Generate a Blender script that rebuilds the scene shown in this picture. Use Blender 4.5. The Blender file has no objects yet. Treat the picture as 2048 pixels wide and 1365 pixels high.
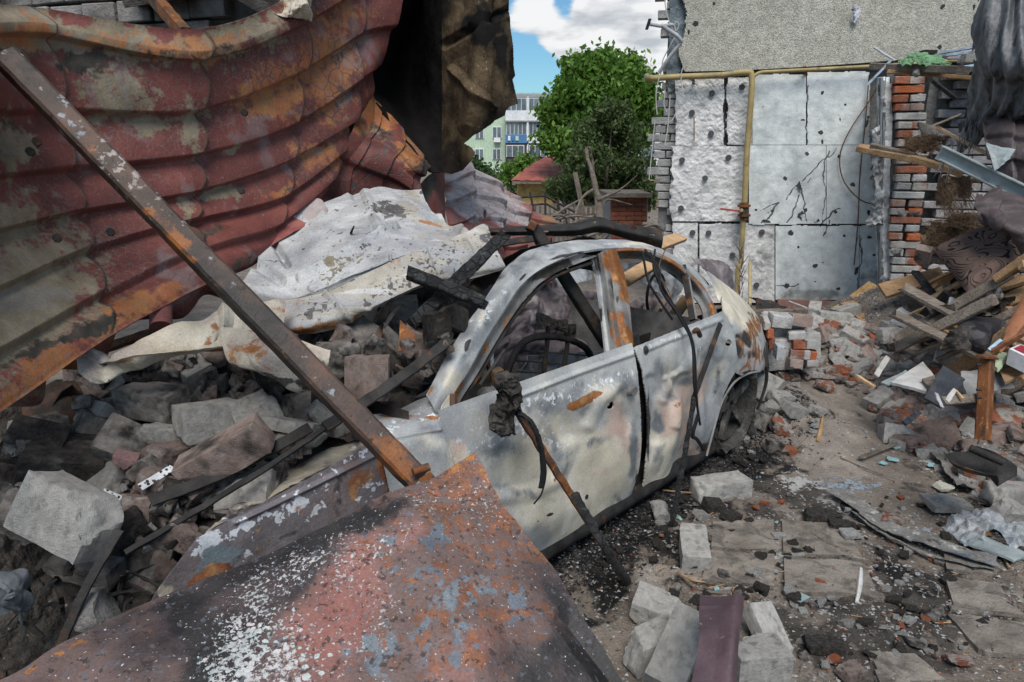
import bpy, bmesh, math, random
import numpy as np
from mathutils import Vector, Matrix, Euler
random.seed(7)
RNG = np.random.RandomState(11)
scene = bpy.context.scene
COL = scene.collection
R = math.radians
# ------------------------------------------------------------------ camera
CAM_H, PITCH, FPX = 1.7, R(15.5), 1365.0
cd = bpy.data.cameras.new('camera'); cam = bpy.data.objects.new('camera', cd); COL.objects.link(cam)
cam.location = (0, 0, CAM_H); cam.rotation_euler = (R(90) - PITCH, 0, 0)
cd.lens = 24.0; cd.sensor_width = 36.0; cd.clip_end = 4000; cd.clip_start = 0.05
scene.camera = cam
# ------------------------------------------------------------------ sky, sun, exposure
SUN_EL, SUN_AZ = 56.0, 178.0       # azimuth from +Y clockwise
world = bpy.data.worlds.new('World'); scene.world = world; world.use_nodes = True
def build_world():
 nt = world.node_tree; n = nt.nodes; n.clear(); L = nt.links.new
 out = n.new('ShaderNodeOutputWorld'); bg = n.new('ShaderNodeBackground'); bg.inputs[1].default_value = 0.085
 sky = n.new('ShaderNodeTexSky'); sky.sky_type = 'NISHITA'; sky.sun_disc = False
 sky.sun_elevation = R(SUN_EL); sky.sun_rotation = R(SUN_AZ); sky.air_density = 1.0; sky.dust_density = 0.6; sky.ozone_density = 1.5
 tc = n.new('ShaderNodeTexCoord')
 sep = n.new('ShaderNodeSeparateXYZ'); L(tc.outputs['Generated'], sep.inputs[0])
 zz = n.new('ShaderNodeMath'); zz.operation = 'ADD'; L(sep.outputs[2], zz.inputs[0]); zz.inputs[1].default_value = 0.22
 zm = n.new('ShaderNodeMath'); zm.operation = 'MAXIMUM'; L(zz.outputs[0], zm.inputs[0]); zm.inputs[1].default_value = 0.05
 dv = n.new('ShaderNodeVectorMath'); dv.operation = 'DIVIDE'; L(tc.outputs['Generated'], dv.inputs[0])
 cmb = n.new('ShaderNodeCombineXYZ'); L(zm.outputs[0], cmb.inputs[0]); L(zm.outputs[0], cmb.inputs[1]); L(zm.outputs[0], cmb.inputs[2])
 L(cmb.outputs[0], dv.inputs[1])
 mp = n.new('ShaderNodeMapping'); L(dv.outputs[0], mp.inputs[0]); mp.inputs['Location'].default_value = (3.35, 1.2, 0.0)
 no = n.new('ShaderNodeTexNoise'); no.inputs['Scale'].default_value = 2.1; no.inputs['Detail'].default_value = 9; no.inputs['Roughness'].default_value = 0.56
 L(mp.outputs[0], no.inputs['Vector'])
 def lobe(px, py, rad, amp, prev):
  d = (Vector(((px - 1024) / FPX, 0, 0)) + Vector((0, math.sin(PITCH), math.cos(PITCH))) * ((682.5 - py) / FPX) + Vector((0, math.cos(PITCH), -math.sin(PITCH)))).normalized()
  ds = n.new('ShaderNodeVectorMath'); ds.operation = 'DISTANCE'; L(tc.outputs['Generated'], ds.inputs[0]); ds.inputs[1].default_value = d
  mr = n.new('ShaderNodeMapRange'); mr.interpolation_type = 'SMOOTHSTEP'; L(ds.outputs['Value'], mr.inputs[0])
  mr.inputs[1].default_value = rad; mr.inputs[2].default_value = rad * 0.15; mr.inputs[3].default_value = 0; mr.inputs[4].default_value = amp
  a = n.new('ShaderNodeMath'); a.operation = 'ADD'; L(prev, a.inputs[0]); L(mr.outputs[0], a.inputs[1]); return a.outputs[0]
 v = no.outputs['Fac']
 v = lobe(1270, 110, 0.17, 0.26, v); v = lobe(1190, 40, 0.10, 0.16, v); v = lobe(1065, 25, 0.05, 0.22, v); v = lobe(1110, 80, 0.03, 0.2, v); v = lobe(1100,160,0.05,-0.05,v)
 v = lobe(1035, 150, 0.075, -0.28, v); v = lobe(1128, 12, 0.03, -0.22, v); v = lobe(1150, 55, 0.018, -0.1, v)
 ramp = n.new('ShaderNodeMapRange'); ramp.interpolation_type = 'SMOOTHSTEP'; L(v, ramp.inputs[0])
 ramp.inputs[1].default_value = 0.475; ramp.inputs[2].default_value = 0.60
 no2 = n.new('ShaderNodeTexNoise'); no2.inputs['Scale'].default_value = 5.5; no2.inputs['Detail'].default_value = 7; L(mp.outputs[0], no2.inputs['Vector'])
 cr = n.new('ShaderNodeValToRGB'); L(no2.outputs['Fac'], cr.inputs[0])
 cr.color_ramp.elements[0].position = 0.36; cr.color_ramp.elements[0].color = (5.2, 5.6, 6.1, 1)
 cr.color_ramp.elements[1].position = 0.56; cr.color_ramp.elements[1].color = (9.3, 9.4, 9.5, 1)
 sc_ = n.new('ShaderNodeMix'); sc_.data_type = 'RGBA'; sc_.blend_type = 'MULTIPLY'; sc_.inputs[0].default_value = 1
 L(sky.outputs[0], sc_.inputs[6]); sc_.inputs[7].default_value = (0.72, 1.08, 1.22, 1)
 mx = n.new('ShaderNodeMix'); mx.data_type = 'RGBA'; L(ramp.outputs[0], mx.inputs[0]); L(sc_.outputs[2], mx.inputs[6]); L(cr.outputs[0], mx.inputs[7])
 L(mx.outputs[2], bg.inputs[0]); L(bg.outputs[0], out.inputs[0])
build_world()
sd = bpy.data.lights.new('sun', 'SUN'); sd.energy = 3.2; sd.angle = R(34); sd.color = (1.0, 0.95, 0.88)
sun = bpy.data.objects.new('sun', sd); COL.objects.link(sun)
_d = Vector((math.sin(R(SUN_AZ)) * math.cos(R(SUN_EL)), math.cos(R(SUN_AZ)) * math.cos(R(SUN_EL)), math.sin(R(SUN_EL))))
sun.rotation_euler = _d.to_track_quat('Z', 'Y').to_euler()
vs = scene.view_settings; vs.view_transform = 'Standard'; vs.look = 'None'; vs.gamma = 1; vs.exposure = 0.2; vs.use_curve_mapping = False
scene.cycles.max_bounces = 6; scene.cycles.diffuse_bounces = 3; scene.cycles.use_denoising = True
scene.cycles.transparent_max_bounces = 6
# ------------------------------------------------------------------ measuring the place
_C = np.array([0, 0, CAM_H]); _f = np.array([0, math.cos(PITCH), -math.sin(PITCH)]); _u = np.array([0, math.sin(PITCH), math.cos(PITCH)]); _r = np.array([1., 0, 0])
def ray(px, py): return _r * (px - 1024) / FPX + _u * (682.5 - py) / FPX + _f
def A(px, py, d): return _C + ray(px, py) * d
def AZ(px, py, z=0.0):
 r = ray(px, py); return _C + r * ((z - CAM_H) / r[2])
def plane(px, py, p0, nrm):
 r = ray(px, py); return _C + r * (np.dot(np.asarray(p0) - _C, nrm) / np.dot(r, nrm))
def project(P):
 Q = P - _C; d = Q @ _f; d = np.where(d < 0.05, 0.05, d)
 return 1024 + FPX * (Q @ _r) / d, 682.5 - FPX * (Q @ _u) / d
WALL0 = np.array([1.8, 7.9, 0]); WD = np.array([1, -0.22, 0]) / math.hypot(1, 0.22); WN = np.array([-0.22, -1, 0]) / math.hypot(1, 0.22)  # WN faces the camera
def AW(px, py, out=0.0): return plane(px, py, WALL0 + WN * out, WN)
CB = np.array([0.5713, 2.8514, 0.0]); CS = np.array([0.6866, 0.7271, 0]); CI = np.array([-0.7271, 0.6866, 0])
def Cp(s, h, o=0.0): return CB + CS * s + CI * o + np.array([0, 0, h])
_ph = [0.0, .12, .3, .55, .75, .88, 1.3, 1.5]; _po = [.08, .05, .01, 0, .01, .04, .30, .42]
def prof(h): return float(np.interp(h, _ph, _po))
def AC(px, py, o=None):
 if o is not None: return plane(px, py, CB + CI * o, CI)
 oo = 0.05
 for _ in range(12):
  p = plane(px, py, CB + CI * oo, CI); oo = 0.5 * oo + 0.5 * prof(p[2])
 return p
# ------------------------------------------------------------------ noise
def _hash(ix, iy, iz):
 h = (ix.astype(np.int64) * 374761393 + iy.astype(np.int64) * 668265263 + iz.astype(np.int64) * 1442695041) & 0xFFFFFFFF
 h = ((h ^ (h >> 13)) * 1274126177) & 0xFFFFFFFF
 return ((h ^ (h >> 16)) & 0xFFFFFF) / float(0xFFFFFF)
_ROT = np.array(Euler((.7, .5, .9)).to_matrix())
def vn(p, sm=True):
 p = np.asarray(p, float); i = np.floor(p); f = p - i
 if sm: f = f * f * (3 - 2 * f)
 i = i.astype(np.int64); x, y, z = i[..., 0], i[..., 1], i[..., 2]; fx, fy, fz = f[..., 0], f[..., 1], f[..., 2]
 def l(a, b, t): return a + (b - a) * t
 return l(l(l(_hash(x, y, z), _hash(x + 1, y, z), fx), l(_hash(x, y + 1, z), _hash(x + 1, y + 1, z), fx), fy),
    l(l(_hash(x, y, z + 1), _hash(x + 1, y, z + 1), fx), l(_hash(x, y + 1, z + 1), _hash(x + 1, y + 1, z + 1), fx), fy), fz)
def fbm(p, o=4):
 p = np.asarray(p, float); a, s, t = 0.5, 0, 0
 for k in range(o):
  s = s + a * vn(p + k * 17.3); t += a; a *= 0.5; p = p * 2.03
 return s / t
def crumple(p, o=3):
 """sharp creases between flat facets"""
 p = np.asarray(p, float); a, s, t = 0.5, 0, 0
 for k in range(o):
  p = p @ _ROT; s = s + a * np.abs(2 * vn(p + k * 31.7, False) - 1); t += a; a *= 0.5; p = p * 2.1
 return s / t
# ------------------------------------------------------------------ object bookkeeping
def link(o, parent=None):
 COL.objects.link(o)
 if parent is not None: o.parent = parent
 return o
def tag(o, label=None, cat=None, group=None, kind=None):
 if label: o['label'] = label
 if cat: o['category'] = cat
 if group: o['group'] = group
 if kind: o['kind'] = kind
 return o
def empty(name, loc=(0, 0, 0)):
 o = bpy.data.objects.new(name, None); o.location = loc; o.empty_display_size = 0.1; link(o); return o
def setpar(o, parent):
 """parent keeping the world place (the parents here are unrotated empties)"""
 if parent is not None:
  o.parent = parent
  off = Vector(parent.location) if parent.type == 'EMPTY' else Vector((0, 0, 0))
  if parent.parent is not None and parent.type != 'EMPTY': off = Vector((0, 0, 0))
  o.location = Vector(o.location) - off
 return o
def mesh_obj(name, V, Fc, mat, parent=None, smooth=True, sharp=None, attrs=None):
 me = bpy.data.meshes.new(name)
 V = np.asarray(V, float)
 Fc = Fc if isinstance(Fc, list) else np.asarray(Fc)
 me.from_pydata(V.tolist(), [], Fc if isinstance(Fc, list) else Fc.tolist())
 if smooth:
  me.polygons.foreach_set('use_smooth', np.ones(len(me.polygons), bool))
  if sharp: me.set_sharp_from_angle(angle=R(sharp))
 if attrs:
  for k, a in attrs.items():
   at = me.attributes.new(k, 'FLOAT', 'POINT'); at.data.foreach_set('value', np.asarray(a, np.float32).ravel())
 me.materials.append(mat) if mat else None
 me.update()
 if smooth and not sharp:
  ei = np.empty(len(me.loops), np.int32); me.loops.foreach_get('edge_index', ei)
  at = me.attributes.new('sharp_edge', 'BOOLEAN', 'EDGE'); at.data.foreach_set('value', np.bincount(ei, minlength=len(me.edges)) == 1)
 o = bpy.data.objects.new(name, me); link(o)
 if parent is not None: setpar(o, parent)
 return o
# ------------------------------------------------------------------ materials
_M = {}
def _node(nt, t, **kw):
 n = nt.nodes.new(t)
 for k, v in kw.items(): setattr(n, k, v)
 return n
def _col(nt, vec, spec, rnd=None):
 """spec: (r,g,b) | [c1, c2, scale] | [c1,c2,c3,scale] noise mixed"""
 if isinstance(spec, tuple):
  n = _node(nt, 'ShaderNodeRGB'); n.outputs[0].default_value = (*spec, 1); return n.outputs[0]
 sc, cols = spec[-1], spec[:-1]
 no = _node(nt, 'ShaderNodeTexNoise'); no.inputs['Scale'].default_value = sc; no.inputs['Detail'].default_value = 6; no.inputs['Roughness'].default_value = .62
 nt.links.new(vec, no.inputs['Vector'])
 cr = _node(nt, 'ShaderNodeValToRGB'); nt.links.new(no.outputs['Fac'], cr.inputs[0])
 e = cr.color_ramp.elements
 ps = [0.36, 0.64] if len(cols) == 2 else [0.34, 0.5, 0.66] if len(cols) == 3 else [.32, .44, .56, .68]
 e[0].position = ps[0]; e[0].color = (*cols[0], 1); e[1].position = ps[-1]; e[1].color = (*cols[-1], 1)
 for q in range(1, len(cols) - 1): k = e.new(ps[q]); k.color = (*cols[q], 1)
 return cr.outputs[0]
def _math(nt, op, a, b=None, c=None):
 n = _node(nt, 'ShaderNodeMath', operation=op)
 for i, v in enumerate((a, b, c)):
  if v is None: continue
  if isinstance(v, (int, float)): n.inputs[i].default_value = v
  else: nt.links.new(v, n.inputs[i])
 return n.outputs[0]
def _mask(nt, vec, m):
 """m: attr, scale, amp, thr, soft, det, kind('noise'|'vor'|'cell'|'spot'), stretch, inv"""
 sc = m.get('scale', 10); v = vec
 if 'stretch' in m:
  mp = _node(nt, 'ShaderNodeMapping'); nt.links.new(vec, mp.inputs[0]); mp.inputs['Scale'].default_value = m['stretch']
  if 'rot' in m: mp.inputs['Rotation'].default_value = m['rot']
  v = mp.outputs[0]
 kind = m.get('kind', 'noise')
 if kind == 'noise':
  no = _node(nt, 'ShaderNodeTexNoise'); no.inputs['Scale'].default_value = sc; no.inputs['Detail'].default_value = m.get('det', 6)
  no.inputs['Roughness'].default_value = m.get('rgh', .6); no.inputs['Distortion'].default_value = m.get('dist', 0)
  nt.links.new(v, no.inputs['Vector']); f = no.outputs['Fac']
 else:
  if m.get('warp', 0.0):
   no = _node(nt, 'ShaderNodeTexNoise'); no.inputs['Scale'].default_value = sc * .7; no.inputs['Detail'].default_value = 3; nt.links.new(v, no.inputs['Vector'])
   mm = _node(nt, 'ShaderNodeVectorMath', operation='MULTIPLY_ADD'); nt.links.new(no.outputs['Color'], mm.inputs[0]); mm.inputs[1].default_value = (m['warp'],) * 3; nt.links.new(v, mm.inputs[2]); v = mm.outputs[0]
  vo = _node(nt, 'ShaderNodeTexVoronoi'); vo.inputs['Scale'].default_value = sc
  vo.feature = 'DISTANCE_TO_EDGE' if kind == 'vor' else 'F1'; nt.links.new(v, vo.inputs['Vector'])
  f = vo.outputs['Distance']
  f = _math(nt, 'SUBTRACT', 1.0, f)
 if 'attr' in m:
  at = _node(nt, 'ShaderNodeAttribute', attribute_name=m['attr'])
  f = _math(nt, 'MULTIPLY_ADD', _math(nt, 'SUBTRACT', f, .5 if kind == 'noise' else m.get('mid', .5)), m.get('amp', 1.0) * (2.3 if kind == 'noise' else 1), at.outputs['Fac'])
 mr = _node(nt, 'ShaderNodeMapRange', interpolation_type='SMOOTHSTEP'); nt.links.new(f, mr.inputs[0])
 t, s = m.get('thr', .5), m.get('soft', .05)
 mr.inputs[1].default_value = t - s; mr.inputs[2].default_value = t + s
 if m.get('inv'): mr.inputs[3].default_value = 1; mr.inputs[4].default_value = 0
 f = mr.outputs[0]
 if 'fade' in m:
  at = _node(nt, 'ShaderNodeAttribute', attribute_name=m['fade']); f = _math(nt, 'MULTIPLY', f, at.outputs['Fac'])
 if 'op' in m: f = _math(nt, 'MULTIPLY', f, m['op'])
 return f
def mat(name, base, layers=(), rough=.85, metal=0.0, bump=(60, .25), bump2=None, var=0.0, spec=None, rnd=True, grain=.2):
 if name in _M: return _M[name]
 m = bpy.data.materials.new(name); m.use_nodes = True; nt = m.node_tree
 b = nt.nodes['Principled BSDF']
 tc = _node(nt, 'ShaderNodeTexCoord'); oi = _node(nt, 'ShaderNodeObjectInfo')
 vec = tc.outputs['Object']
 if rnd:
  mm = _node(nt, 'ShaderNodeMath', operation='MULTIPLY'); nt.links.new(oi.outputs['Random'], mm.inputs[0]); mm.inputs[1].default_value = 37.0
  va = _node(nt, 'ShaderNodeVectorMath', operation='ADD'); nt.links.new(vec, va.inputs[0]); nt.links.new(mm.outputs[0], va.inputs[1]); vec = va.outputs[0]
 c = _col(nt, vec, base); rg = None; heights = []
 for spec_, mk in layers:
  f = _mask(nt, vec, mk)
  mx = _node(nt, 'ShaderNodeMix', data_type='RGBA'); nt.links.new(f, mx.inputs[0]); nt.links.new(c, mx.inputs[6]); nt.links.new(_col(nt, vec, spec_), mx.inputs[7]); c = mx.outputs[2]
  if 'rough' in mk:
   r0 = rg if rg is not None else rough
   rm = _node(nt, 'ShaderNodeMix', data_type='FLOAT'); nt.links.new(f, rm.inputs[0])
   if rg is None: rm.inputs[2].default_value = rough
   else: nt.links.new(rg, rm.inputs[2])
   rm.inputs[3].default_value = mk['rough']; rg = rm.outputs[0]
  if 'h' in mk: heights.append(_math(nt, 'MULTIPLY', f, mk['h']))
 if grain:
  g1 = _node(nt, 'ShaderNodeTexNoise'); g1.inputs['Scale'].default_value = 11; g1.inputs['Detail'].default_value = 5; nt.links.new(vec, g1.inputs['Vector'])
  g2 = _node(nt, 'ShaderNodeTexNoise'); g2.inputs['Scale'].default_value = 150; g2.inputs['Detail'].default_value = 5; g2.inputs['Roughness'].default_value = .8; nt.links.new(vec, g2.inputs['Vector'])
  gv = _math(nt, 'MULTIPLY_ADD', _math(nt, 'ADD', g1.outputs['Fac'], _math(nt, 'MULTIPLY', g2.outputs['Fac'], 1.5)), grain * 4, 1 - grain * 5)
  hg = _node(nt, 'ShaderNodeHueSaturation'); nt.links.new(c, hg.inputs['Color']); nt.links.new(_math(nt, 'MAXIMUM', gv, .15), hg.inputs['Value']); c = hg.outputs[0]
 if var:
  hv = _node(nt, 'ShaderNodeHueSaturation'); nt.links.new(c, hv.inputs['Color'])
  vv = _math(nt, 'MULTIPLY_ADD', oi.outputs['Random'], 2 * var, 1 - var); nt.links.new(vv, hv.inputs['Value'])
  c = hv.outputs[0]
 nt.links.new(c, b.inputs['Base Color'])
 if rg is not None: nt.links.new(rg, b.inputs['Roughness'])
 else: b.inputs['Roughness'].default_value = rough
 b.inputs['Metallic'].default_value = metal
 b.inputs['Specular IOR Level'].default_value = spec if spec is not None else .3
 no = _node(nt, 'ShaderNodeTexNoise'); no.inputs['Scale'].default_value = bump[0]; no.inputs['Detail'].default_value = 8; no.inputs['Roughness'].default_value = .65; nt.links.new(vec, no.inputs['Vector'])
 hh = _math(nt, 'MULTIPLY', no.outputs['Fac'], bump[1] * 0.016)
 if bump2:
  n2 = _node(nt, 'ShaderNodeTexNoise'); n2.inputs['Scale'].default_value = bump2[0]; n2.inputs['Detail'].default_value = 4; nt.links.new(vec, n2.inputs['Vector'])
  hh = _math(nt, 'MULTIPLY_ADD', n2.outputs['Fac'], bump2[1] * .01, hh)
 for q in heights: hh = _math(nt, 'MULTIPLY_ADD', q, .01, hh)
 bp = _node(nt, 'ShaderNodeBump'); bp.inputs['Distance'].default_value = 1.0; bp.inputs['Strength'].default_value = 1.0; nt.links.new(hh, bp.inputs['Height']); nt.links.new(bp.outputs[0], b.inputs['Normal'])
 _M[name] = m; return m
# ------------------------------------------------------------------ surfaces
def _cr(ctrl, n):
 """Catmull-Rom resample along axis 0"""
 c = np.asarray(ctrl, float); k = c.shape[0]
 if k == 2:
  t = np.linspace(0, 1, n).reshape((-1,) + (1,) * (c.ndim - 1)); return c[0] * (1 - t) + c[1] * t
 e = np.concatenate([(2 * c[0] - c[1])[None], c, (2 * c[-1] - c[-2])[None]])
 u = np.linspace(0, k - 1, n); i = np.minimum(u.astype(int), k - 2); t = (u - i).reshape((-1,) + (1,) * (c.ndim - 1))
 p0, p1, p2, p3 = e[i], e[i + 1], e[i + 2], e[i + 3]
 return 0.5 * ((2 * p1) + (-p0 + p2) * t + (2 * p0 - 5 * p1 + 4 * p2 - p3) * t ** 2 + (-p0 + 3 * p1 - 3 * p2 + p3) * t ** 3)
_WC = {}
def _warp(px, py):
 key = (px.shape, float(px.flat[0]), float(py.flat[-1]), float(px.flat[px.size // 2]))
 if key not in _WC:
  if len(_WC) > 6: _WC.clear()
  def q(sc, o): return fbm(np.stack([px / sc, py / sc, np.full_like(px, o)], -1), 3) - .5
  _WC[key] = (q(70., 1.), q(70., 9.), q(22., 4.), q(22., 13.))
 return _WC[key]
def blobs(px, py, lst):
 """soft uneven patches given as (x, y, rx, ry, degrees, strength)"""
 out = np.zeros_like(px)
 if not lst: return out
 a1, b1, a2, b2 = _warp(px, py)
 for (x, y, rx, ry, a, s) in lst:
  m = min(rx, ry); k1 = min(2.2 * m, 90) if m > 14 else 0; k2 = min(1.5 * m, 34) if m > 6 else .8 * m
  if m <= 9: rx *= .7; ry *= .7
  X = px + a1 * k1 + a2 * k2; Y = py + b1 * k1 + b2 * k2
  ca, sa = math.cos(R(a)), math.sin(R(a)); dx, dy = X - x, Y - y
  q = ((dx * ca + dy * sa) / rx) ** 2 + ((-dx * sa + dy * ca) / ry) ** 2
  v = s * np.exp(-q * (.9 if m > 9 else .6 * q + .3))
  out = np.where(np.abs(v) > np.abs(out), v, out)
 return out
def dents(px, py, lst):
 out = np.zeros_like(px)
 for (x, y, rx, ry, a, s) in lst:
  ca, sa = math.cos(R(a)), math.sin(R(a)); dx, dy = px - x, py - y
  out += s * np.exp(-((dx * ca + dy * sa) / rx) ** 2 - ((-dx * sa + dy * ca) / ry) ** 2)
 return out
def crease(px, py, pts, w):
 v = line(px, py, pts, w); return v * v * (3 - 2 * v)
def inpoly(px, py, poly):
 r = np.zeros(px.shape, bool); n = len(poly)
 for i in range(n):
  (x0, y0), (x1, y1) = poly[i], poly[(i + 1) % n]
  if y0 == y1: continue
  r ^= ((y0 > py) != (y1 > py)) & (px < (x1 - x0) * (py - y0) / (y1 - y0) + x0)
 return r
def line(px, py, pts, w):
 """1 on a polyline, falling to 0 at w"""
 d = np.full(px.shape, 1e9)
 for (x0, y0), (x1, y1) in zip(pts[:-1], pts[1:]):
  L2 = (x1 - x0) ** 2 + (y1 - y0) ** 2 + 1e-9; t = np.clip(((px - x0) * (x1 - x0) + (py - y0) * (y1 - y0)) / L2, 0, 1)
  d = np.minimum(d, np.hypot(px - x0 - t * (x1 - x0), py - y0 - t * (y1 - y0)))
 return np.clip(1 - d / w, 0, 1)
def sheet(name, ctrl, n, mat_, parent=None, disp=None, keep=None, masks=None, thick=.002, wr=0.0, wrs=6.0, toward=None, ragged=0.0, out=1):
 """a curved sheet through a grid of 3D points. disp(U,V,P,px,py)->metres out along the normal; keep -> bool; masks -> {attr: f(px,py,P)}"""
 G = np.array(ctrl, float); nr, nc = G.shape[:2]; NR, NC = n
 G = _cr(G, NR); G = np.swapaxes(_cr(np.swapaxes(G, 0, 1), NC), 0, 1)
 V, U = np.meshgrid(np.linspace(0, nr - 1, NR), np.linspace(0, nc - 1, NC), indexing='ij')
 gu = np.gradient(G, axis=1); gv = np.gradient(G, axis=0); N = np.cross(gu, gv); N /= (np.linalg.norm(N, axis=-1, keepdims=True) + 1e-12)
 tw = _C if toward is None else np.asarray(toward)
 c = (slice(NR // 2, NR // 2 + 1), slice(NC // 2, NC // 2 + 1))
 if np.sum(N[c] * (tw - G[c])) < 0: N = -N
 px, py = project(G); CUR[0], CUR[1] = U, V
 if disp is not None: G = G + N * (disp(U, V, G, px, py))[..., None]
 if wr: G = G + N * ((crumple(G * wrs, 3) - .3) * wr)[..., None]
 px, py = project(G)
 idx = np.arange(NR * NC).reshape(NR, NC)
 q = np.stack([idx[:-1, :-1], idx[:-1, 1:], idx[1:, 1:], idx[1:, :-1]], -1).reshape(-1, 4)
 km = np.ones((NR, NC), bool)
 if keep is not None: km &= keep(U, V, G, px, py)
 if ragged:
  e = np.minimum(np.minimum(U, nc - 1 - U) / (nc - 1), np.minimum(V, nr - 1 - V) / (nr - 1))
  km &= e + 1e-9 > ragged * (fbm(G * 9, 3) - .35)
 if not km.all():
  kq = (km[:-1, :-1] & km[:-1, 1:] & km[1:, 1:] & km[1:, :-1]).reshape(-1); q = q[kq]
  used = np.unique(q); rm = -np.ones(NR * NC, int); rm[used] = np.arange(len(used)); q = rm[q]
 else: used = np.arange(NR * NC)
 v0 = G.reshape(-1, 3)[used]
 if len(q):
  a = v0[q[:, 1]] - v0[q[:, 0]]; b = v0[q[:, 3]] - v0[q[:, 0]]
  fn = np.cross(a, b); nn = N.reshape(-1, 3)[used][q[:, 0]]
  if np.sum(fn * nn) < 0: q = q[:, ::-1]
 at = {k: np.broadcast_to(f(px, py, G), px.shape).reshape(-1)[used] for k, f in (masks or {}).items()}
 o = mesh_obj(name, v0, q, mat_, parent, attrs=at)
 if thick:
  md = o.modifiers.new('thickness', 'SOLIDIFY'); md.thickness = thick; md.offset = -1
 return o
CUR = [None, None]
def grid_px(rows, f=A): return [[f(*p) for p in row] for row in rows]
def tube(name, pts, r, mat_, parent=None, sides=8, smooth_n=0, flat=1.0, jit=0.0):
 P_ = np.array(pts, float)
 if smooth_n: P_ = _cr(P_, smooth_n)
 rr = np.interp(np.linspace(0, 1, len(P_)), np.linspace(0, 1, len(r)), r) if hasattr(r, '__len__') else np.full(len(P_), r)
 T = np.gradient(P_, axis=0); T /= np.linalg.norm(T, axis=1, keepdims=True) + 1e-12
 up = np.array([0, 0, 1.]) if abs(T[0, 2]) < .9 else np.array([1., 0, 0])
 V = []; a = np.linspace(0, 2 * math.pi, sides, endpoint=False)
 for i in range(len(P_)):
  s = np.cross(T[i], up); s /= np.linalg.norm(s) + 1e-12; u = np.cross(s, T[i]); up = u
  for t in a: V.append(P_[i] + rr[i] * (s * math.cos(t) + u * math.sin(t) * flat))
 V = np.array(V)
 if jit: V += (vn(V * 60)[:, None] - .5) * jit * 2
 Fc = []
 for i in range(len(P_) - 1):
  for j in range(sides):
   k = (j + 1) % sides; Fc.append([i * sides + j, i * sides + k, (i + 1) * sides + k, (i + 1) * sides + j])
 Fc.append(list(range(sides))[::-1]); Fc.append([(len(P_) - 1) * sides + j for j in range(sides)])
 return mesh_obj(name, V, Fc, mat_, parent, smooth=sides > 5, sharp=50)
def beam(name, a, b, w, h, mat_, parent=None, up=(0, 0, 1), seg=24, rough=0.0, bend=0.0, twist=0.0, ends=0.0):
 """a box-section bar from a to b, w across, h along up, slightly worn"""
 a = np.array(a, float); b = np.array(b, float); T = b - a; L = np.linalg.norm(T); T /= L
 s = np.cross(T, up); s /= np.linalg.norm(s); u = np.cross(s, T)
 bv = min(w, h) * .12; prof_ = [(-w / 2 + bv, -h / 2), (w / 2 - bv, -h / 2), (w / 2, -h / 2 + bv), (w / 2, h / 2 - bv), (w / 2 - bv, h / 2), (-w / 2 + bv, h / 2), (-w / 2, h / 2 - bv), (-w / 2, -h / 2 + bv)]
 V = []
 for i in range(seg + 1):
  t = i / seg; c = a + T * L * t + u * bend * math.sin(math.pi * t); th = twist * t
  for (x, y) in prof_:
   x2, y2 = x * math.cos(th) - y * math.sin(th), x * math.sin(th) + y * math.cos(th)
   V.append(c + s * x2 + u * y2)
 V = np.array(V)
 if rough: V = V + (np.stack([vn(V * 35), vn(V * 35 + 9), vn(V * 35 + 21)], -1) - .5) * 2 * rough
 if ends:
  m = len(prof_)
  for j in range(m):
   V[j] -= T * ends * random.random(); V[-1 - j] += T * ends * random.random()
 m = len(prof_); Fc = []
 for i in range(seg):
  for j in range(m):
   k = (j + 1) % m; Fc.append([i * m + j, i * m + k, (i + 1) * m + k, (i + 1) * m + j])
 Fc.append(list(range(m))[::-1]); Fc.append([seg * m + j for j in range(m)])
 return mesh_obj(name, V, Fc, mat_, parent, smooth=True, sharp=35)
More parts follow.
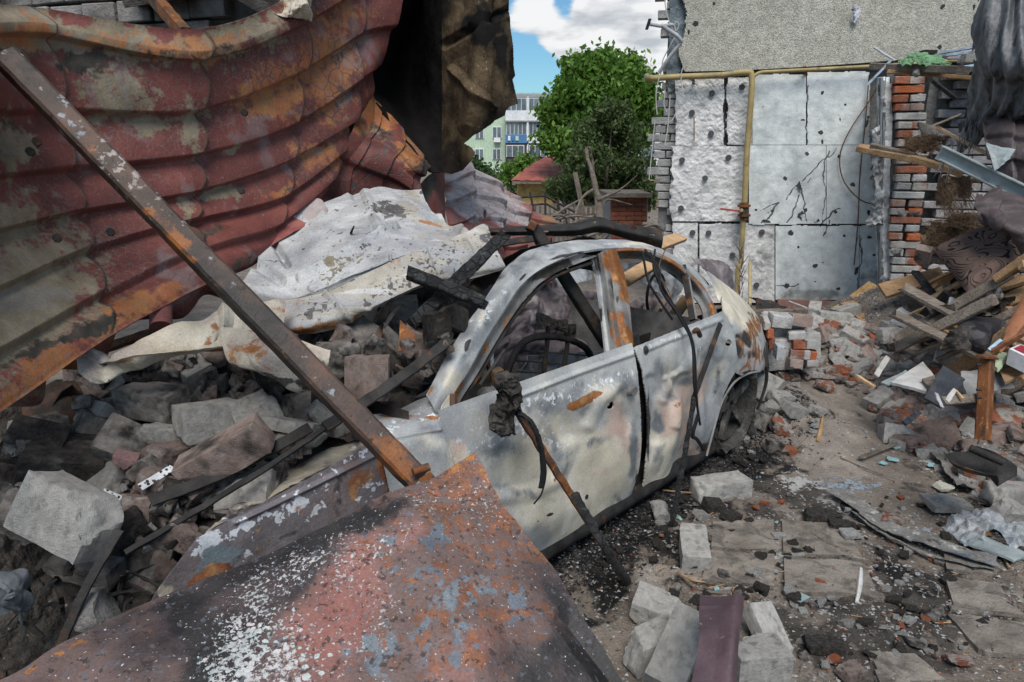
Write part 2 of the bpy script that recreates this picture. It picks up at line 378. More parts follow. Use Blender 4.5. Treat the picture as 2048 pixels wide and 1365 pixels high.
def lump_data(l, w, h, cuts, rough, seed, res=9, rnd=0.03):
 rs = np.random.RandomState(seed)
 nx, ny, nz = [max(2, int(round(res * d / max(l, w, h))) + 1) for d in (l, w, h)]
 vid = {}; V = []; Fc = []
 def vi(i, j, k):
  key = (i, j, k)
  if key not in vid: vid[key] = len(V); V.append(((i / nx - .5) * l, (j / ny - .5) * w, (k / nz - .5) * h))
  return vid[key]
 for i in range(nx):
  for j in range(ny):
   Fc.append([vi(i, j, nz), vi(i + 1, j, nz), vi(i + 1, j + 1, nz), vi(i, j + 1, nz)]); Fc.append([vi(i, j, 0), vi(i, j + 1, 0), vi(i + 1, j + 1, 0), vi(i + 1, j, 0)])
 for i in range(nx):
  for k in range(nz):
   Fc.append([vi(i, 0, k), vi(i + 1, 0, k), vi(i + 1, 0, k + 1), vi(i, 0, k + 1)]); Fc.append([vi(i, ny, k), vi(i, ny, k + 1), vi(i + 1, ny, k + 1), vi(i + 1, ny, k)])
 for j in range(ny):
  for k in range(nz):
   Fc.append([vi(0, j, k), vi(0, j, k + 1), vi(0, j + 1, k + 1), vi(0, j + 1, k)]); Fc.append([vi(nx, j, k), vi(nx, j + 1, k), vi(nx, j + 1, k + 1), vi(nx, j, k + 1)])
 V = np.array(V); half = np.array([l, w, h]) / 2; brk = np.zeros(len(V))
 m = min(l, w, h)
 nn = (vn(V / m * 2.2 + seed * 3.1) - .35).clip(0, 1)
 for a, b_ in ((0, 1), (1, 2), (0, 2)):
  e = (np.abs(V[:, a]) > half[a] * .98) & (np.abs(V[:, b_]) > half[b_] * .98)
  sh = (rnd * .6 + .10 * nn * nn * 1.6) * m
  for ax in (a, b_): V[e, ax] -= np.sign(V[e, ax]) * sh[e] * .6
  brk[e] = np.maximum(brk[e], nn[e])
 for c in range(cuts):
  n_ = rs.normal(size=3); 
  n_ = np.sign(n_) * (np.abs(n_) + .25); n_ /= np.linalg.norm(n_)
  reach = np.sum(np.abs(n_) * half); d = reach * rs.uniform(.52, .82)
  s = V @ n_ - d; k = s > 0
  V[k] -= n_ * (s[k, None])
  V[k] += n_ * ((crumple(V[k] / m * 2.5 + seed, 3) - .4) * m * .3)[:, None]; brk[k] = 1
 V += (np.stack([fbm(V / m * 3 + 5 + seed, 3), fbm(V / m * 3 + 25 + seed, 3), fbm(V / m * 3 + 45 + seed, 3)], -1) - .5) * rough * m * 2
 return V, Fc, brk
_L = {}
def lump_mesh(kind, variant, mat_):
 """kinds: block (sand-lime brick, whole), half, brick, brickbit, stone, shard"""
 key = (kind, variant, mat_.name)
 if key in _L: return _L[key]
 S = {'block': (1, .48, .36, 1, .012, 14), 'tall': (1, .5, .55, 1, .014, 14), 'half': (1, .85, .62, 2, .02, 13), 'brick': (1, .48, .27, 2, .025, 12), 'brickbit': (1, .75, .5, 4, .06, 11),
   'stone': (1, .8, .65, 6, .12, 10), 'shard': (1, .7, .2, 4, .10, 9), 'slab': (1, .8, .22, 3, .05, 12), 'small': (1, .8, .6, 4, .14, 5), 'chip': (1, .7, .25, 3, .1, 4)}[kind]
 V, Fc, brk = lump_data(S[0], S[1], S[2], S[3], S[4], variant * 13 + len(kind) * 7 + 1, S[5])
 me = bpy.data.meshes.new(kind); me.from_pydata(V.tolist(), [], Fc)
 me.polygons.foreach_set('use_smooth', np.ones(len(me.polygons), bool)); me.set_sharp_from_angle(angle=R(32))
 at = me.attributes.new('broken', 'FLOAT', 'POINT'); at.data.foreach_set('value', brk.astype(np.float32))
 me.materials.append(mat_); _L[key] = me; return me
def lump(name, kind, mat_, size, loc, rot=(0, 0, 0), scl=(1, 1, 1), variant=None, label=None, cat=None, group=None, parent=None):
 me = lump_mesh(kind, random.randrange(4) if variant is None else variant, mat_)
 o = bpy.data.objects.new(name, me); o.location = loc; o.rotation_euler = rot; o.scale = (size * scl[0], size * scl[1], size * scl[2]); link(o)
 if parent is not None: setpar(o, parent)
 return tag(o, label, cat, group)
def bx(bm, x0, x1, y0, y1, z0, z1):
 vs_ = [bm.verts.new(v) for v in ((x0, y0, z0), (x1, y0, z0), (x1, y1, z0), (x0, y1, z0), (x0, y0, z1), (x1, y0, z1), (x1, y1, z1), (x0, y1, z1))]
 for f in ((0, 3, 2, 1), (4, 5, 6, 7), (0, 1, 5, 4), (1, 2, 6, 5), (2, 3, 7, 6), (3, 0, 4, 7)): bm.faces.new([vs_[i] for i in f])
def obj_bm(name, bm, mat_, parent=None, loc=(0, 0, 0), rot=(0, 0, 0), smooth=False):
 me = bpy.data.meshes.new(name); bm.to_mesh(me); bm.free(); me.materials.append(mat_)
 if smooth:
  me.polygons.foreach_set('use_smooth', np.ones(len(me.polygons), bool)); me.set_sharp_from_angle(angle=R(35))
 o = bpy.data.objects.new(name, me); o.location = loc; o.rotation_euler = rot; link(o)
 if parent is not None: setpar(o, parent)
 return o
def slab_px(name, pts, mat_, thick, parent=None, nrm=None, n=14, wr=0.0, sag=0.0, masks=None, wrs=6.0, cut=0.0):
 """a flat board with four corners (3D), real thickness, slightly warped; corners in ring order"""
 a, b, c, d = [np.array(p, float) for p in pts]
 return sheet(name, [[a, b], [d, c]], (n, n), mat_, parent, thick=thick, wr=wr, wrs=wrs, masks=masks, disp=(lambda U, V, P, x, y: sag * np.sin(np.pi * U) * np.sin(np.pi * V)) if sag else None, ragged=cut)
# ------------------------------------------------------------------ the materials
RUST = (.22, .075, .02); RUSTD = (.085, .035, .018); SOOT = (.012, .011, .011); ASH = (.34, .355, .375)
M_tile = mat('burnt_tile_paint', [(.105, .03, .026), (.17, .05, .04), 5],
 [([(.15, .12, .08), (.23, .19, .13), 14], dict(attr='beige', scale=26, amp=1.0, thr=.5, soft=.16, det=9, rgh=.7)),
  ([(.28, .09, .035), (.30, .14, .05), 9], dict(attr='orange', scale=24, amp=.9, thr=.5, soft=.2, det=9, rgh=.7)),
  ((.2, .2, .21), dict(kind='noise', scale=3.0, dist=2.2, thr=.63, soft=.06, det=2, op=.35)),
  ((.15, .145, .15), dict(kind='vor', scale=36, warp=.03, thr=.975, soft=.02, fade='crack', h=-.05, op=.8)),
  ((.07, .06, .055), dict(kind='vor', scale=16, warp=.05, thr=.975, soft=.014, fade='bigcrack', h=-.09)),
  ((.19, .19, .2), dict(scale=70, thr=.66, soft=.03, op=.5)),
  ([(.04, .03, .026), (.1, .07, .05), 30], dict(attr='seam_shade', scale=30, amp=.4, thr=.42, soft=.25, op=.9)),  # brown crevice line at the tile steps, overlap shade put into the colour
  ([(.02, .018, .016), (.06, .05, .04), 20], dict(attr='soot', scale=30, amp=.9, thr=.5, soft=.2, det=9, rgh=.7)),
  ((.035, .03, .028), dict(scale=120, thr=.72, soft=.02, op=.8))],
 rough=.62, bump=(90, .12), bump2=(14, .5), rnd=False, spec=.35)
M_tile2 = mat('burnt_tile_pink', [(.2, .058, .05), (.29, .11, .095), 6],
 [([(.33, .27, .26), (.42, .38, .38), 12], dict(attr='beige', scale=5, amp=.9, thr=.5, soft=.18)),
  ([(.26, .12, .05), (.25, .14, .07), 8], dict(attr='orange', scale=6, amp=.7, thr=.5, soft=.2)),
  ((.16, .15, .16), dict(kind='vor', scale=15, warp=.04, thr=.966, soft=.02, fade='crack', h=-.05)),
  ([(.02, .018, .016), (.05, .04, .035), 20], dict(attr='soot', scale=9, amp=.8, thr=.5, soft=.2)),
  ((.36, .36, .38), dict(scale=60, thr=.66, soft=.04, op=.5))],
 rough=.7, bump=(90, .12), bump2=(14, .4), rnd=False)
M_tileback = mat('sooted_tile_back', [(.008, .007, .006), (.02, .015, .012), 6],
 [([(.07, .05, .03), (.12, .085, .05), 6], dict(attr='brown', scale=4, amp=.6, thr=.5, soft=.3)),
  ((.24, .21, .17), dict(scale=75, thr=.66, soft=.03, fade='brown')),
  ((.02, .017, .014), dict(kind='vor', scale=30, warp=.05, thr=.972, soft=.02, fade='brown', h=-.05, op=.6)),
  ((.01, .009, .009), dict(attr='soot', scale=7, amp=.8, thr=.5, soft=.2))], rough=.9, bump=(60, .2), rnd=False, spec=.1)
M_ashsheet = mat('burnt_white_sheet', [(.36, .36, .365), (.47, .475, .48), 5],
 [([(.24, .25, .275), (.31, .32, .345), 9], dict(scale=3.2, thr=.56, soft=.1, dist=.8)),
  ([(.38, .355, .31), (.32, .295, .25), 12], dict(attr='cream', scale=6, amp=.6, thr=.42, soft=.15)),
  ([(.13, .12, .09), (.25, .21, .14), 40], dict(attr='moss', scale=45, amp=1.3, thr=.5, soft=.06)),
  ((.2, .2, .22), dict(kind='vor', scale=9, warp=.12, thr=.99, soft=.008, op=.3)), ([(.27, .27, .29), (.33, .33, .34), 9], dict(scale=7, stretch=(.25, 1, 2.2), rot=(0, .5, 0), thr=.56, soft=.05, op=.8)), ((.5, .5, .51), dict(scale=9, stretch=(.25, 1, 2.5), rot=(0, .5, 0), thr=.62, soft=.03, op=.7)),
  ([(.06, .055, .055), (.13, .12, .12), 30], dict(attr='soot', scale=48, amp=1.3, det=9, thr=.5, soft=.1)),
  ((.02, .02, .022), dict(scale=30, thr=.655, soft=.02, det=6, op=.8)),
  ([(.30, .11, .035), (.33, .2, .12), 20], dict(attr='rust', scale=14, amp=.9, thr=.5, soft=.15))],
 rough=.72, bump=(70, .22), bump2=(9, .6), rnd=False, spec=.3)
M_cream = mat('burnt_cream_trim', [(.36, .31, .24), (.52, .48, .40), 6],
 [([(.28, .24, .22), (.36, .3, .28), 9], dict(scale=5, thr=.56, soft=.1)),
  ([(.24, .09, .03), (.32, .17, .08), 18], dict(attr='rust', scale=16, amp=1.0, thr=.5, soft=.12)),
  ([(.22, .09, .03), (.3, .16, .08), 18], dict(scale=11, thr=.67, soft=.05, op=.6)),
  ([(.03, .028, .026), (.09, .08, .075), 30], dict(attr='soot', scale=15, amp=1.1, thr=.5, soft=.1)),
  ((.03, .025, .022), dict(scale=60, thr=.69, soft=.03, op=.9))], rough=.7, bump=(80, .3), bump2=(12, .6), rnd=False)
M_car = mat('burnt_car_skin', [(.23, .235, .245), (.34, .35, .355), (.42, .42, .40), 3.2],
 [([(.52, .465, .36), (.60, .56, .48), 5], dict(attr='cream', scale=4.5, amp=.45, thr=.32, soft=.22, dist=.6)),
  ([(.46, .33, .27), (.5, .4, .34), 6], dict(attr='pink', scale=5, amp=.45, thr=.38, soft=.22)),
  ([(.12, .13, .14), (.19, .2, .215), 8], dict(attr='grey', scale=7, amp=.55, thr=.5, soft=.24, det=9, rgh=.7, dist=.6)),
  ([(.5, .52, .55), (.62, .64, .66), 30], dict(attr='flake', scale=42, amp=1.5, thr=.62, soft=.06, det=9)),
  ([(.30, .12, .035), (.20, .08, .03), (.36, .19, .08), 18], dict(attr='rust', scale=12, amp=.8, thr=.5, soft=.1)),
  ([(.018, .017, .017), (.05, .047, .045), 20], dict(attr='soot', scale=7, amp=.7, thr=.5, soft=.14)),
  ((.08, .08, .09), dict(scale=95, thr=.66, soft=.04, op=.35)),
  ((.02, .02, .02), dict(scale=38, thr=.735, soft=.015, op=.8))],
 rough=.58, bump=(150, .06), bump2=(22, .12), rnd=False, spec=.4)
M_carframe = mat('burnt_door_frame', [(.10, .095, .09), (.17, .165, .16), (.24, .24, .245), 6],
 [([(.30, .115, .03), (.19, .07, .025), (.40, .2, .07), 14], dict(attr='rust', scale=7, amp=1.0, thr=.5, soft=.12)),
  ([(.02, .018, .016), (.05, .045, .04), 20], dict(attr='soot', scale=9, amp=.9, thr=.5, soft=.15)),
  ((.34, .33, .32), dict(scale=55, thr=.67, soft=.04, op=.5))], rough=.65, bump=(110, .14), rnd=False)
M_charmetal = mat('charred_metal', [(.012, .011, .011), (.035, .032, .03), 12], [([(.14, .06, .02), (.08, .04, .02), 20], dict(scale=8, thr=.63, soft=.06)), ((.16, .15, .14), dict(scale=60, thr=.7, soft=.03, op=.6))], rough=.7, bump=(80, .3))
M_rust = mat('rusted_steel', [(.075, .03, .014), (.19, .07, .022), (.12, .06, .035), 16], [([(.03, .026, .025), (.06, .05, .045), 18], dict(scale=6, thr=.55, soft=.1)), ((.33, .14, .04), dict(scale=40, thr=.63, soft=.04))], rough=.75, bump=(120, .2))
M_beam = mat('scorched_beam_steel', [(.035, .027, .024), (.065, .042, .033), (.11, .06, .042), 9],
 [([(.18, .2, .225), (.25, .26, .28), 30], dict(attr='pale', scale=16, amp=1.5, thr=.56, soft=.08)),
  ([(.24, .2, .18), (.33, .29, .27), 40], dict(attr='dust', scale=32, amp=1.4, thr=.55, soft=.08)),
  ([(.28, .1, .025), (.15, .055, .02), 22], dict(attr='rust', scale=14, amp=1.0, thr=.5, soft=.12)),
  ([(.02, .017, .016), (.045, .035, .03), 20], dict(attr='soot', scale=12, amp=.9, thr=.5, soft=.15)),
  ((.008, .008, .008), dict(scale=60, thr=.65, soft=.03, op=.8))], rough=.55, bump=(140, .16), rnd=False, spec=.4)
M_fore = mat('blistered_rusty_sheet', [(.11, .072, .062), (.15, .10, .09), 3],
 [([(.22, .09, .075), (.28, .13, .11), 5], dict(attr='pink', scale=3, amp=.25, thr=.5, soft=.25)),
  ([(.10, .12, .15), (.16, .185, .21), 8], dict(attr='blue', scale=13, amp=1.3, thr=.5, soft=.06, det=8)),
  ([(.15, .065, .038), (.26, .105, .055), 20], dict(attr='rusty', scale=32, amp=1.5, thr=.52, soft=.05, det=9, rgh=.7, h=.03)),
  ([(.29, .11, .03), (.38, .16, .04), 20], dict(attr='orange', scale=34, amp=1.6, thr=.60, soft=.05, det=9, rgh=.7)),
  ([(.035, .028, .03), (.075, .055, .055), 12], dict(attr='dark', scale=5, amp=.5, thr=.38, soft=.28)),
  ([(.012, .011, .012), (.03, .027, .028), 12], dict(attr='soot', scale=9, amp=.5, thr=.42, soft=.2)),
  ([(.38, .34, .34), (.46, .44, .44), (.28, .34, .33), 7], dict(attr='white', scale=120, amp=1.5, thr=.60, soft=.06, det=6, rgh=.62, dist=.5, h=.05)),
  ([(.40, .47, .45), (.55, .5, .5), 9], dict(attr='scab', kind='cell', scale=62, warp=.02, mid=.62, amp=2.2, thr=.62, soft=.06, h=.08)),
  ((.03, .022, .022), dict(scale=65, thr=.60, soft=.03, det=5, op=.75)), ((.10, .115, .14), dict(scale=50, thr=.62, soft=.03, op=.6)),
  ((.45, .43, .42), dict(scale=150, thr=.69, soft=.02, fade='fleck'))],
 rough=.5, bump=(130, .14), bump2=(30, .25), rnd=False, spec=.4)
M_hood = mat('burnt_front_wing', [(.10, .09, .10), (.15, .135, .145), (.13, .095, .09), 7],
 [([(.44, .46, .5), (.56, .58, .62), 20], dict(attr='white', scale=30, amp=1.5, thr=.5, soft=.04, det=8)),
  ([(.10, .14, .17), (.14, .17, .19), 9], dict(attr='blue', scale=4, amp=.6, thr=.5, soft=.15)),
  ([(.27, .10, .03), (.19, .065, .03), (.32, .18, .08), 16], dict(attr='rust', scale=8, amp=1.2, thr=.5, soft=.1, det=8)),
  ([(.36, .32, .24), (.46, .42, .36), 8], dict(attr='cream', scale=6, amp=.8, thr=.5, soft=.15)),
  ([(.02, .019, .02), (.05, .045, .045), 16], dict(attr='soot', scale=9, amp=.9, thr=.5, soft=.12))], rough=.55, bump=(110, .16), bump2=(16, .3), rnd=False, spec=.4)
def M_lump(name, base, soot=.0, dust=(.3, .29, .27), brick=False):
 lay = []
 if brick: lay.append(([(.34, .32, .29), (.42, .40, .37), 12], dict(scale=3.5, thr=.525, soft=.06)))
 lay.append((tuple(c * .62 for c in dust), dict(scale=5, thr=.6, soft=.08, op=.7)))
 lay.append(([(.5, .49, .47), (.4, .39, .37), 20], dict(attr='broken', scale=3, amp=.8, thr=.8, soft=.15, op=.6)))
 if soot: lay.append(([(.02, .018, .017), (.06, .053, .05), 14], dict(scale=2.2, thr=.62 - soot * .25, soft=.14)))
 lay.append(((.09, .085, .08), dict(scale=48, thr=.70, soft=.03, op=.8)))
 return mat(name, base, lay, rough=.95, bump=(75, .7), bump2=(20, .7), var=.13, spec=.15)
M_block = M_lump('sand_lime_grey', [(.33, .315, .295), (.45, .435, .41), 4])
M_blockp = M_lump('sand_lime_pale', [(.43, .41, .385), (.54, .52, .49), 4])
M_blocks = M_lump('sand_lime_smoked', [(.22, .195, .175), (.34, .31, .285), 4], soot=.28)
M_blockpink = M_lump('sand_lime_baked', [(.30, .22, .19), (.37, .29, .26), 4], soot=.12)
M_blockblk = M_lump('sand_lime_black', [(.045, .038, .034), (.11, .095, .085), 4], soot=.5)
M_brick = M_lump('red_brick', [(.25, .09, .055), (.35, .14, .085), 6], brick=True)
M_brickclean = M_lump('bright_red_brick', [(.36, .10, .045), (.44, .15, .07), 6])
M_mortar = M_lump('mortar_lump', [(.34, .335, .325), (.5, .49, .475), 7])
M_foambit = mat('foam_bit', [(.55, .57, .6), (.7, .72, .75), 30], [((.2, .2, .2), dict(scale=6, thr=.62, soft=.05))], rough=.9, bump=(40, 1.2), var=.06)
M_dark = mat('dark_rubble', [(.02, .018, .017), (.065, .056, .05), (.11, .1, .09), 9], [((.3, .29, .28), dict(scale=50, thr=.68, soft=.03))], rough=.95, bump=(40, 1.6), bump2=(10, 3), rnd=False)
M_wood = mat('raw_timber', [(.27, .16, .08), (.38, .25, .14), 3], [([(.2, .11, .05), (.24, .15, .08), 9], dict(scale=9, stretch=(1, 12, 12), thr=.55, soft=.08)), ((.1, .09, .08), dict(scale=5, thr=.64, soft=.08, op=.6))], rough=.85, bump=(50, .3))
M_woodbr = mat('fresh_split_timber', [(.48, .30, .16), (.58, .40, .24), 4], [([(.38, .22, .11), (.42, .27, .15), 9], dict(scale=8, stretch=(1, 10, 10), thr=.55, soft=.1))], rough=.85, bump=(50, .3))
M_woodgr = mat('weathered_timber', [(.13, .105, .085), (.22, .19, .16), 5], [([(.08, .06, .05), (.1, .08, .06), 9], dict(scale=9, stretch=(1, 12, 12), thr=.55, soft=.08))], rough=.9, bump=(50, .4))
M_char = mat('charred_timber', [(.008, .008, .009), (.03, .03, .031), 14], [((.006, .006, .006), dict(kind='vor', scale=28, stretch=(1, 1, 1), thr=.95, soft=.03, h=-.5)), ((.1, .1, .105), dict(scale=26, thr=.63, soft=.05, op=.6))], rough=.7, bump=(30, 1.4), spec=.4)
M_osb = mat('chipboard', [(.42, .25, .10), (.50, .32, .15), (.33, .19, .08), 26], [((.22, .12, .05), dict(scale=60, thr=.62, soft=.05))], rough=.9, bump=(60, .7))
# ------------------------------------------------------------------ ground
def _ss(x, a, b):
 t = np.clip((x - a) / (b - a), 0, 1); return t * t * (3 - 2 * t)
PATHX = ([1.2, 2.2, 3.1, 3.7, 4.57, 5.2], [1.55, 1.9, 2.15, 2.45, 2.5, 2.05])      # right edge of the trodden path by distance
def gz(x, y):
 x = np.asarray(x, float); y = np.asarray(y, float)
 e = np.interp(y, *PATHX)
 right = .56 * _ss(x, e + .05, e + 1.3) * _ss(y, 2.2, 3.4) * (1 - .95 * _ss(y, 5.7, 7.0))
 ridge = .36 * np.exp(-((y - (5.75 - .12 * x)) / .62) ** 2) * _ss(x, 1.35, 1.8)
 far = -0.05 * _ss(y, 8, 12)
 tail = .16 * np.exp(-((x - 1.85) / .28) ** 2 - ((y - 4.2) / .55) ** 2)
 return np.maximum(right, ridge) + .25 * np.minimum(right, ridge) + far + tail
def gzn(x, y):
 p = np.stack([x, y, np.zeros_like(x)], -1)
 e = np.interp(y, *PATHX)
 inpath = _ss(x, e - .1, e + .3)
 near = np.where((y > 1.2) & (y < 7.6), 1.0, .25)
 burnt = np.clip(1 - np.abs((x - (y - 2.2) * .95 - .25)) / .5, 0, 1) * (y < 4.4)
 rough_ = (.010 + .05 * inpath + .018 * burnt + .012 * _ss(3.3 - y, 0, 1.2)) * near
 return gz(x, y) + (fbm(p * 6.5, 5) - .5) * rough_ * 2.4 + (crumple(p * 17, 3) - .4) * rough_ * 1.5 - .004 * (1 - inpath)
def AG(px, py, lift=0.0):
 r = ray(px, py); t = 0.8
 while t < 60:
  p = _C + r * t
  if p[2] <= float(gz(p[0], p[1])) + lift: return p
  t += .01 if t < 12 else .1
 return _C + r * t
M_ground = mat('dirty_yard_ground', [(.13, .105, .085), (.18, .15, .125), (.235, .205, .175), 2.6],
 [([(.21, .18, .155), (.29, .255, .22), 5], dict(attr='path', scale=4, amp=.4, thr=.4, soft=.2)),
  ([(.045, .04, .036), (.085, .075, .068), 9], dict(attr='mud', scale=4.2, amp=1.3, thr=.5, soft=.12, det=9)),
  ([(.006, .006, .007), (.022, .021, .021), 12], dict(attr='soot', scale=6, amp=1.0, thr=.5, soft=.14)),
  ([(.15, .19, .24), (.30, .34, .38), 60], dict(attr='blue', scale=28, amp=1.5, thr=.62, soft=.05)),
  ([(.42, .42, .41), (.3, .3, .29), 30], dict(attr='dust', scale=20, amp=1.5, thr=.56, soft=.08, det=9)),
  ((.42, .42, .41), dict(scale=62, thr=.685, soft=.015, det=3)),
  ((.3, .11, .06), dict(scale=38, thr=.735, soft=.02, det=3)),
  ((.03, .027, .025), dict(scale=30, thr=.66, soft=.03, det=5, op=.8))],
 rough=.95, bump=(55, 1.1), bump2=(170, .6), rnd=False, spec=.15)
def _ground():
 xs = np.concatenate([np.linspace(-400, -6, 18), np.arange(-5.5, -.5, .25), np.arange(-.4, 5.2, .024), np.arange(5.3, 9, .25), np.linspace(10, 500, 16)])
 ys = np.concatenate([np.linspace(-60, 0, 6), np.arange(.3, 1.4, .1), np.arange(1.45, 7.7, .024), np.arange(7.8, 14, .25), np.linspace(15, 900, 24)])
 X, Y = np.meshgrid(xs, ys); Z = gzn(X, Y)
 V = np.stack([X, Y, Z], -1).reshape(-1, 3); idx = np.arange(X.size).reshape(X.shape)
 q = np.stack([idx[:-1, :-1], idx[:-1, 1:], idx[1:, 1:], idx[1:, :-1]], -1).reshape(-1, 4)
 px, py = project(V); front = V[:, 1] > .5
 e = np.interp(V[:, 1], *PATHX)
 path = blobs(px, py, [(1660, 860, 95, 130, -18, 1.0), (1590, 770, 60, 50, 0, .9), (1480, 1120, 170, 70, 0, .75), (1640, 1000, 120, 60, 0, .6), (1900, 1230, 150, 60, 10, .65), (1290, 1160, 60, 40, 0, .6)]) * front
 mud = blobs(px, py, [(1850, 1180, 210, 70, 15, 1.0), (1700, 1290, 300, 90, 0, .85), (1560, 990, 170, 50, 0, .7), (1450, 1200, 160, 30, 0, .5), (1640, 1140, 120, 16, 0, .5), (1520, 1060, 120, 30, 0, .35), (1990, 1080, 90, 90, 0, .7), (1800, 950, 100, 50, 0, .4)]) * front
 c = V - CB; s = c @ CS; o = c @ CI
 soot = np.clip(1.25 - np.abs(o - .55) / 1.0, 0, 1) * np.clip(1.4 - np.abs(s + .1) / 2.0, 0, 1)
 soot = np.maximum(soot, np.where(V[:, 0] < -.2, np.where(V[:, 1] < 3.5, .9, 0), 0))
 soot = np.maximum(soot, blobs(px, py, [(1490, 920, 90, 38, -10, .95), (1820, 1150, 80, 28, 20, .6), (1240, 1090, 120, 70, -35, .9)]) * front)
 blue = blobs(px, py, [(1700, 970, 75, 16, 6, .95), (1690, 1010, 50, 20, 30, .5), (1850, 1060, 60, 22, 20, .6)]) * front
 dust = blobs(px, py, [(1500, 1140, 120, 60, 0, .38), (1800, 1200, 160, 60, 0, .3), (1600, 968, 60, 20, 8, .8), (1700, 1010, 60, 16, 30, .5), (1560, 1110, 120, 50, 0, .35), (1880, 900, 90, 60, 0, .4)]) * front + .16 * _ss(V[:, 0], e, e + .5) * front
 o_ = mesh_obj('ground', V, q, M_ground, attrs=dict(path=path, mud=mud, soot=soot, blue=blue, dust=dust)); tag(o_, kind='structure')
_ground()
M_slab = mat('yard_concrete', [(.18, .155, .132), (.25, .22, .19), 5], [([(.08, .068, .058), (.12, .105, .09), 9], dict(scale=9, thr=.54, soft=.1, dist=.8)), ((.4, .39, .38), dict(scale=60, thr=.69, soft=.02)), ((.03, .03, .03), dict(scale=40, thr=.68, soft=.03))], rough=.95, bump=(45, .9), bump2=(8, 1.0), rnd=False)
def _slabs():
 P4 = [((1556, 1040), (1700, 1052), (1735, 1126), (1558, 1109)), ((1420, 1045), (1553, 1040), (1555, 1108), (1415, 1101)),
   ((1412, 1103), (1555, 1110), (1556, 1180), (1395, 1165)), ((1880, 1150), (2030, 1175), (2140, 1250), (1900, 1222)), ((1880, 1100), (1990, 1120), (2040, 1162), (1886, 1142)),
   ((1558, 1111), (1735, 1128), (1770, 1200), (1560, 1186)), ((1890, 1228), (2110, 1258), (2150, 1330), (1960, 1310)), ((1730, 1305), (1830, 1310), (1900, 1365), (1760, 1372))]
 for i, c in enumerate(P4):
  q = [AZ(x, y, 0) for x, y in c]
  def dd(U, V, P, px, py): return .010 + (fbm(P * 7, 4) - .5) * .022
  o = sheet('paving_slab', [[q[0], q[1]], [q[3], q[2]]], (22, 22), M_slab, disp=dd, ragged=.05, thick=.02, toward=(0, 0, 9))
  tag(o, kind='structure')
_slabs()
# ------------------------------------------------------------------ far things: flats, roofs, trees
def flat(name, mat_, x0, y0, x1, y1, d, th=.3, parent=None, back=0.0):
 """an upright box seen at pixels x0..x1, y0..y1 and distance d (straight on), th metres deep"""
 Y = d
 def XZ(px, py):
  r = ray(px, py); t = Y / r[1]; return r[0] * t, CAM_H + r[2] * t
 a = XZ(x0, y0); b = XZ(x1, y1); bm = bmesh.new(); bx(bm, min(a[0], b[0]), max(a[0], b[0]), Y + back, Y + back + th, min(a[1], b[1]), max(a[1], b[1]))
 return obj_bm(name, bm, mat_, parent)
M_green = mat('flats_green_render', [(.42, .54, .40), (.47, .58, .45), 1], rough=.9, bump=(3, 2))
M_whitep = mat('flats_white_panel', [(.62, .63, .66), (.72, .73, .75), 1], rough=.8, bump=(3, 1))
M_brown = mat('flats_brown_panel', [(.06, .045, .045), (.09, .07, .065), 2], rough=.8, bump=(3, 1))
M_bluep = mat('flats_blue_panel', [(.06, .17, .34), (.09, .22, .4), 2], rough=.6, bump=(3, 1))
M_pane = mat('far_glass', [(.06, .08, .1), (.16, .19, .22), .8], rough=.08, bump=(2, .2), spec=.8)
M_frame = mat('white_window_frame', (.72, .73, .74), rough=.6, bump=(3, .2))
M_concrete = mat('old_concrete', [(.26, .255, .25), (.34, .33, .32), 2], rough=.9, bump=(10, .5))
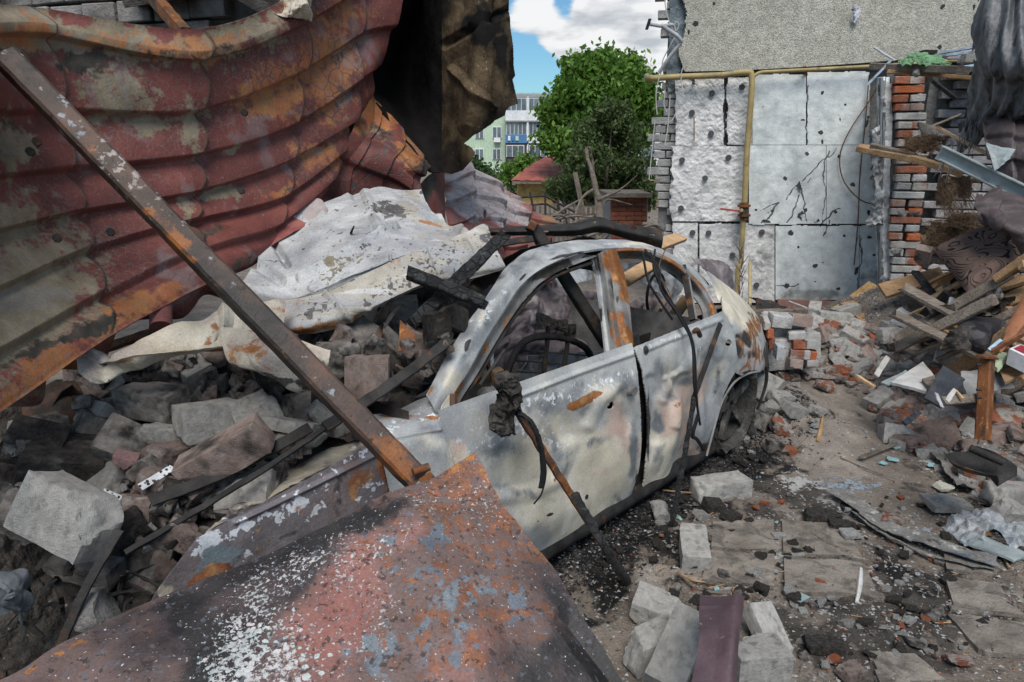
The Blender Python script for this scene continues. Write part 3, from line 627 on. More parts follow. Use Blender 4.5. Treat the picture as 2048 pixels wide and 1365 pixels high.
def _flats():
 D = 62.0; e = empty('apartment_building', A(1110, 300, D)); tag(e, 'green and white five storey apartment block beyond the trees', 'building')
 flat('wall', M_green, 880, 190, 1012, 470, D, 9, e); flat('panel', M_concrete, 1012, 196, 1330, 470, D, 9, e, .12)
 flat('roof_edge', M_concrete, 876, 189, 1334, 196, D, 9.5, e, -.3)
 for k in range(12): flat('aerial', M_concrete, 1020 + k * 24, 183, 1020.8 + k * 24, 189, D, .05, e, 1)
 flat('roof_rail', M_concrete, 1010, 184.6, 1300, 185.4, D, .05, e, 1)
 def win(x0, y0, x1, y1, n=2, back=-.1):
  f = flat('window', M_frame, x0, y0, x1, y1, D, .25, e, back)
  w = (x1 - x0 - 1.2) / n
  for k in range(n): flat('pane', M_pane, x0 + 1.1 + k * w, y0 + 1.2, x0 + w + k * w - .2, y1 - 1.2, D, .06, f, back - .04)
  return f
 for col, (x0, x1) in enumerate([(1011, 1054), (1056, 1098), (1100, 1142), (1144, 1186), (1188, 1230), (1232, 1274), (1276, 1310)]):
  win(x0 + 1, 198, x1 - 1, 223, 4, -.95); flat('balcony', M_whitep, x0, 223, x1, 243, D, .95, e, -1.0)
  win(x0 + 1, 245, x1 - 1, 270, 5, -.95); flat('balcony', M_bluep if col % 2 == 0 else M_whitep, x0, 270, x1, 287, D, .95, e, -1.0)
  flat('balcony', M_brown, x0, 287, x1, 330, D, .95, e, -.9); win(x0 + 2, 291, x1 - 6, 314, 3, -1.0)
  flat('divider', M_whitep, x1 - .4, 196, x1 + 2, 330, D, 1.1, e, -1.1)
  win(x0 + 1, 335, x1 - 1, 358, 4, -.95); flat('balcony', M_whitep, x0, 358, x1, 376, D, .95, e, -1.0)
  flat('balcony_slab', M_concrete, x0 - 1, 242.6, x1 + 1, 245, D, 1.0, e, -1.15)
 for (x0, y0, x1, y1) in [(985, 208, 1003, 232), (985, 254, 1003, 277), (985, 298, 1002, 319), (985, 343, 1002, 362), (950, 254, 968, 277), (915, 254, 933, 277), (950, 298, 968, 319), (952, 208, 968, 232)]: win(x0, y0, x1, y1, 2)
 flat('air_conditioner', M_frame, 988, 276, 1001, 285, D, .4, e, -.45)
 for k, (x, w, m) in enumerate([(1016, 5, M_whitep), (1024, 4, M_bluep), (1031, 6, M_green)]): flat('laundry', m, x, 273, x + w, 282, D, .05, e, -1.1)
_flats()
M_redroof = mat('red_tile_roof', [(.26, .075, .055), (.33, .11, .085), 2], [((.12, .03, .025), dict(scale=2.2, stretch=(0, 1, 6), thr=.58, soft=.03, h=-.3))], rough=.7, bump=(12, .5), rnd=False)
M_yellow = mat('yellow_render', [(.42, .28, .10), (.50, .35, .15), 2], [((.12, .09, .05), dict(scale=3, thr=.62, soft=.1))], rough=.9, bump=(12, .5))
def _cottage():
 D = 24.0; e = empty('cottage', A(1070, 400, D)); tag(e, 'small yellow house under a red tiled roof behind the trees', 'house')
 flat('wall', M_yellow, 1035, 366, 1330, 470, D, 6, e)
 def W(px, py, y): r = ray(px, py); t = y / r[1]; return _C + r * t
 rows = [[W(1112, 308, D + 4), W(1262, 300, D + 4)], [W(1066, 330, D + 2), W(1266, 328, D + 2)], [W(1022, 362, D - .5), W(1270, 370, D - .5)]]
 sheet('roof', rows, (70, 120), M_redroof, e, disp=lambda U, V, P, x, y: .035 * np.abs(np.sin(P[..., 0] * 9)) + .04 * (1 - (V * 6 % 1)), thick=.04)
 flat('eaves', M_woodgr, 1024, 361, 1330, 367, D, .5, e, -.5)
 f = flat('window', M_frame, 1120, 385, 1150, 425, D, .1, e, -.05); flat('pane', M_pane, 1123, 388, 1147, 422, D, .05, f, -.08)
_cottage()
def leaf_mat(name, a, b, c):
 m = bpy.data.materials.new(name); m.use_nodes = True; nt = m.node_tree; b_ = nt.nodes['Principled BSDF']
 geo = _node(nt, 'ShaderNodeNewGeometry'); cr = _node(nt, 'ShaderNodeValToRGB'); nt.links.new(geo.outputs['Random Per Island'], cr.inputs[0])
 cr.color_ramp.elements[0].color = (*a, 1); cr.color_ramp.elements[1].color = (*c, 1); k = cr.color_ramp.elements.new(.5); k.color = (*b, 1)
 nt.links.new(cr.outputs[0], b_.inputs['Base Color']); b_.inputs['Roughness'].default_value = .55; b_.inputs['Specular IOR Level'].default_value = .3
 tr = _node(nt, 'ShaderNodeBsdfTranslucent'); nt.links.new(cr.outputs[0], tr.inputs[0]); mx = _node(nt, 'ShaderNodeMixShader'); mx.inputs[0].default_value = .35
 out = [n for n in nt.nodes if n.type == 'OUTPUT_MATERIAL'][0]
 nt.links.new(b_.outputs[0], mx.inputs[1]); nt.links.new(tr.outputs[0], mx.inputs[2]); nt.links.new(mx.outputs[0], out.inputs[0]); return m
M_leafA = leaf_mat('walnut_leaves', (.05, .115, .015), (.10, .20, .03), (.17, .30, .05))
M_leafB = leaf_mat('pear_leaves', (.04, .07, .022), (.075, .115, .038), (.13, .16, .06))
M_leafC = leaf_mat('dark_leaves', (.02, .055, .012), (.04, .09, .02), (.07, .13, .035))
M_bark = mat('bark', [(.06, .05, .04), (.12, .1, .085), 8], rough=.95, bump=(20, 2))
def crown(name, lobes, nl, size, mat_, parent, seed, long_=1.6):
 """lobes: (centre, rx, ry, rz); leaves gathered in sprays spread through and round the lobes"""
 rs = np.random.RandomState(seed); per = 9; ns = nl // per; w = np.array([l[1] * l[3] for l in lobes]); w = w / w.sum()
 C_ = []
 for l, k in zip(lobes, (w * ns).astype(int)):
  d = rs.normal(size=(k, 3)); d /= np.linalg.norm(d, axis=1, keepdims=True)
  bump_ = .42 + .9 * fbm(d * 3.2 + seed + l[1], 3)
  r = rs.uniform(.25, 1, (k, 1)) ** .38 * bump_[:, None]
  C_.append(np.array(l[0]) + d * r * np.array([l[1], l[2], l[3]]))
 Cc = np.concatenate(C_); g = fbm(Cc * (1.1 / size * .09) + 3 * seed, 3); Cc = Cc[g > .49]
 n = len(Cc) * per; ctr = np.repeat(Cc, per, 0) + rs.normal(size=(n, 3)) * size * 1.25
 t = rs.normal(size=(n, 3)); t[:, 2] -= .5; t /= np.linalg.norm(t, axis=1, keepdims=True)
 b = np.cross(t, rs.normal(size=(n, 3))); b /= np.linalg.norm(b, axis=1, keepdims=True)
 s = size * rs.uniform(.6, 1.2, (n, 1)); L_ = t * s * long_ * .5; W_ = b * s * .42
 V = np.stack([ctr - L_, ctr + W_ - L_ * .1, ctr + L_, ctr - W_ - L_ * .1], 1).reshape(-1, 3)
 return mesh_obj(name, V, np.arange(n * 4).reshape(-1, 4), mat_, parent, smooth=False)
def tree(px, pyb, d, lobes, nl, size, m, label, seed, kind='broadleaf_tree', trunk=.16):
 """lobes in pixels: (px, py, rx, ry)"""
 base = A(px, pyb, d); base[2] = 0; e = empty(kind, base); tag(e, label, 'tree')
 k = d / FPX; LL = [(A(x, y, d + random.uniform(-1, 1) * rx * k * .6), rx * k, rx * k * .9, ry * k) for x, y, rx, ry in lobes]
 crown('crown', LL, nl, size, m, e, seed)
 top = np.mean([l[0] for l in LL], 0); fork = base * .45 + np.array([top[0], top[1], top[2]]) * .55; fork[2] = top[2] * .5
 tube('trunk', [base + np.array([0, 0, -.1]), base * .5 + fork * .5 + np.array([.05, 0, 0]), fork], [trunk, trunk * .7, trunk * .55], M_bark, e, smooth_n=8)
 for l in LL: tube('limb', [fork - [0, 0, .2], (fork + l[0]) / 2 + np.array([0, 0, -.12]), l[0]], [trunk * .45, trunk * .25, trunk * .06], M_bark, e, sides=5, smooth_n=6)
 return e
tree(1235, 420, 23, [(1190, 215, 92, 62), (1255, 190, 52, 52), (1130, 245, 44, 42), (1190, 155, 58, 42), (1155, 178, 38, 34), (1275, 230, 40, 60), (1130, 282, 54, 26), (1205, 125, 16, 18), (1260, 145, 18, 26), (1150, 135, 18, 14), (1098, 222, 14, 12), (1180, 290, 90, 40), (1260, 125, 9, 9)], 62000, .14, M_leafA, 'tall bright green leafy tree behind the yard', 3, 'walnut_tree', .22)
tree(1205, 440, 14, [(1215, 300, 72, 66), (1180, 340, 62, 52), (1260, 300, 48, 72), (1225, 235, 40, 32), (1140, 375, 52, 34), (1280, 380, 36, 46), (1165, 260, 30, 24), (1230, 380, 60, 40)], 46000, .062, M_leafB, 'bushy olive green fruit tree standing in front of the bright one', 8, 'fruit_tree', .1)
tree(945, 430, 30, [(955, 315, 26, 30), (985, 350, 40, 26), (925, 350, 30, 40), (950, 375, 45, 30)], 9000, .14, M_leafC, 'dark green tree beside the green flats', 13, 'broadleaf_tree')
tree(1020, 430, 27, [(1020, 350, 30, 24), (1045, 385, 34, 24), (1000, 392, 40, 30), (1050, 330, 16, 16)], 8000, .13, M_leafA, 'low green tree in front of the red tiled roof', 17, 'broadleaf_tree')
tree(1330, 330, 40, [(1325, 250, 40, 50), (1300, 300, 30, 60), (1360, 260, 50, 60)], 5000, .22, M_leafC, 'distant green tree at the corner of the shelled house', 23, 'broadleaf_tree')
M_redwall = mat('far_brick', [(.23, .075, .045), (.32, .12, .075), 8], rough=.9, bump=(20, 1), var=.15)
def _yard():
 D = 11.5; e = empty('brick_shed', A(1258, 420, D)); tag(e, 'low ruined red brick shed among burnt branches', 'shed')
 flat('wall', M_concrete, 1224, 397, 1292, 500, D, 1.5, e, .03)
 r = 0
 for y in np.arange(396, 500, 9.2):
  for x in np.arange(1222 - (r % 2) * 15, 1292, 31):
   x0, x1 = max(x, 1222), min(x + 29.4, 1293)
   if x1 - x0 > 4: flat('brick', M_redwall, x0, y + random.uniform(0, .4), x1, y + 8, D, .12, e, -.01 + random.uniform(-.012, .006))
  r += 1
 flat('roof_board', M_woodgr, 1212, 386, 1300, 394, D, 1.2, e, -.2)
 t = tube('burnt_post', [A(1150, 346, 9), A(1160, 395, 9), A(1174, 470, 9)], .035, M_woodgr, sides=6); tag(t, 'leaning grey wooden post behind the car roof', 'post')
 e = empty('burnt_tree', A(1195, 440, 8.5)); tag(e, 'dead burnt tree stem with broken branches', 'tree')
 tube('trunk', [A(1197, 490, 8.5), A(1200, 420, 8.5), A(1190, 372, 8.5), A(1172, 300, 8.5)], [.05, .05, .035, .018], M_woodgr, e, smooth_n=14, jit=.012)
 for pts in ([(1194, 375), (1165, 395), (1150, 430)], [(1196, 400), (1240, 380), (1275, 350)], [(1190, 372), (1186, 330), (1182, 300)], [(1200, 425), (1215, 400), (1262, 410)], [(1172, 300), (1180, 296), (1184, 312)], [(1200, 430), (1150, 445), (1120, 470)]):
  tube('branch', [A(x, y, 8.5 + random.uniform(-.3, .3)) for x, y in pts], [.022, .014, .006], M_woodgr, e, sides=5, smooth_n=7, jit=.006)
 e = empty('metal_railing', A(1130, 430, 10)); tag(e, 'twisted burnt metal railing frame before the yellow wall', 'railing')
 for pts in ([(1040, 395), (1090, 392), (1150, 425)], [(1042, 412), (1092, 408), (1150, 440)], [(1060, 385), (1075, 460)], [(1090, 385), (1092, 470)], [(1040, 420), (1120, 455)], [(1100, 440), (1100, 480)], [(1115, 400), (1125, 470)], [(1130, 410), (1135, 470)], [(1050, 440), (1160, 432)]):
  tube('rail', [A(x, y, 10) for x, y in pts], .016, M_charmetal, e, sides=5)
 e = empty('picket_fence', A(1100, 450, 13)); tag(e, 'old thin picket fence in front of the yellow cottage', 'fence')
 for k in range(26):
  x = 1040 + k * 9.6; flat('picket', M_woodgr, x, 415 + random.uniform(-3, 3), x + 3.2, 490, 13, .02, e)
 flat('rail', M_woodgr, 1036, 428, 1290, 431, 13, .03, e, .03); flat('rail', M_woodgr, 1036, 462, 1290, 465, 13, .03, e, .03)
 for i in range(14):
  x = random.uniform(1000, 1300); y = random.uniform(430, 480); l = random.uniform(30, 90); a = random.uniform(-.6, .6); d = random.uniform(6.5, 8.5)
  o = tube('burnt_branch', [A(x, y, d), A(x + l * .5 * math.cos(a), y - l * .5 * math.sin(a) - 4, d), A(x + l * math.cos(a), y - l * math.sin(a), d + .4)], [.02, .016, .006], M_woodgr, sides=5, smooth_n=6, jit=.008)
  tag(o, 'thin burnt branch in the tangle behind the car roof', 'branch', 'burnt branches in the tangle behind the car')
_yard()
# ------------------------------------------------------------------ the shelled house on the right
M_stucco = mat('bark_texture_render', [(.47, .455, .39), (.55, .535, .465), 3], [((.34, .325, .28), dict(kind='noise', scale=62, det=5, dist=1.6, thr=.57, soft=.07, h=-.4)), ((.4, .385, .34), dict(scale=1.6, thr=.6, soft=.15, op=.5)), ((.05, .05, .05), dict(attr='hole', scale=20, amp=.5, thr=.62, soft=.08))], rough=.95, bump=(60, 1.0), rnd=False)
M_eps = mat('torn_foam_board', [(.62, .61, .60), (.75, .74, .73), 6], [((.37, .37, .38), dict(scale=7, stretch=(1, 1, 1.6), rot=(0, .5, 0), thr=.57, soft=.06, op=.6)), ((.4, .4, .38), dict(scale=2.5, thr=.6, soft=.1, op=.6)), ((.12, .12, .12), dict(scale=90, thr=.68, soft=.03, op=.5)), ((.05, .05, .05), dict(attr='hole', scale=30, amp=.6, thr=.62, soft=.08)), ([(.27, .27, .27), (.36, .36, .36), 8], dict(attr='dirt', scale=6, amp=.8, thr=.5, soft=.15))], rough=.95, bump=(120, .6), bump2=(22, 1.5), rnd=False)
M_board = mat('pale_blue_skim', [(.60, .635, .635), (.70, .725, .72), 2.2], [((.30, .34, .35), dict(scale=2.2, thr=.57, soft=.12, op=.7)), ((.10, .10, .10), dict(scale=62, thr=.705, soft=.02, det=3)), ((.1, .11, .12), dict(attr='crack', scale=22, amp=.25, thr=.6, soft=.2, h=-.8)), ((.05, .055, .06), dict(attr='hole', scale=32, amp=.7, thr=.55, soft=.07, h=-1.5)), ([(.2, .21, .21), (.3, .31, .3), 8], dict(attr='dirt', scale=5, amp=.8, thr=.5, soft=.2))], rough=.75, bump=(20, .5), rnd=False)
M_sbrick = mat('white_silicate_brick', [(.33, .32, .31), (.44, .43, .42), 6], [((.16, .15, .145), dict(scale=3, thr=.58, soft=.1)), ((.08, .08, .08), dict(scale=40, thr=.68, soft=.03, op=.7))], rough=.95, bump=(40, 1.0), var=.15)
M_joint = mat('dark_joint', [(.12, .115, .11), (.2, .195, .19), 12], rough=.95, bump=(30, 1))
M_glue = mat('blue_grey_adhesive', [(.12, .165, .19), (.2, .235, .25), 7], [((.34, .35, .35), dict(scale=18, thr=.62, soft=.05))], rough=.9, bump=(25, 2.0), rnd=False)
M_plug = mat('anchor_plug', [(.05, .055, .06), (.13, .135, .14), 70], rough=.8, bump=(160, 1.0))
M_gas = mat('yellow_pipe_paint', [(.30, .225, .095), (.38, .30, .14), 5], [((.19, .09, .04), dict(scale=9, thr=.65, soft=.05)), ((.14, .12, .09), dict(scale=4, thr=.6, soft=.1, op=.6))], rough=.5, bump=(60, .15))
M_redp = mat('red_lever_paint', [(.42, .05, .03), (.3, .04, .03), 20], rough=.5, bump=(60, .3))
M_greyp = mat('grey_conduit', [(.3, .3, .32), (.42, .42, .44), 10], rough=.6, bump=(60, .3))
M_cable = mat('cable_black', (.012, .012, .013), rough=.6, bump=(60, .2))
M_cablew = mat('cable_pale', (.42, .41, .39), rough=.6, bump=(60, .2))
def torn(seed, amp, fr=6.0, side='LRTB'):
 """a ragged outline: keep points whose distance to the chosen edges beats noise"""
 def k(U, V, P, px, py):
  nu, nv = U.max(), V.max(); e = np.full(U.shape, 9.0)
  if 'L' in side: e = np.minimum(e, U / nu)
  if 'R' in side: e = np.minimum(e, 1 - U / nu)
  if 'T' in side: e = np.minimum(e, V / nv)
  if 'B' in side: e = np.minimum(e, 1 - V / nv)
  return e >= amp * (fbm(P * fr + seed, 4) - .42) * 2
 return k
def _house():
 e = empty('shelled_house', AW(1540, 600)); tag(e, 'shell damaged house wall with grey render above torn foam boards', 'house')
 a = AW(1322, 600); 
 W0 = np.array([a[0], a[1], 0.0])
 bm = bmesh.new(); ang = math.atan2(WD[1], WD[0])
 bx(bm, -.09, 9.0, .02, .35, -.4, 7.5); obj_bm('core', bm, M_joint, e, loc=W0, rot=(0, 0, ang))
 rs = random.Random(5)
 def brick_at(u, z, w, h, out, parent=e, m=M_sbrick, name='brick', dep=.12, base=W0):
  b = bmesh.new(); j = lambda: rs.uniform(-.004, .004); bx(b, 0, w, -dep, 0, 0, h)
  for v in b.verts: v.co.x += j(); v.co.z += j(); v.co.y += j()
  bmesh.ops.bevel(b, geom=b.edges[:], offset=.006, segments=1, affect='EDGES')
  p = base + WD * u + WN * (out - dep * 1.0) ; p = p.copy(); p[2] = z
  return obj_bm(name, b, m, parent, loc=p, rot=(0, 0, ang))
 z = 0.0; r = 0
 while z < 3.6:
  edge = -0.12 + .09 * math.sin(z * 3.1) + (.1 if z < 1.7 else 0.0) + rs.uniform(-.05, .05) - (.04 if 1.0 < z < 1.6 else 0)
  u = edge + (0.0 if r % 2 else -.06)
  right = .26 if z > .95 else .40
  while u < right:
   w = .24 if (r % 3) else .115
   if rs.random() > .05: brick_at(u, z + .01, w, .078, .02 + rs.uniform(-.012, .012))
   u += w + .012
  z += .09; r += 1
 def P(x, y, o): return AW(x, y, o)
 sheet('adhesive', [[P(1330, -40, .06), P(1362, -40, .06), P(1372, -40, .06)], [P(1335, 40, .07), P(1368, 45, .06), P(1376, 45, .06)], [P(1338, 100, .07), P(1352, 100, .07), P(1368, 100, .06)], [P(1328, 150, .07), P(1345, 150, .07), P(1360, 150, .07)], [P(1332, 185, .05), P(1340, 185, .05), P(1348, 185, .05)]], (50, 24), M_glue, e, keep=torn(4, .35, 9, 'LR'), wr=.05, wrs=14, thick=.02)
 def hole(l): return lambda x, y, G: blobs(x, y, l)
 rl = [(1428, 8, 5, 5, 0, 1.3), (1389, 47, 9, 9, 0, 1.4), (1447, 64, 3, 3, 0, 1), (1883, 14, 8, 10, 30, 1.2), (1877, 94, 8, 7, 0, 1.4), (1610, 58, 3, 3, 0, 1), (1525, 54, 2, 2, 0, 1), (1735, 30, 3, 3, 0, 1), (1705, 20, 5, 6, 0, 1.1), (1377, 66, 4, 9, 0, 1.1)]
 def ctr(y): return [P(1352, y, .13), P(1500, y, .13), P(1700, y, .13), P(1980, y, .13), P(2140, y, .13)]
 rows = [ctr(-420), ctr(-200), ctr(0), [P(1352, 60, .13), P(1500, 60, .13), P(1700, 60, .13), P(1980, 55, .13), P(2140, 55, .13)], [P(1354, 144, .13), P(1500, 140, .13), P(1700, 128, .13), P(1980, 106, .13), P(2140, 98, .13)]]
 def rk(U, V, G, x, y):
  return (x > 1366 + 26 * (fbm(G * 5, 4) - .5) + 10 * np.sin(y * .045))
 sheet('render_coat', rows, (120, 260), M_stucco, e, keep=rk, masks=dict(hole=hole(rl)), thick=.05, wr=.004, wrs=3)
 holes = [(1424, 187, 6, 6, 0, 1), (1484, 175, 6, 6, 0, 1), (1384, 226, 6, 6, 0, 1), (1422, 268, 6, 6, 0, 1), (1364, 321, 5, 5, 0, 1), (1457, 316, 6, 6, 0, 1), (1410, 357, 6, 6, 0, 1), (1362, 417, 6, 6, 0, 1), (1385, 466, 6, 6, 0, 1), (1417, 467, 6, 6, 0, 1), (1465, 511, 6, 6, 0, 1), (1513, 571, 6, 6, 0, 1), (1524, 465, 6, 6, 0, 1)]
 def q(x0, y0, x1, y1, o=.10): return [[P(x0, y0, o), P((x0 + x1) / 2, y0, o), P(x1, y0, o)], [P(x0, (y0 + y1) / 2, o), P((x0 + x1) / 2, (y0 + y1) / 2, o), P(x1, (y0 + y1) / 2, o)], [P(x0, y1, o), P((x0 + x1) / 2, y1, o), P(x1, y1, o)]]
 def lump_d(a): return lambda U, V, G, x, y: a * (fbm(G * np.array([14, 14, 20.]), 4) - .5) + a * .8 * (crumple(G * 30, 2) - .4)
 dirt = hole([(1370, 560, 60, 60, 0, .6), (1520, 520, 40, 70, 0, .45), (1350, 420, 30, 60, 0, .5), (1640, 590, 90, 14, 0, .7), (1720, 520, 40, 60, 0, .4)])
 for i, (b, sd, am) in enumerate([((1350, 158, 1450, 292), 'LR', .07), ((1453, 156, 1506, 290), 'L', .16), ((1339, 293, 1491, 443), 'L', .11), ((1341, 447, 1395, 606), 'L', .22), ((1399, 447, 1549, 606), 'T', .02)]):
  sheet('foam_board', q(*b), (90, 90), M_eps, e, keep=torn(i * 7 + 2, am, 7, sd), disp=lump_d(.020 if i < 3 else .010), masks=dict(hole=hole([]), dirt=dirt), thick=.04)
 bh = [(1645, 186, 5, 9, 20, 1.2), (1690, 211, 6, 6, 0, 1), (1641, 265, 9, 11, 30, 1.1), (1645, 285, 5, 12, 0, .9), (1526, 214, 2, 4, 0, 1), (1605, 241, 9, 4, 0, .9), (1614, 309, 8, 7, 30, 1), (1678, 314, 7, 7, 0, 1.1), (1570, 358, 9, 8, 60, 1.2), (1599, 374, 10, 10, 0, 1), (1705, 371, 9, 9, 45, 1.2), (1612, 420, 6, 6, 0, 1), (1671, 425, 8, 6, 20, 1), (1740, 426, 8, 9, 0, 1.1), (1513, 420, 6, 5, 0, 1), (1688, 473, 6, 7, 0, .9), (1580, 467, 9, 9, 0, 1.1), (1596, 495, 5, 6, 0, 1), (1738, 475, 10, 8, 0, 1), (1630, 532, 9, 8, 0, 1.1), (1646, 526, 3, 4, 0, 1), (1571, 572, 12, 8, 20, 1.1), (1676, 578, 8, 7, 0, 1), (1630, 564, 4, 3, 0, 1), (1748, 510, 7, 5, 0, 1), (1712, 540, 10, 20, 0, .8), (1610, 428, 18, 18, 0, .62), (1635, 443, 14, 12, 0, .6), (1530, 445, 20, 8, 0, .8), (1540, 425, 16, 12, 0, .5), (1600, 378, 14, 20, 10, .5), (1680, 240, 5, 26, -15, .6), (1735, 245, 6, 30, 10, .7), (1480, 262, 6, 8, 0, 1)]
 bh = [(x, y, a * .78, b * .78, c, d) for x, y, a, b, c, d in bh]
 cr = [[(1598, 368), (1575, 400)], [(1602, 365), (1650, 320), (1668, 300)], [(1604, 380), (1590, 420), (1575, 445)], [(1604, 380), (1610, 440)], [(1615, 370), (1622, 360)], [(1530, 440), (1560, 410), (1520, 418)], [(1640, 450), (1680, 420)], [(1550, 575), (1600, 572)], [(1660, 440), (1645, 470)], [(1722, 480), (1716, 600)], [(1615, 170), (1612, 290)], [(1652, 300), (1646, 448)]]
 def crack(x, y, G):
  m = np.zeros_like(x)
  for p in cr: m = np.maximum(m, line(x + 22 * (fbm(G * 7, 4) - .5), y + 22 * (fbm(G * 7 + 7, 4) - .5), p, 2.6))
  return m
 ms = dict(hole=hole(bh), crack=crack, dirt=dirt)
 for i, (b, sd, am) in enumerate([((1505, 148, 1613, 290), 'TR', .010), ((1614, 143, 1740, 290), 'TR', .012), ((1498, 291, 1652, 450), 'B', .012), ((1653, 291, 1750, 450), 'B', .012), ((1551, 451, 1718, 602), 'TB', .014), ((1719, 451, 1758, 606), 'LTB', .03)]):
  sheet('skimmed_board', q(*b, .115), (80, 90), M_board, e, keep=torn(i * 5 + 40, am, 12, sd), masks=ms, thick=.05)
 tb = bmesh.new(); bx(tb, 1.28, 2.95, -.16, 0.02, -.2, .11); obj_bm('plinth', tb, mat('plinth_paint', [(.26, .13, .11), (.33, .19, .16), 4], rough=.8), e, loc=W0, rot=(0, 0, ang))
 for (x, y, *_r) in holes:
  c = P(x, y, .125); bm = bmesh.new(); bmesh.ops.create_cone(bm, cap_ends=True, segments=14, radius1=.032, radius2=.029, depth=.012)
  obj_bm('anchor_plug', bm, M_plug, e, loc=c, rot=(R(90), 0, ang))
 for (u_, z_) in ((.66, 1.98), (.66, 2.07), (.66, 2.16), (.66, 1.89)): brick_at(u_, z_, .115, .078, .035)
 RP = lambda px_, y_, o: P(px_, y_, o)
 rows = [[P(1752, y, .11), P(1752 + 12 * 1, y, .5), P(1752 + 20, y, .92)] for y in (150, 300, 450, 610)]
 sheet('return_board', rows, (80, 50), M_board, e, keep=torn(90, .03, 8, 'LT'), masks=dict(hole=hole([(1757, 180, 4, 20, 0, .8), (1760, 330, 4, 40, 0, .9), (1758, 450, 6, 50, 0, 1), (1762, 540, 6, 60, 0, .9)]), crack=lambda x, y, G: np.maximum(line(x, y, [(1760, 150), (1757, 600)], 3), line(x, y, [(1766, 200), (1762, 600)], 2.5)), dirt=hole([(1760, 400, 12, 200, 0, .7)])), thick=.03, wr=.03)
 fe = [[P(x0 + dx, y, .95) for dx in (0, 7, 15)] for x0, y in ((1768, 170), (1770, 260), (1765, 350), (1764, 430), (1765, 520), (1767, 600), (1770, 650))]
 sheet('foam_edge', fe, (110, 14), M_eps, e, keep=torn(12, .35, 12, 'L'), disp=lump_d(.04), masks=dict(hole=hole([]), dirt=hole([(1772, 400, 12, 30, 0, .6)])), thick=.05)
 f2 = [[P(x0 + dx, y, .98) for dx in (0, 9, 20)] for x0, y in ((1745, 262), (1742, 300), (1745, 350), (1748, 400), (1744, 440), (1750, 452))]
 sheet('foam_edge', f2, (70, 14), M_eps, e, keep=torn(31, .5, 10, 'LRTB'), disp=lump_d(.07), masks=dict(hole=hole([]), dirt=hole([(1760, 320, 20, 60, 0, 1.0), (1755, 420, 14, 30, 0, .8)])), thick=.06)
 base = P(1780, 600, .9); base[2] = 0; M_pm = M_mortar
 d_ = 6.35
 wpx = lambda z_: 0
 bm = bmesh.new(); bx(bm, .012, .242, 0, .24, -.2, 2.42)
 for v in bm.verts: v.co.x -= .105 * max(v.co.z, 0)
 obj_bm('pier_core', bm, M_mortar, e, loc=base + WN * -.012, rot=(0, 0, ang))
 z = 0.05; r = 0
 while z < 2.36:
  pat = [(0, .12), (.13, .12)] if r % 3 != 1 else [(0, .25)]
  for (u, w) in pat:
   m = rs.choice([M_brick, M_brick, M_brickclean, M_mortar, M_blockpink, M_brick, M_brick, M_mortar]) if not (1.55 < z < 1.62) else M_brick
   sh = rs.uniform(-.02, .012) + (.02 * math.sin(z * 5))
   bb = brick_at(u + sh - .105 * z, z, w, .064, .12 + rs.uniform(-.012, .014), m=m, base=base, dep=.12)
  z += .077; r += 1
 e2 = empty('annexe', P(1900, 600, 0)); tag(e2, 'dark doorless room of white silicate brick behind the red brick pier', 'annexe')
 b0 = P(1836, 600, 0.13); b0[2] = 0; z = -.02; r = 0
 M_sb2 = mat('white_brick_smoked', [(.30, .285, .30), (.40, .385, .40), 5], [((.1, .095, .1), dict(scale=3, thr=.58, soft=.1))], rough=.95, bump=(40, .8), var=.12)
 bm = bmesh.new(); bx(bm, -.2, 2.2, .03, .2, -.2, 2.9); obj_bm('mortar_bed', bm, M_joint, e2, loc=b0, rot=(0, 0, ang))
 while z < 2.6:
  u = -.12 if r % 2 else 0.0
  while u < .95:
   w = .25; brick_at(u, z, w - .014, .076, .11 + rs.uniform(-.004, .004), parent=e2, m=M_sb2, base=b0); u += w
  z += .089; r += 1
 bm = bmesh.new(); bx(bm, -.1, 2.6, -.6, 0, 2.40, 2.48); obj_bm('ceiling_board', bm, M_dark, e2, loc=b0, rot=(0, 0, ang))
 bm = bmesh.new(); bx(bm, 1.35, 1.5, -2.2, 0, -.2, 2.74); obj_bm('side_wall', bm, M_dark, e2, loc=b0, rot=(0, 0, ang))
 g = empty('gas_pipe', P(1480, 560, .2)); tag(g, 'ochre yellow gas pipe running along and down the damaged wall', 'pipe')
 o = .22
 tube('pipe', [P(1300, 162, -.5), P(1294, 153, -.15), P(1303, 157, .2), P(1362, 154, o), P(1440, 151, o), P(1492, 145, o), P(1503, 153, o), P(1502, 200, o), P(1494, 300, o), P(1489, 405, o)], .031, M_gas, g, sides=12, smooth_n=90)
 tube('pipe', [P(1489, 405, o), P(1484, 480, o), P(1482, 524, o), P(1476, 540, o), P(1474, 600, o)], .028, M_gas, g, sides=12, smooth_n=30)
 tube('branch_pipe', [P(1502, 158, o), P(1520, 146, o), P(1560, 143, o), P(1765, 132, o), P(1960, 118, o), P(2100, 108, o)], .018, M_gas, g, sides=10, smooth_n=40)
 for yy in (412, 431):
  bm = bmesh.new(); bmesh.ops.create_cone(bm, cap_ends=True, segments=16, radius1=.068, radius2=.068, depth=.022); obj_bm('flange', bm, M_rust, g, loc=P(1488, yy, o), smooth=True)
 v = tube('valve', [P(1488, 406, o), P(1488, 440, o)], .048, M_rust, g, sides=10)
 beam('valve_lever', P(1441, 418, o + .1), P(1482, 423, o + .08), .03, .018, M_redp, g)
 tube('valve_knob', [P(1483, 421, o + .05), P(1483, 421, o + .14)], .02, M_gas, g)
 for (x, y) in ((1384, 156), (1609, 141), (1895, 124)): beam('bracket', P(x, y - 8, o), P(x + 4, y + 14, .08), .03, .012, M_rust, g)
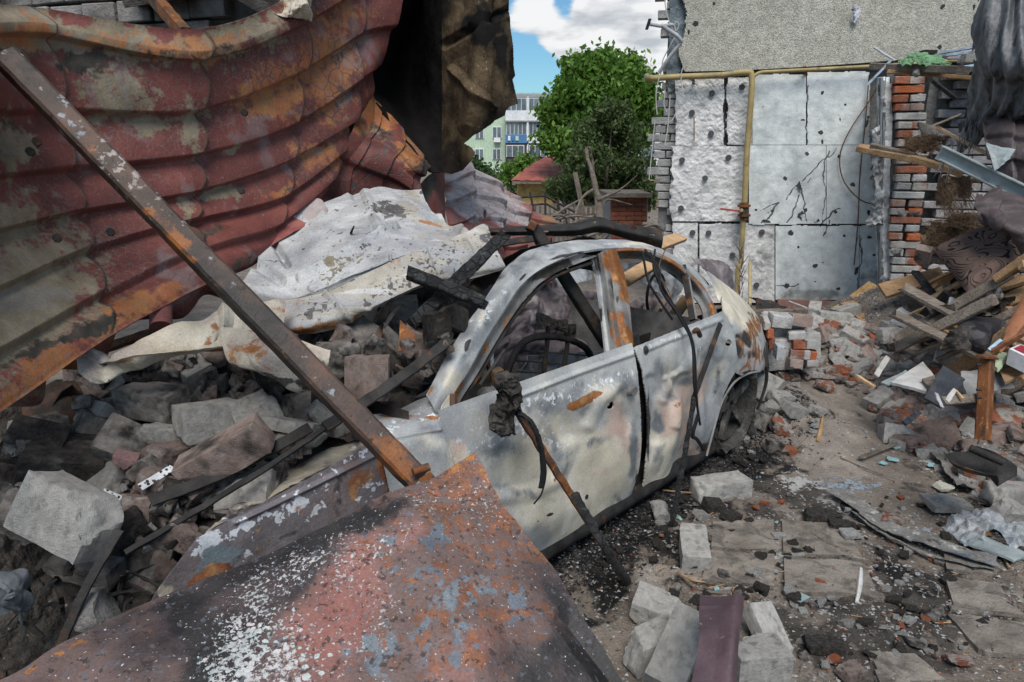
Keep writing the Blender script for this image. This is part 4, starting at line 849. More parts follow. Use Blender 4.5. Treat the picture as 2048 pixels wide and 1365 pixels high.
 p = empty('conduit_bracket', P(1350, 70, .15)); tag(p, 'grey bent steel bracket with a slotted end plate at the torn house corner', 'bracket')
 tube('arm', [P(1322, 51, .35), P(1354, 72, .3)], .022, M_greyp, p); tube('arm', [P(1354, 72, .3), P(1361, 80, .3), P(1360, 88, .28), P(1341, 112, .26), P(1318, 146, .2)], .02, M_greyp, p, smooth_n=20)
 tube('arm', [P(1300, 49, .4), P(1322, 53, .35), P(1345, 50, .25)], .018, M_greyp, p); beam('end_plate', P(1293, 60, .45), P(1300, 38, .45), .05, .012, M_charmetal, p, up=(1, .3, 0))
 for k, pts in enumerate([[(1328, -10), (1334, 30), (1350, 70), (1356, 68)], [(1348, 48), (1352, 62), (1358, 50), (1352, 44), (1348, 52)], [(1360, 82), (1370, 120), (1362, 150), (1366, 190)], [(1354, 66), (1336, 100), (1326, 120), (1324, 135)], [(1330, 180), (1328, 210), (1334, 225)], [(1318, 155), (1312, 190), (1314, 230)], [(1358, 152), (1380, 160), (1396, 172)], [(1340, 190), (1336, 250), (1330, 290)], [(1310, 240), (1304, 300), (1298, 360)], [(1356, 215), (1345, 240), (1330, 250)]]):
  t = tube('dangling_wire', [P(x, y, .2 + .03 * (k % 3)) for x, y in pts], .006, M_cablew, sides=5, smooth_n=16); tag(t, 'pale thin wire dangling at the torn corner of the house', 'wire', 'wires dangling at the torn house corner')
 for pts, lab in (([(1762, 160), (1740, 200), (1700, 260), (1680, 310), (1686, 360), (1720, 400), (1760, 412)], 'thin looped wire curving across the pale blue boards'), ([(1738, 150), (1730, 250), (1720, 350), (1716, 440), (1708, 530)], 'straight rusty wire hanging down the pale blue boards'), ([(1388, 235), (1388, 281)], 'short rusty wire on the torn white foam board')):
  t = tube('wall_wire', [P(x, y, .16) for x, y in pts], .006, M_rust, sides=5, smooth_n=24); tag(t, lab, 'wire')
 rag = sheet('grey_rag', [[P(1705, 10, .16), P(1712, 8, .19), P(1722, 14, .16)], [P(1704, 24, .16), P(1712, 26, .2), P(1722, 28, .16)], [P(1700, 46, .16), P(1708, 48, .19), P(1714, 50, .16)]], (30, 24), mat('pale_rag_cloth', [(.5, .5, .56), (.6, .6, .66), 8], rough=.95), wr=.05, wrs=14, ragged=.2)
 tag(rag, 'small pale rag stuck high on the grey rendered wall', 'rag')
_house()
# ------------------------------------------------------------------ red metal tile sheets on the left
def tile_h(U, V, step_amp=.019, wave_amp=.030, ux=1.0):
 """profile of pressed metal tile: rounded waves along V, a step at each whole U that follows the wave"""
 f = V - np.floor(V); w = np.where(f < .84, .5 - .5 * np.cos(np.pi * (f / .84) ** .8), .5 + .5 * np.cos(np.pi * (f - .84) / .16))
 u = U - .075 * np.abs(np.sin(np.pi * V)); g = u - np.floor(u)
 st = np.where(g < .016, 1 - g / .016, (g - .016) / .984)
 return wave_amp * w + step_amp * st
def seam_shade(k=1.0):  # mask for the dark step line that paints in the overlap's shade
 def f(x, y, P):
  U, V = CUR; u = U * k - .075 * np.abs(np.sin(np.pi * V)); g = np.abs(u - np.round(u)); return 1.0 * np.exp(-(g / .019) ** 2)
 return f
def _redsheet():
 e = empty('bent_metal_tile_sheet', A(300, 700, 2.2)); tag(e, 'huge bent red metal tile sheet with crackled burnt paint at the left', 'roof sheet')
 cols = {
  'Z': ([(-330, 40), (-330, 120), (-320, 260), (-310, 410), (-300, 530), (-290, 660), (-280, 790), (-270, 900)], 1.25),
  'M': ([(-120, 14), (-110, 82), (-110, 236), (-100, 372), (-90, 490), (-80, 618), (-70, 748), (-60, 860)], 1.55),
  '0': ([(62, 14), (84, 82), (102, 236), (128, 350), (146, 437), (168, 517), (195, 612), (222, 672)], 2.0),
  '1': ([(402, 57), (395, 124), (385, 228), (385, 318), (380, 392), (376, 455), (395, 520), (410, 572)], 2.35),
  '2': ([(600, -20), (606, 50), (592, 150), (577, 258), (571, 328), (560, 402), (545, 460), (520, 520)], 2.72),
  '3': ([(735, -140), (722, -20), (705, 82), (708, 175), (692, 250), (672, 305), (650, 360), (622, 410)], 3.05),
  '4': ([(850, -180), (812, -60), (776, 62), (740, 130), (725, 190), (702, 255), (675, 320), (650, 370)], 3.2)}
 dof = [0, .04, .1, .13, .14, .12, .06, 0]
 G = []
 for r in range(8): G.append([A(*cols[k][0][r], cols[k][1] + (dof[r] if k in 'M012' else dof[r] * .5)) for k in 'ZM01234'])
 m = dict(
  beige=lambda x, y, P: blobs(x, y, [(60, 590, 130, 150, 0, 1.1), (10, 440, 90, 60, 0, .95), (20, 300, 50, 60, 0, .8), (230, 190, 100, 60, 0, .85), (300, 240, 80, 40, 0, .7), (60, 60, 300, 40, 8, 1.3), (440, 80, 120, 30, -10, 1.2), (440, 388, 48, 16, -25, 1.1), (465, 300, 34, 9, -20, 1.1), (378, 250, 26, 60, 0, .85), (378, 420, 18, 40, 0, .7), (540, 60, 60, 40, -20, .8), (0, 690, 90, 60, 0, 1)]),
  orange=lambda x, y, P: blobs(x, y, [(560, 190, 110, 70, -35, .75), (670, 140, 60, 130, 10, .85), (640, 320, 60, 50, -30, .8), (60, 70, 300, 30, 6, .65), (370, 90, 120, 30, 0, .7), (260, 620, 120, 30, -25, .95), (90, 740, 120, 40, -30, .95), (560, 380, 60, 30, -20, .6), (700, 40, 60, 60, 0, .6), (215, 650, 40, 18, -30, 1.1)]),
  soot=lambda x, y, P: np.maximum(blobs(x, y, [(165, 135, 50, 28, 0, 1.1), (400, 475, 60, 14, -25, .8), (20, 250, 40, 20, 0, .5), (180, 655, 70, 18, -20, 1.1), (70, 700, 80, 14, -25, .9), (75, 290, 8, 10, 0, 1.3), (490, 227, 5, 5, 0, 1.2), (484, 383, 5, 5, 0, 1.2), (115, 478, 6, 5, 0, 1.2), (222, 465, 12, 12, 0, .8), (400, 105, 200, 16, 0, .5), (450, 560, 90, 20, -25, .7)]), 0),
  crack=lambda x, y, P: np.clip(blobs(x, y, [(60, 560, 170, 200, 0, 1), (250, 200, 120, 80, 0, 1), (520, 130, 110, 100, 0, .9), (680, 100, 70, 160, 0, 1), (230, 500, 110, 90, 0, .9), (450, 250, 120, 60, 0, .6), (60, 760, 140, 60, -20, 1), (640, 330, 70, 60, 0, 1), (300, 330, 200, 60, 0, .45)]), 0, 1),
  bigcrack=lambda x, y, P: np.clip(blobs(x, y, [(540, 130, 80, 70, -40, 1), (560, 375, 70, 50, -20, 1), (680, 180, 50, 130, 5, 1), (235, 510, 50, 70, 0, .8), (350, 520, 60, 50, 0, .6)]), 0, 1))
 bend = lambda U, V, P, x, y: tile_h(U + .0, V) * np.clip((7 - V) * 1.5, 0, 1) * np.clip(V * 1.2 + .25, 0, 1) + .02 * (fbm(P * 3, 3) - .5) + .004 * (crumple(P * 12, 2) - .4)
 m['seam_shade'] = seam_shade()
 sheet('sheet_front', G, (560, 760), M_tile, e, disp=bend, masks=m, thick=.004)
 lip = [[(-200, 22, 1.5), (62, 12, 1.98), (240, 30, 2.15), (400, 56, 2.33), (440, 60, 2.36), (520, 30, 2.5), (600, -25, 2.7)], [(-200, 10, 1.6), (62, 3, 2.08), (240, 22, 2.25), (400, 50, 2.43), (440, 54, 2.46), (520, 22, 2.6), (600, -34, 2.8)]]
 sheet('crumpled_lip', grid_px([[(545, -60, 2.75), (600, -60, 2.75), (660, -60, 2.8)], [(560, -10, 2.68), (600, 5, 2.6), (640, -20, 2.7)], [(555, 22, 2.62), (590, 25, 2.6), (628, 15, 2.68)], [(545, 24, 2.6), (585, 40, 2.62), (618, 36, 2.7)]]), (50, 50), M_cream, e, wr=.10, wrs=9, masks=dict(rust=lambda x, y, P: .35 + 0 * x, soot=lambda x, y, P: 0 * x + .2))
 sk = grid_px([[(-200, 760, 1.6), (0, 700, 1.85), (120, 668, 2.0), (220, 640, 2.12), (310, 585, 2.25), (420, 552, 2.4)],
     [(-200, 830, 1.55), (0, 765, 1.8), (110, 738, 1.95), (215, 690, 2.1), (330, 612, 2.28), (440, 575, 2.42)],
     [(-200, 900, 1.6), (0, 832, 1.86), (100, 770, 2.0), (200, 705, 2.15), (345, 625, 2.36), (445, 600, 2.5)]])
 sheet('skirt', sk, (60, 220), M_tile, e, wr=.03, wrs=6, disp=lambda U, V, P, x, y: .03 * np.sin(U * 5.0), masks=dict(beige=lambda x, y, P: blobs(x, y, [(20, 800, 80, 40, -30, .7)]), orange=lambda x, y, P: blobs(x, y, [(110, 715, 150, 36, -30, 1.1), (300, 610, 90, 22, -30, .9)]), soot=lambda x, y, P: blobs(x, y, [(190, 655, 75, 18, -15, 1.2), (75, 690, 60, 12, -20, .9)]), crack=lambda x, y, P: 1 + 0 * x, bigcrack=lambda x, y, P: 0 * x), thick=.004)
 for (x, y, d) in ((75, 285, 1.9), (490, 227, 2.45), (484, 383, 2.4), (115, 478, 1.95), (222, 466, 2.1), (62, 305, 1.9)):
  tube('screw', [A(x, y, d - .0), A(x - 2, y - 2, d - .035)], .012, M_charmetal, e, sides=7)
 f = grid_px([[(812, -160, 3.15), (850, -160, 3.5), (880, -160, 3.25), (940, -160, 3.1), (1000, -160, 3.1), (1050, -160, 3.3)],
     [(800, -10, 3.2), (850, -20, 3.6), (884, -10, 3.3), (950, 0, 3.15), (1005, -5, 3.15), (1055, 10, 3.4)],
     [(775, 60, 3.25), (830, 60, 3.75), (884, 60, 3.35), (955, 60, 3.1), (1012, 70, 3.2), (1060, 90, 3.4)],
     [(740, 110, 3.28), (820, 130, 3.8), (886, 130, 3.4), (965, 130, 3.12), (1008, 140, 3.2), (1060, 150, 3.4)],
     [(728, 168, 3.3), (815, 195, 3.8), (892, 190, 3.42), (950, 190, 3.15), (1000, 195, 3.2), (1060, 215, 3.35)],
     [(775, 235, 3.32), (830, 250, 3.65), (900, 245, 3.4), (945, 238, 3.2), (985, 245, 3.2), (1040, 260, 3.3)],
     [(822, 292, 3.3), (850, 300, 3.5), (905, 290, 3.38), (930, 280, 3.25), (950, 290, 3.22), (1000, 300, 3.28)],
     [(850, 338, 3.3), (870, 345, 3.4), (902, 346, 3.34), (925, 345, 3.26), (945, 340, 3.22), (980, 335, 3.26)],
     [(860, 370, 3.3), (880, 375, 3.36), (905, 376, 3.34), (930, 370, 3.28), (950, 368, 3.26), (985, 365, 3.26)]])
 OUT = [(700, -200), (1019, -200), (1018, -20), (1019, 20), (1022, 60), (1027, 92), (1028, 130), (1031, 152), (1026, 160), (1031, 182), (1037, 208), (1020, 214), (1013, 222), (1010, 232), (990, 242), (985, 248), (957, 267), (950, 270), (928, 287), (940, 293), (951, 304), (946, 318), (925, 341), (903, 349), (884, 345), (862, 346), (850, 338), (812, 290), (770, 232), (727, 168), (745, 110), (776, 60)]
 sheet('folded_back', f, (320, 320), M_tileback, e, keep=lambda U, V, P, x, y: inpoly(x, y, OUT), disp=lambda U, V, P, x, y: (U > 1.5) * (.045 * line(x, y, [(955, 0), (968, 60), (962, 150), (945, 250)], 30) - .035 * line(x, y, [(990, 0), (1000, 90), (990, 200)], 14) - .03 * line(x, y, [(890, 90), (960, 50), (1020, 20)], 12) + .03 * line(x, y, [(905, 140), (985, 215)], 12)) + .02 * (fbm(P * 4, 3) - .5), masks=dict(brown=lambda x, y, P: np.clip(blobs(x, y, [(950, 110, 62, 190, -3, 1.1), (930, 250, 50, 50, 0, .9), (1012, 120, 16, 120, 0, .7)]), 0, 1) * (x > 882), soot=lambda x, y, P: np.maximum(blobs(x, y, [(960, 40, 60, 34, -20, .9), (1000, 90, 18, 50, 0, .8), (960, -40, 90, 60, 0, .8)]), (x < 884) * .9)), thick=.004, wr=.02, wrs=7)
 e = empty('fallen_metal_tile_sheet', A(760, 400, 3.3)); tag(e, 'red crackled metal tile sheet lying under the black folded roof edge', 'roof sheet')
 g = grid_px([[(735, 165, 3.22), (770, 215, 3.35), (800, 255, 3.38), (835, 300, 3.38), (862, 335, 3.35)],
     [(712, 225, 3.18), (755, 268, 3.24), (795, 300, 3.24), (825, 335, 3.24), (845, 350, 3.3)],
     [(700, 270, 3.12), (735, 300, 3.16), (775, 320, 3.2), (812, 345, 3.25), (838, 372, 3.3)],
     [(655, 350, 3.15), (705, 360, 3.2), (755, 375, 3.25), (800, 390, 3.3), (860, 420, 3.35)],
     [(610, 420, 3.2), (690, 440, 3.3), (740, 450, 3.35), (800, 460, 3.4), (880, 480, 3.4)]])
 sheet('sheet_front', g, (220, 260), M_tile, e, disp=lambda U, V, P, x, y: tile_h(U * .8 + .3, V * .7 + .1, .012, .022) + .012 * (crumple(P * 3, 2) - .4) - .03 * line(x, y, [(760, 190), (745, 260), (690, 330)], 30), masks=dict(orange=lambda x, y, P: blobs(x, y, [(760, 220, 40, 50, 45, 1.1), (830, 300, 30, 40, 40, 1.1), (740, 190, 30, 30, 0, .9)]), beige=lambda x, y, P: blobs(x, y, [(735, 200, 30, 40, 0, .9), (740, 260, 40, 20, 20, .55)]), soot=lambda x, y, P: blobs(x, y, [(850, 370, 22, 50, -20, 1.1), (760, 262, 40, 14, 30, .6)]), crack=lambda x, y, P: 0 * x + .25, bigcrack=lambda x, y, P: np.clip(blobs(x, y, [(740, 340, 150, 90, 0, 1.2)]), 0, 1)), thick=.004)
 e = empty('pink_metal_tile_sheet', A(980, 440, 3.9)); tag(e, 'faded pink metal tile sheet sloping down beyond the white sheet', 'roof sheet')
 g = grid_px([[(880, 345, 3.9), (930, 333, 4.2), (975, 365, 4.4), (1030, 405, 4.5), (1075, 430, 4.6), (1105, 452, 4.7)],
     [(885, 385, 3.75), (935, 380, 4.0), (985, 405, 4.15), (1030, 440, 4.3), (1060, 460, 4.4), (1100, 490, 4.45)],
     [(888, 430, 3.6), (935, 435, 3.8), (985, 455, 3.9), (1020, 480, 4.0), (1060, 500, 4.1), (1100, 530, 4.2)],
     [(890, 500, 3.5), (935, 510, 3.6), (985, 520, 3.7), (1020, 540, 3.8), (1060, 560, 3.9), (1100, 580, 4.0)]])
 sheet('sheet_front', g, (200, 240), M_tile2, e, disp=lambda U, V, P, x, y: tile_h(V * 1.25 + U * .35, U * .8, .03, .035) + .02 * (fbm(P * 3.5, 3) - .5), masks=dict(beige=lambda x, y, P: blobs(x, y, [(960, 400, 70, 60, 20, .85), (1010, 410, 60, 40, 40, .8), (920, 350, 40, 30, 0, .8)]), orange=lambda x, y, P: blobs(x, y, [(1080, 440, 40, 20, 40, .7)]), soot=lambda x, y, P: blobs(x, y, [(969, 428, 5, 14, 0, 1.0)]), crack=lambda x, y, P: np.clip(blobs(x, y, [(1000, 430, 120, 60, 0, 1)]), 0, 1)), thick=.004)
 g = grid_px([[(838, 372, 3.4), (862, 348, 3.5), (890, 345, 3.6)], [(842, 400, 3.4), (866, 395, 3.45), (890, 395, 3.6)], [(850, 440, 3.4), (870, 440, 3.45), (892, 440, 3.55)], [(850, 500, 3.4), (870, 500, 3.4), (892, 500, 3.5)]])
 o = sheet('red_metal_strip', g, (60, 30), M_tile, masks=dict(soot=lambda x, y, P: blobs(x, y, [(845, 380, 20, 50, 0, 1.1)]), orange=lambda x, y, P: 0 * x, beige=lambda x, y, P: 0 * x, crack=lambda x, y, P: 0 * x, bigcrack=lambda x, y, P: 0 * x), wr=.02)
 tag(o, 'narrow upright red metal strip between the crackled and the pink sheets', 'metal strip')
_redsheet()
def _backwall():
 e = empty('ruined_outbuilding', A(250, 60, 4.4)); tag(e, 'smoke darkened white brick wall seen above the red roof sheet', 'wall')
 a = A(60, 0, 4.3); ang = 0.28; ex = np.array([math.cos(ang), -math.sin(ang), 0]); nn = np.array([-math.sin(ang), -math.cos(ang), 0])
 rs = random.Random(3); M_w = mat('smoked_white_brick', [(.22, .2, .19), (.33, .31, .3), 6], [((.05, .045, .04), dict(scale=2.5, thr=.56, soft=.12))], rough=.95, bump=(40, 1), var=.15)
 bm = bmesh.new(); bx(bm, -1.6, 1.9, .03, .3, 1.9 - a[2], 4.2 - a[2]); obj_bm('mortar_bed', bm, M_joint, e, loc=a, rot=(0, 0, -ang))
 z = 2.05; r = 0
 while z < 3.3:
  u = -1.2 + (.127 if r % 2 else 0)
  while u < 1.32 - (z - 2.2) * .1:
   b = bmesh.new(); bx(b, 0, .242, -.06, .05, 0, .118)
   for v in b.verts: v.co.x += rs.uniform(-.004, .004); v.co.z += rs.uniform(-.004, .004)
   bmesh.ops.bevel(b, geom=b.edges[:], offset=.006, segments=1, affect='EDGES')
   p = a + ex * u + nn * rs.uniform(-.008, .01); p[2] = z; obj_bm('brick', b, M_w, e, loc=p, rot=(0, 0, -ang)); u += .256
  z += .132; r += 1
 o = beam('smoky_rafter', A(285, -30, 3.7), A(372, 70, 3.3), .05, .07, M_rust, rough=.004); tag(o, 'thin rusty rafter slanting before the dark brick wall', 'rafter')
 o = lump('sooty_slab', 'slab', M_blockblk, .8, A(520, -10, 3.9), (.3, .5, .4), (1.4, .8, .7), 2, 'black sooty concrete slab above the red sheet edge', 'slab')
 o = lump('sooty_slab', 'slab', M_dark, .9, A(450, -60, 4.1), (.2, -.2, .2), (1.2, 1.0, 1.2), 1, 'charred wreckage behind the roof sheet at the top edge', 'slab')
 for k, (p, q, w, lab) in enumerate([((580, -40, 4.3), (700, 200, 4.2), .5, 'dark smoked wall panel hidden behind the folded roof sheet')]):
  pass
_backwall()
# ------------------------------------------------------------------ long scorched box beam
def _beam():
 a, b = A(14, 118, 1.78), A(836, 962, 1.80)
 e = empty('steel_box_beam', b); tag(e, 'long scorched square steel beam slanting down across the red sheet', 'beam')
 o = beam('beam_body', a, b, .062, .062, M_beam, e, up=(.35, -.75, .55), seg=200, rough=.0012)
 me = o.data; V = np.empty(len(me.vertices) * 3, np.float32); me.vertices.foreach_get('co', V); V = V.reshape(-1, 3).astype(float); 
 x, y = project(V)
 for k, l in dict(pale=[(120, 230, 60, 24, 45, .55), (175, 275, 50, 14, 45, .5), (60, 150, 50, 20, 45, .3)], dust=[(250, 350, 90, 26, 46, .75), (200, 300, 40, 20, 46, .4)], rust=[(300, 430, 60, 24, 48, .5), (350, 470, 70, 20, 46, .6), (800, 920, 60, 40, 46, .9), (760, 880, 70, 30, 46, .55), (440, 598, 12, 20, 0, 1), (565, 715, 12, 20, 0, .8), (170, 300, 60, 8, 50, .5)], soot=[(480, 630, 130, 40, 46, 1.0), (400, 550, 60, 30, 46, .8), (60, 130, 20, 14, 40, .9), (580, 720, 80, 24, 46, .55)]).items():
  at = me.attributes.new(k, 'FLOAT', 'POINT'); at.data.foreach_set('value', blobs(x, y, l).astype(np.float32))
 tube('stub_pipe', [A(826, 945, 1.74), A(858, 934, 1.76)], .011, M_rust, e, sides=12)
 beam('flange_plate', A(842, 966, 1.74), A(866, 950, 1.75), .03, .01, M_rust, e)
_beam()
# ------------------------------------------------------------------ white burnt sheets heaped between the red sheets and the car
def _white():
 ms = dict(cream=lambda x, y, P: blobs(x, y, [(820, 420, 60, 50, 0, .6), (900, 470, 60, 30, 0, .6)]), moss=lambda x, y, P: blobs(x, y, [(680, 525, 50, 28, -20, .62), (640, 545, 20, 20, 0, .4)]), soot=lambda x, y, P: blobs(x, y, [(778, 422, 38, 14, 12, 1.1), (842, 386, 5, 5, 0, 1.2), (800, 432, 30, 8, 20, .9)]), rust=lambda x, y, P: blobs(x, y, [(850, 445, 50, 6, 15, .5)]))
 e = empty('white_roof_sheet', A(700, 500, 2.8)); tag(e, 'large ash white buckled metal sheet with a burnt spot on its ridge', 'metal sheet')
 g = grid_px([[(540, 432, 2.95), (600, 420, 3.0), (660, 408, 3.05), (700, 392, 3.1), (755, 373, 3.1), (800, 378, 3.1), (842, 374, 3.1)],
     [(530, 468, 2.8), (590, 455, 2.85), (650, 430, 2.88), (705, 412, 2.9), (765, 402, 2.92), (815, 408, 2.95), (862, 418, 3.0)],
     [(515, 515, 2.65), (590, 500, 2.7), (655, 480, 2.7), (720, 458, 2.72), (785, 445, 2.75), (840, 448, 2.8), (892, 452, 2.9)],
     [(480, 565, 2.52), (560, 550, 2.55), (640, 535, 2.55), (715, 510, 2.57), (790, 485, 2.6), (860, 478, 2.68), (925, 466, 2.8)],
     [(445, 552, 2.48), (560, 590, 2.45), (640, 570, 2.45), (715, 540, 2.47), (790, 512, 2.5), (860, 492, 2.6), (930, 470, 2.75)],
     [(470, 600, 2.48), (565, 610, 2.45), (640, 590, 2.45), (715, 555, 2.47), (790, 524, 2.5), (860, 500, 2.6), (935, 475, 2.75)]])
 def dd(U, V, P, x, y):
  r = np.zeros_like(x)
  for p, w, a in (([(600, 555), (700, 500), (790, 452)], 10, .018), ([(500, 470), (600, 440), (700, 398)], 9, .02), ([(620, 575), (680, 535)], 8, .012), ([(760, 420), (880, 440), (930, 470)], 9, .014), ([(500, 520), (560, 560)], 14, -.02), ([(730, 385), (760, 460)], 12, .012), ([(860, 380), (880, 430), (935, 470)], 12, .02), ([(780, 510), (785, 545)], 5, .012), ([(560, 440), (545, 480), (575, 530)], 9, -.02)): r += a * line(x, y, p, w)
  return 1.5 * r + .016 * (crumple(P * 4.5, 2) - .4) + .02 * (fbm(P * 3.2, 3) - .5) - .03 * blobs(x, y, [(775, 425, 35, 10, 12, 1)])
 sheet('sheet_top', g, (240, 320), M_ashsheet, e, disp=dd, masks=ms, wr=.010, wrs=7, ragged=.012, keep=lambda U, V, P, x, y: ~((x < 520) & (y < 452 + (x - 430) * -.3)))
 g = grid_px([[(455, 610, 2.5), (560, 602, 2.44), (640, 585, 2.44), (720, 548, 2.46), (800, 512, 2.5), (870, 488, 2.6), (955, 452, 2.72), (975, 452, 2.74)],
     [(480, 640, 2.4), (570, 630, 2.36), (645, 618, 2.36), (730, 595, 2.4), (800, 560, 2.44), (870, 530, 2.52), (945, 495, 2.62), (990, 490, 2.66)],
     [(520, 662, 2.36), (590, 655, 2.32), (655, 640, 2.33), (740, 615, 2.38), (810, 585, 2.42), (870, 562, 2.5), (945, 540, 2.6), (1010, 528, 2.64)],
     [(560, 678, 2.4), (600, 672, 2.35), (660, 662, 2.36), (735, 628, 2.4), (800, 600, 2.44), (865, 576, 2.52), (950, 558, 2.62), (1012, 535, 2.66)]])
 e = empty('spotted_cream_sheet', A(740, 600, 2.4)); tag(e, 'cream metal sheet flecked with soot hanging under the white one', 'metal sheet')
 def d2(U, V, P, x, y):
  r = np.zeros_like(x)
  for p, w, a in (([(640, 570), (700, 640)], 9, .012), ([(850, 500), (875, 560)], 8, .014), ([(930, 480), (950, 520)], 8, .012), ([(600, 610), (740, 620)], 8, .01)): r += a * line(x, y, p, w)
  return 1.1 * r + .012 * (crumple(P * 5, 2) - .4) + .04 * (fbm(P * 3.2, 3) - .5)
 sheet('sheet_top', g, (150, 300), M_ashsheet, e, disp=d2, wr=.016, wrs=6, masks=dict(cream=lambda x, y, P: .75 + 0 * x - .25 * (x > 860), moss=lambda x, y, P: 0 * x, rust=lambda x, y, P: np.maximum(blobs(x, y, [(620, 660, 80, 10, -10, .8), (720, 632, 100, 8, -20, .6)]), .12), soot=lambda x, y, P: blobs(x, y, [(720, 505, 12, 6, 0, 1), (640, 610, 30, 22, 0, .55), (735, 610, 16, 9, 0, 1.0), (620, 625, 10, 14, 0, .9), (790, 570, 40, 16, -30, .62), (840, 525, 60, 30, 20, .42), (970, 475, 14, 18, 0, .75), (715, 532, 12, 8, 0, .8), (700, 560, 12, 6, 0, .7), (900, 520, 40, 40, 0, .4)])), ragged=.01)
 e = empty('cream_ridge_trim', A(420, 640, 2.1)); tag(e, 'crumpled cream ridge trim with rust streaks reaching left over the rubble', 'metal trim')
 g = grid_px([[(192, 738, 2.0), (250, 690, 2.0), (330, 650, 2.05), (400, 632, 2.1), (440, 612, 2.15), (500, 612, 2.2), (570, 600, 2.3)],
     [(190, 736, 1.98), (250, 705, 1.95), (330, 680, 1.98), (400, 668, 2.0), (446, 650, 2.05), (510, 650, 2.12), (575, 645, 2.2)],
     [(186, 738, 2.0), (250, 722, 1.93), (330, 712, 1.96), (400, 706, 1.98), (440, 700, 2.02), (520, 682, 2.08), (590, 672, 2.15)],
     [(186, 742, 2.06), (250, 728, 2.0), (330, 718, 2.04), (400, 712, 2.05), (440, 706, 2.1), (520, 690, 2.16), (600, 678, 2.25)]])
 cm = dict(rust=lambda x, y, P: blobs(x, y, [(425, 665, 12, 26, 20, .75), (560, 620, 40, 14, 0, .5), (500, 605, 60, 8, 0, .6), (440, 700, 60, 5, -10, .9), (250, 722, 60, 4, -10, .8), (640, 650, 90, 10, -10, .8)]), soot=lambda x, y, P: blobs(x, y, [(200, 735, 20, 8, -20, .7), (300, 690, 40, 8, -20, .35), (620, 620, 12, 20, 0, .8)]))
 sheet('trim_face', g, (80, 260), M_cream, e, wr=.03, wrs=5, masks=cm, disp=lambda U, V, P, x, y: .03 * (crumple(P * np.array([4, 4, 11.]), 2) - .4) - .05 * np.exp(-((V - 1.1) / .5) ** 2) + .02 * line(x, y, [(445, 610), (455, 690)], 12) - .02 * line(x, y, [(470, 610), (480, 690)], 14), ragged=.012)
 e = empty('pink_scorched_trim', A(560, 720, 1.95)); tag(e, 'pinkish scorched trim strip hanging beneath the long steel beam', 'metal trim')
 g = grid_px([[(438, 650, 2.06), (500, 655, 2.05), (560, 665, 2.05), (610, 680, 2.05), (664, 697, 2.05)],
     [(440, 690, 2.0), (500, 700, 1.98), (560, 712, 1.97), (610, 725, 1.98), (662, 715, 2.03)],
     [(455, 728, 2.0), (500, 738, 1.98), (555, 752, 1.98), (600, 775, 1.98), (650, 745, 2.04)],
     [(470, 735, 2.05), (505, 745, 2.03), (556, 760, 2.02), (600, 785, 2.02), (640, 770, 2.08)]])
 sheet('trim_face', g, (90, 160), M_cream, e, wr=.05, wrs=5, masks=dict(rust=lambda x, y, P: .28 + 0 * x, soot=lambda x, y, P: blobs(x, y, [(560, 765, 120, 14, 12, .8), (640, 740, 30, 20, 0, .5)])), ragged=.03)
 g = grid_px([[(418, 512, 2.75), (470, 470, 2.8), (530, 428, 2.9), (610, 400, 3.0)], [(424, 535, 2.68), (480, 495, 2.72), (545, 452, 2.8), (640, 412, 3.0)], [(448, 552, 2.62), (500, 520, 2.66), (560, 480, 2.75), (660, 425, 2.95)]])
 o = sheet('red_scorched_sliver', g, (50, 120), M_tile2, wr=.02, disp=lambda U, V, P, x, y: .03 * line(x, y, [(430, 510), (520, 450), (600, 405)], 10), masks=dict(beige=lambda x, y, P: blobs(x, y, [(560, 425, 50, 14, -30, .9)]), orange=lambda x, y, P: 0 * x, soot=lambda x, y, P: 0 * x, crack=lambda x, y, P: 0 * x))
 tag(o, 'dull red metal sliver at the left edge of the white sheet', 'metal strip')
 o = sheet('pink_corner_sheet', grid_px([[(600, 400, 2.95), (640, 396, 2.97), (655, 418, 2.9)], [(590, 425, 2.9), (630, 425, 2.9), (652, 436, 2.88)], [(560, 470, 2.86), (600, 460, 2.86), (640, 445, 2.86)]]), (30, 40), M_tile2, masks=dict(beige=lambda x, y, P: .8 + 0 * x, orange=lambda x, y, P: 0 * x, soot=lambda x, y, P: 0 * x, crack=lambda x, y, P: 0 * x), ragged=.08)
 tag(o, 'small pale pink sheet corner behind the top of the white sheet', 'metal strip')
 t = tube('bent_nail', [A(702, 467, 2.70), A(708, 453, 2.66)], [.006, .003], M_charmetal, sides=6); tag(t, 'dark bent nail standing out of the white sheet', 'nail')
 o = beam('charred_batten', A(1002, 478, 2.45), A(832, 640, 2.35), .045, .03, M_char, up=(.3, -.8, .5), seg=120, rough=.005, ends=.03); tag(o, 'charred black timber batten rising to the right over the cream sheet', 'batten')
 o = beam('charred_batten', A(820, 548, 2.33), A(958, 602, 2.3), .042, .034, M_char, up=(.3, -.8, .5), seg=110, rough=.005, ends=.03); tag(o, 'charred black timber batten sloping down to the windscreen pillar', 'batten')
 g = grid_px([[(958, 458, 3.6), (1060, 452, 3.7), (1150, 446, 3.8), (1195, 434, 3.85), (1240, 447, 3.9), (1322, 458, 4.0)],
     [(965, 464, 3.5), (1060, 462, 3.6), (1150, 459, 3.7), (1200, 450, 3.75), (1250, 462, 3.85), (1326, 478, 3.9)],
     [(975, 472, 3.55), (1060, 472, 3.65), (1150, 472, 3.75), (1200, 466, 3.8), (1250, 478, 3.9), (1322, 503, 3.95)]])
 holes = [(1005, 462), (1078, 463), (1092, 463), (1188, 444), (1268, 457), (1305, 470)]
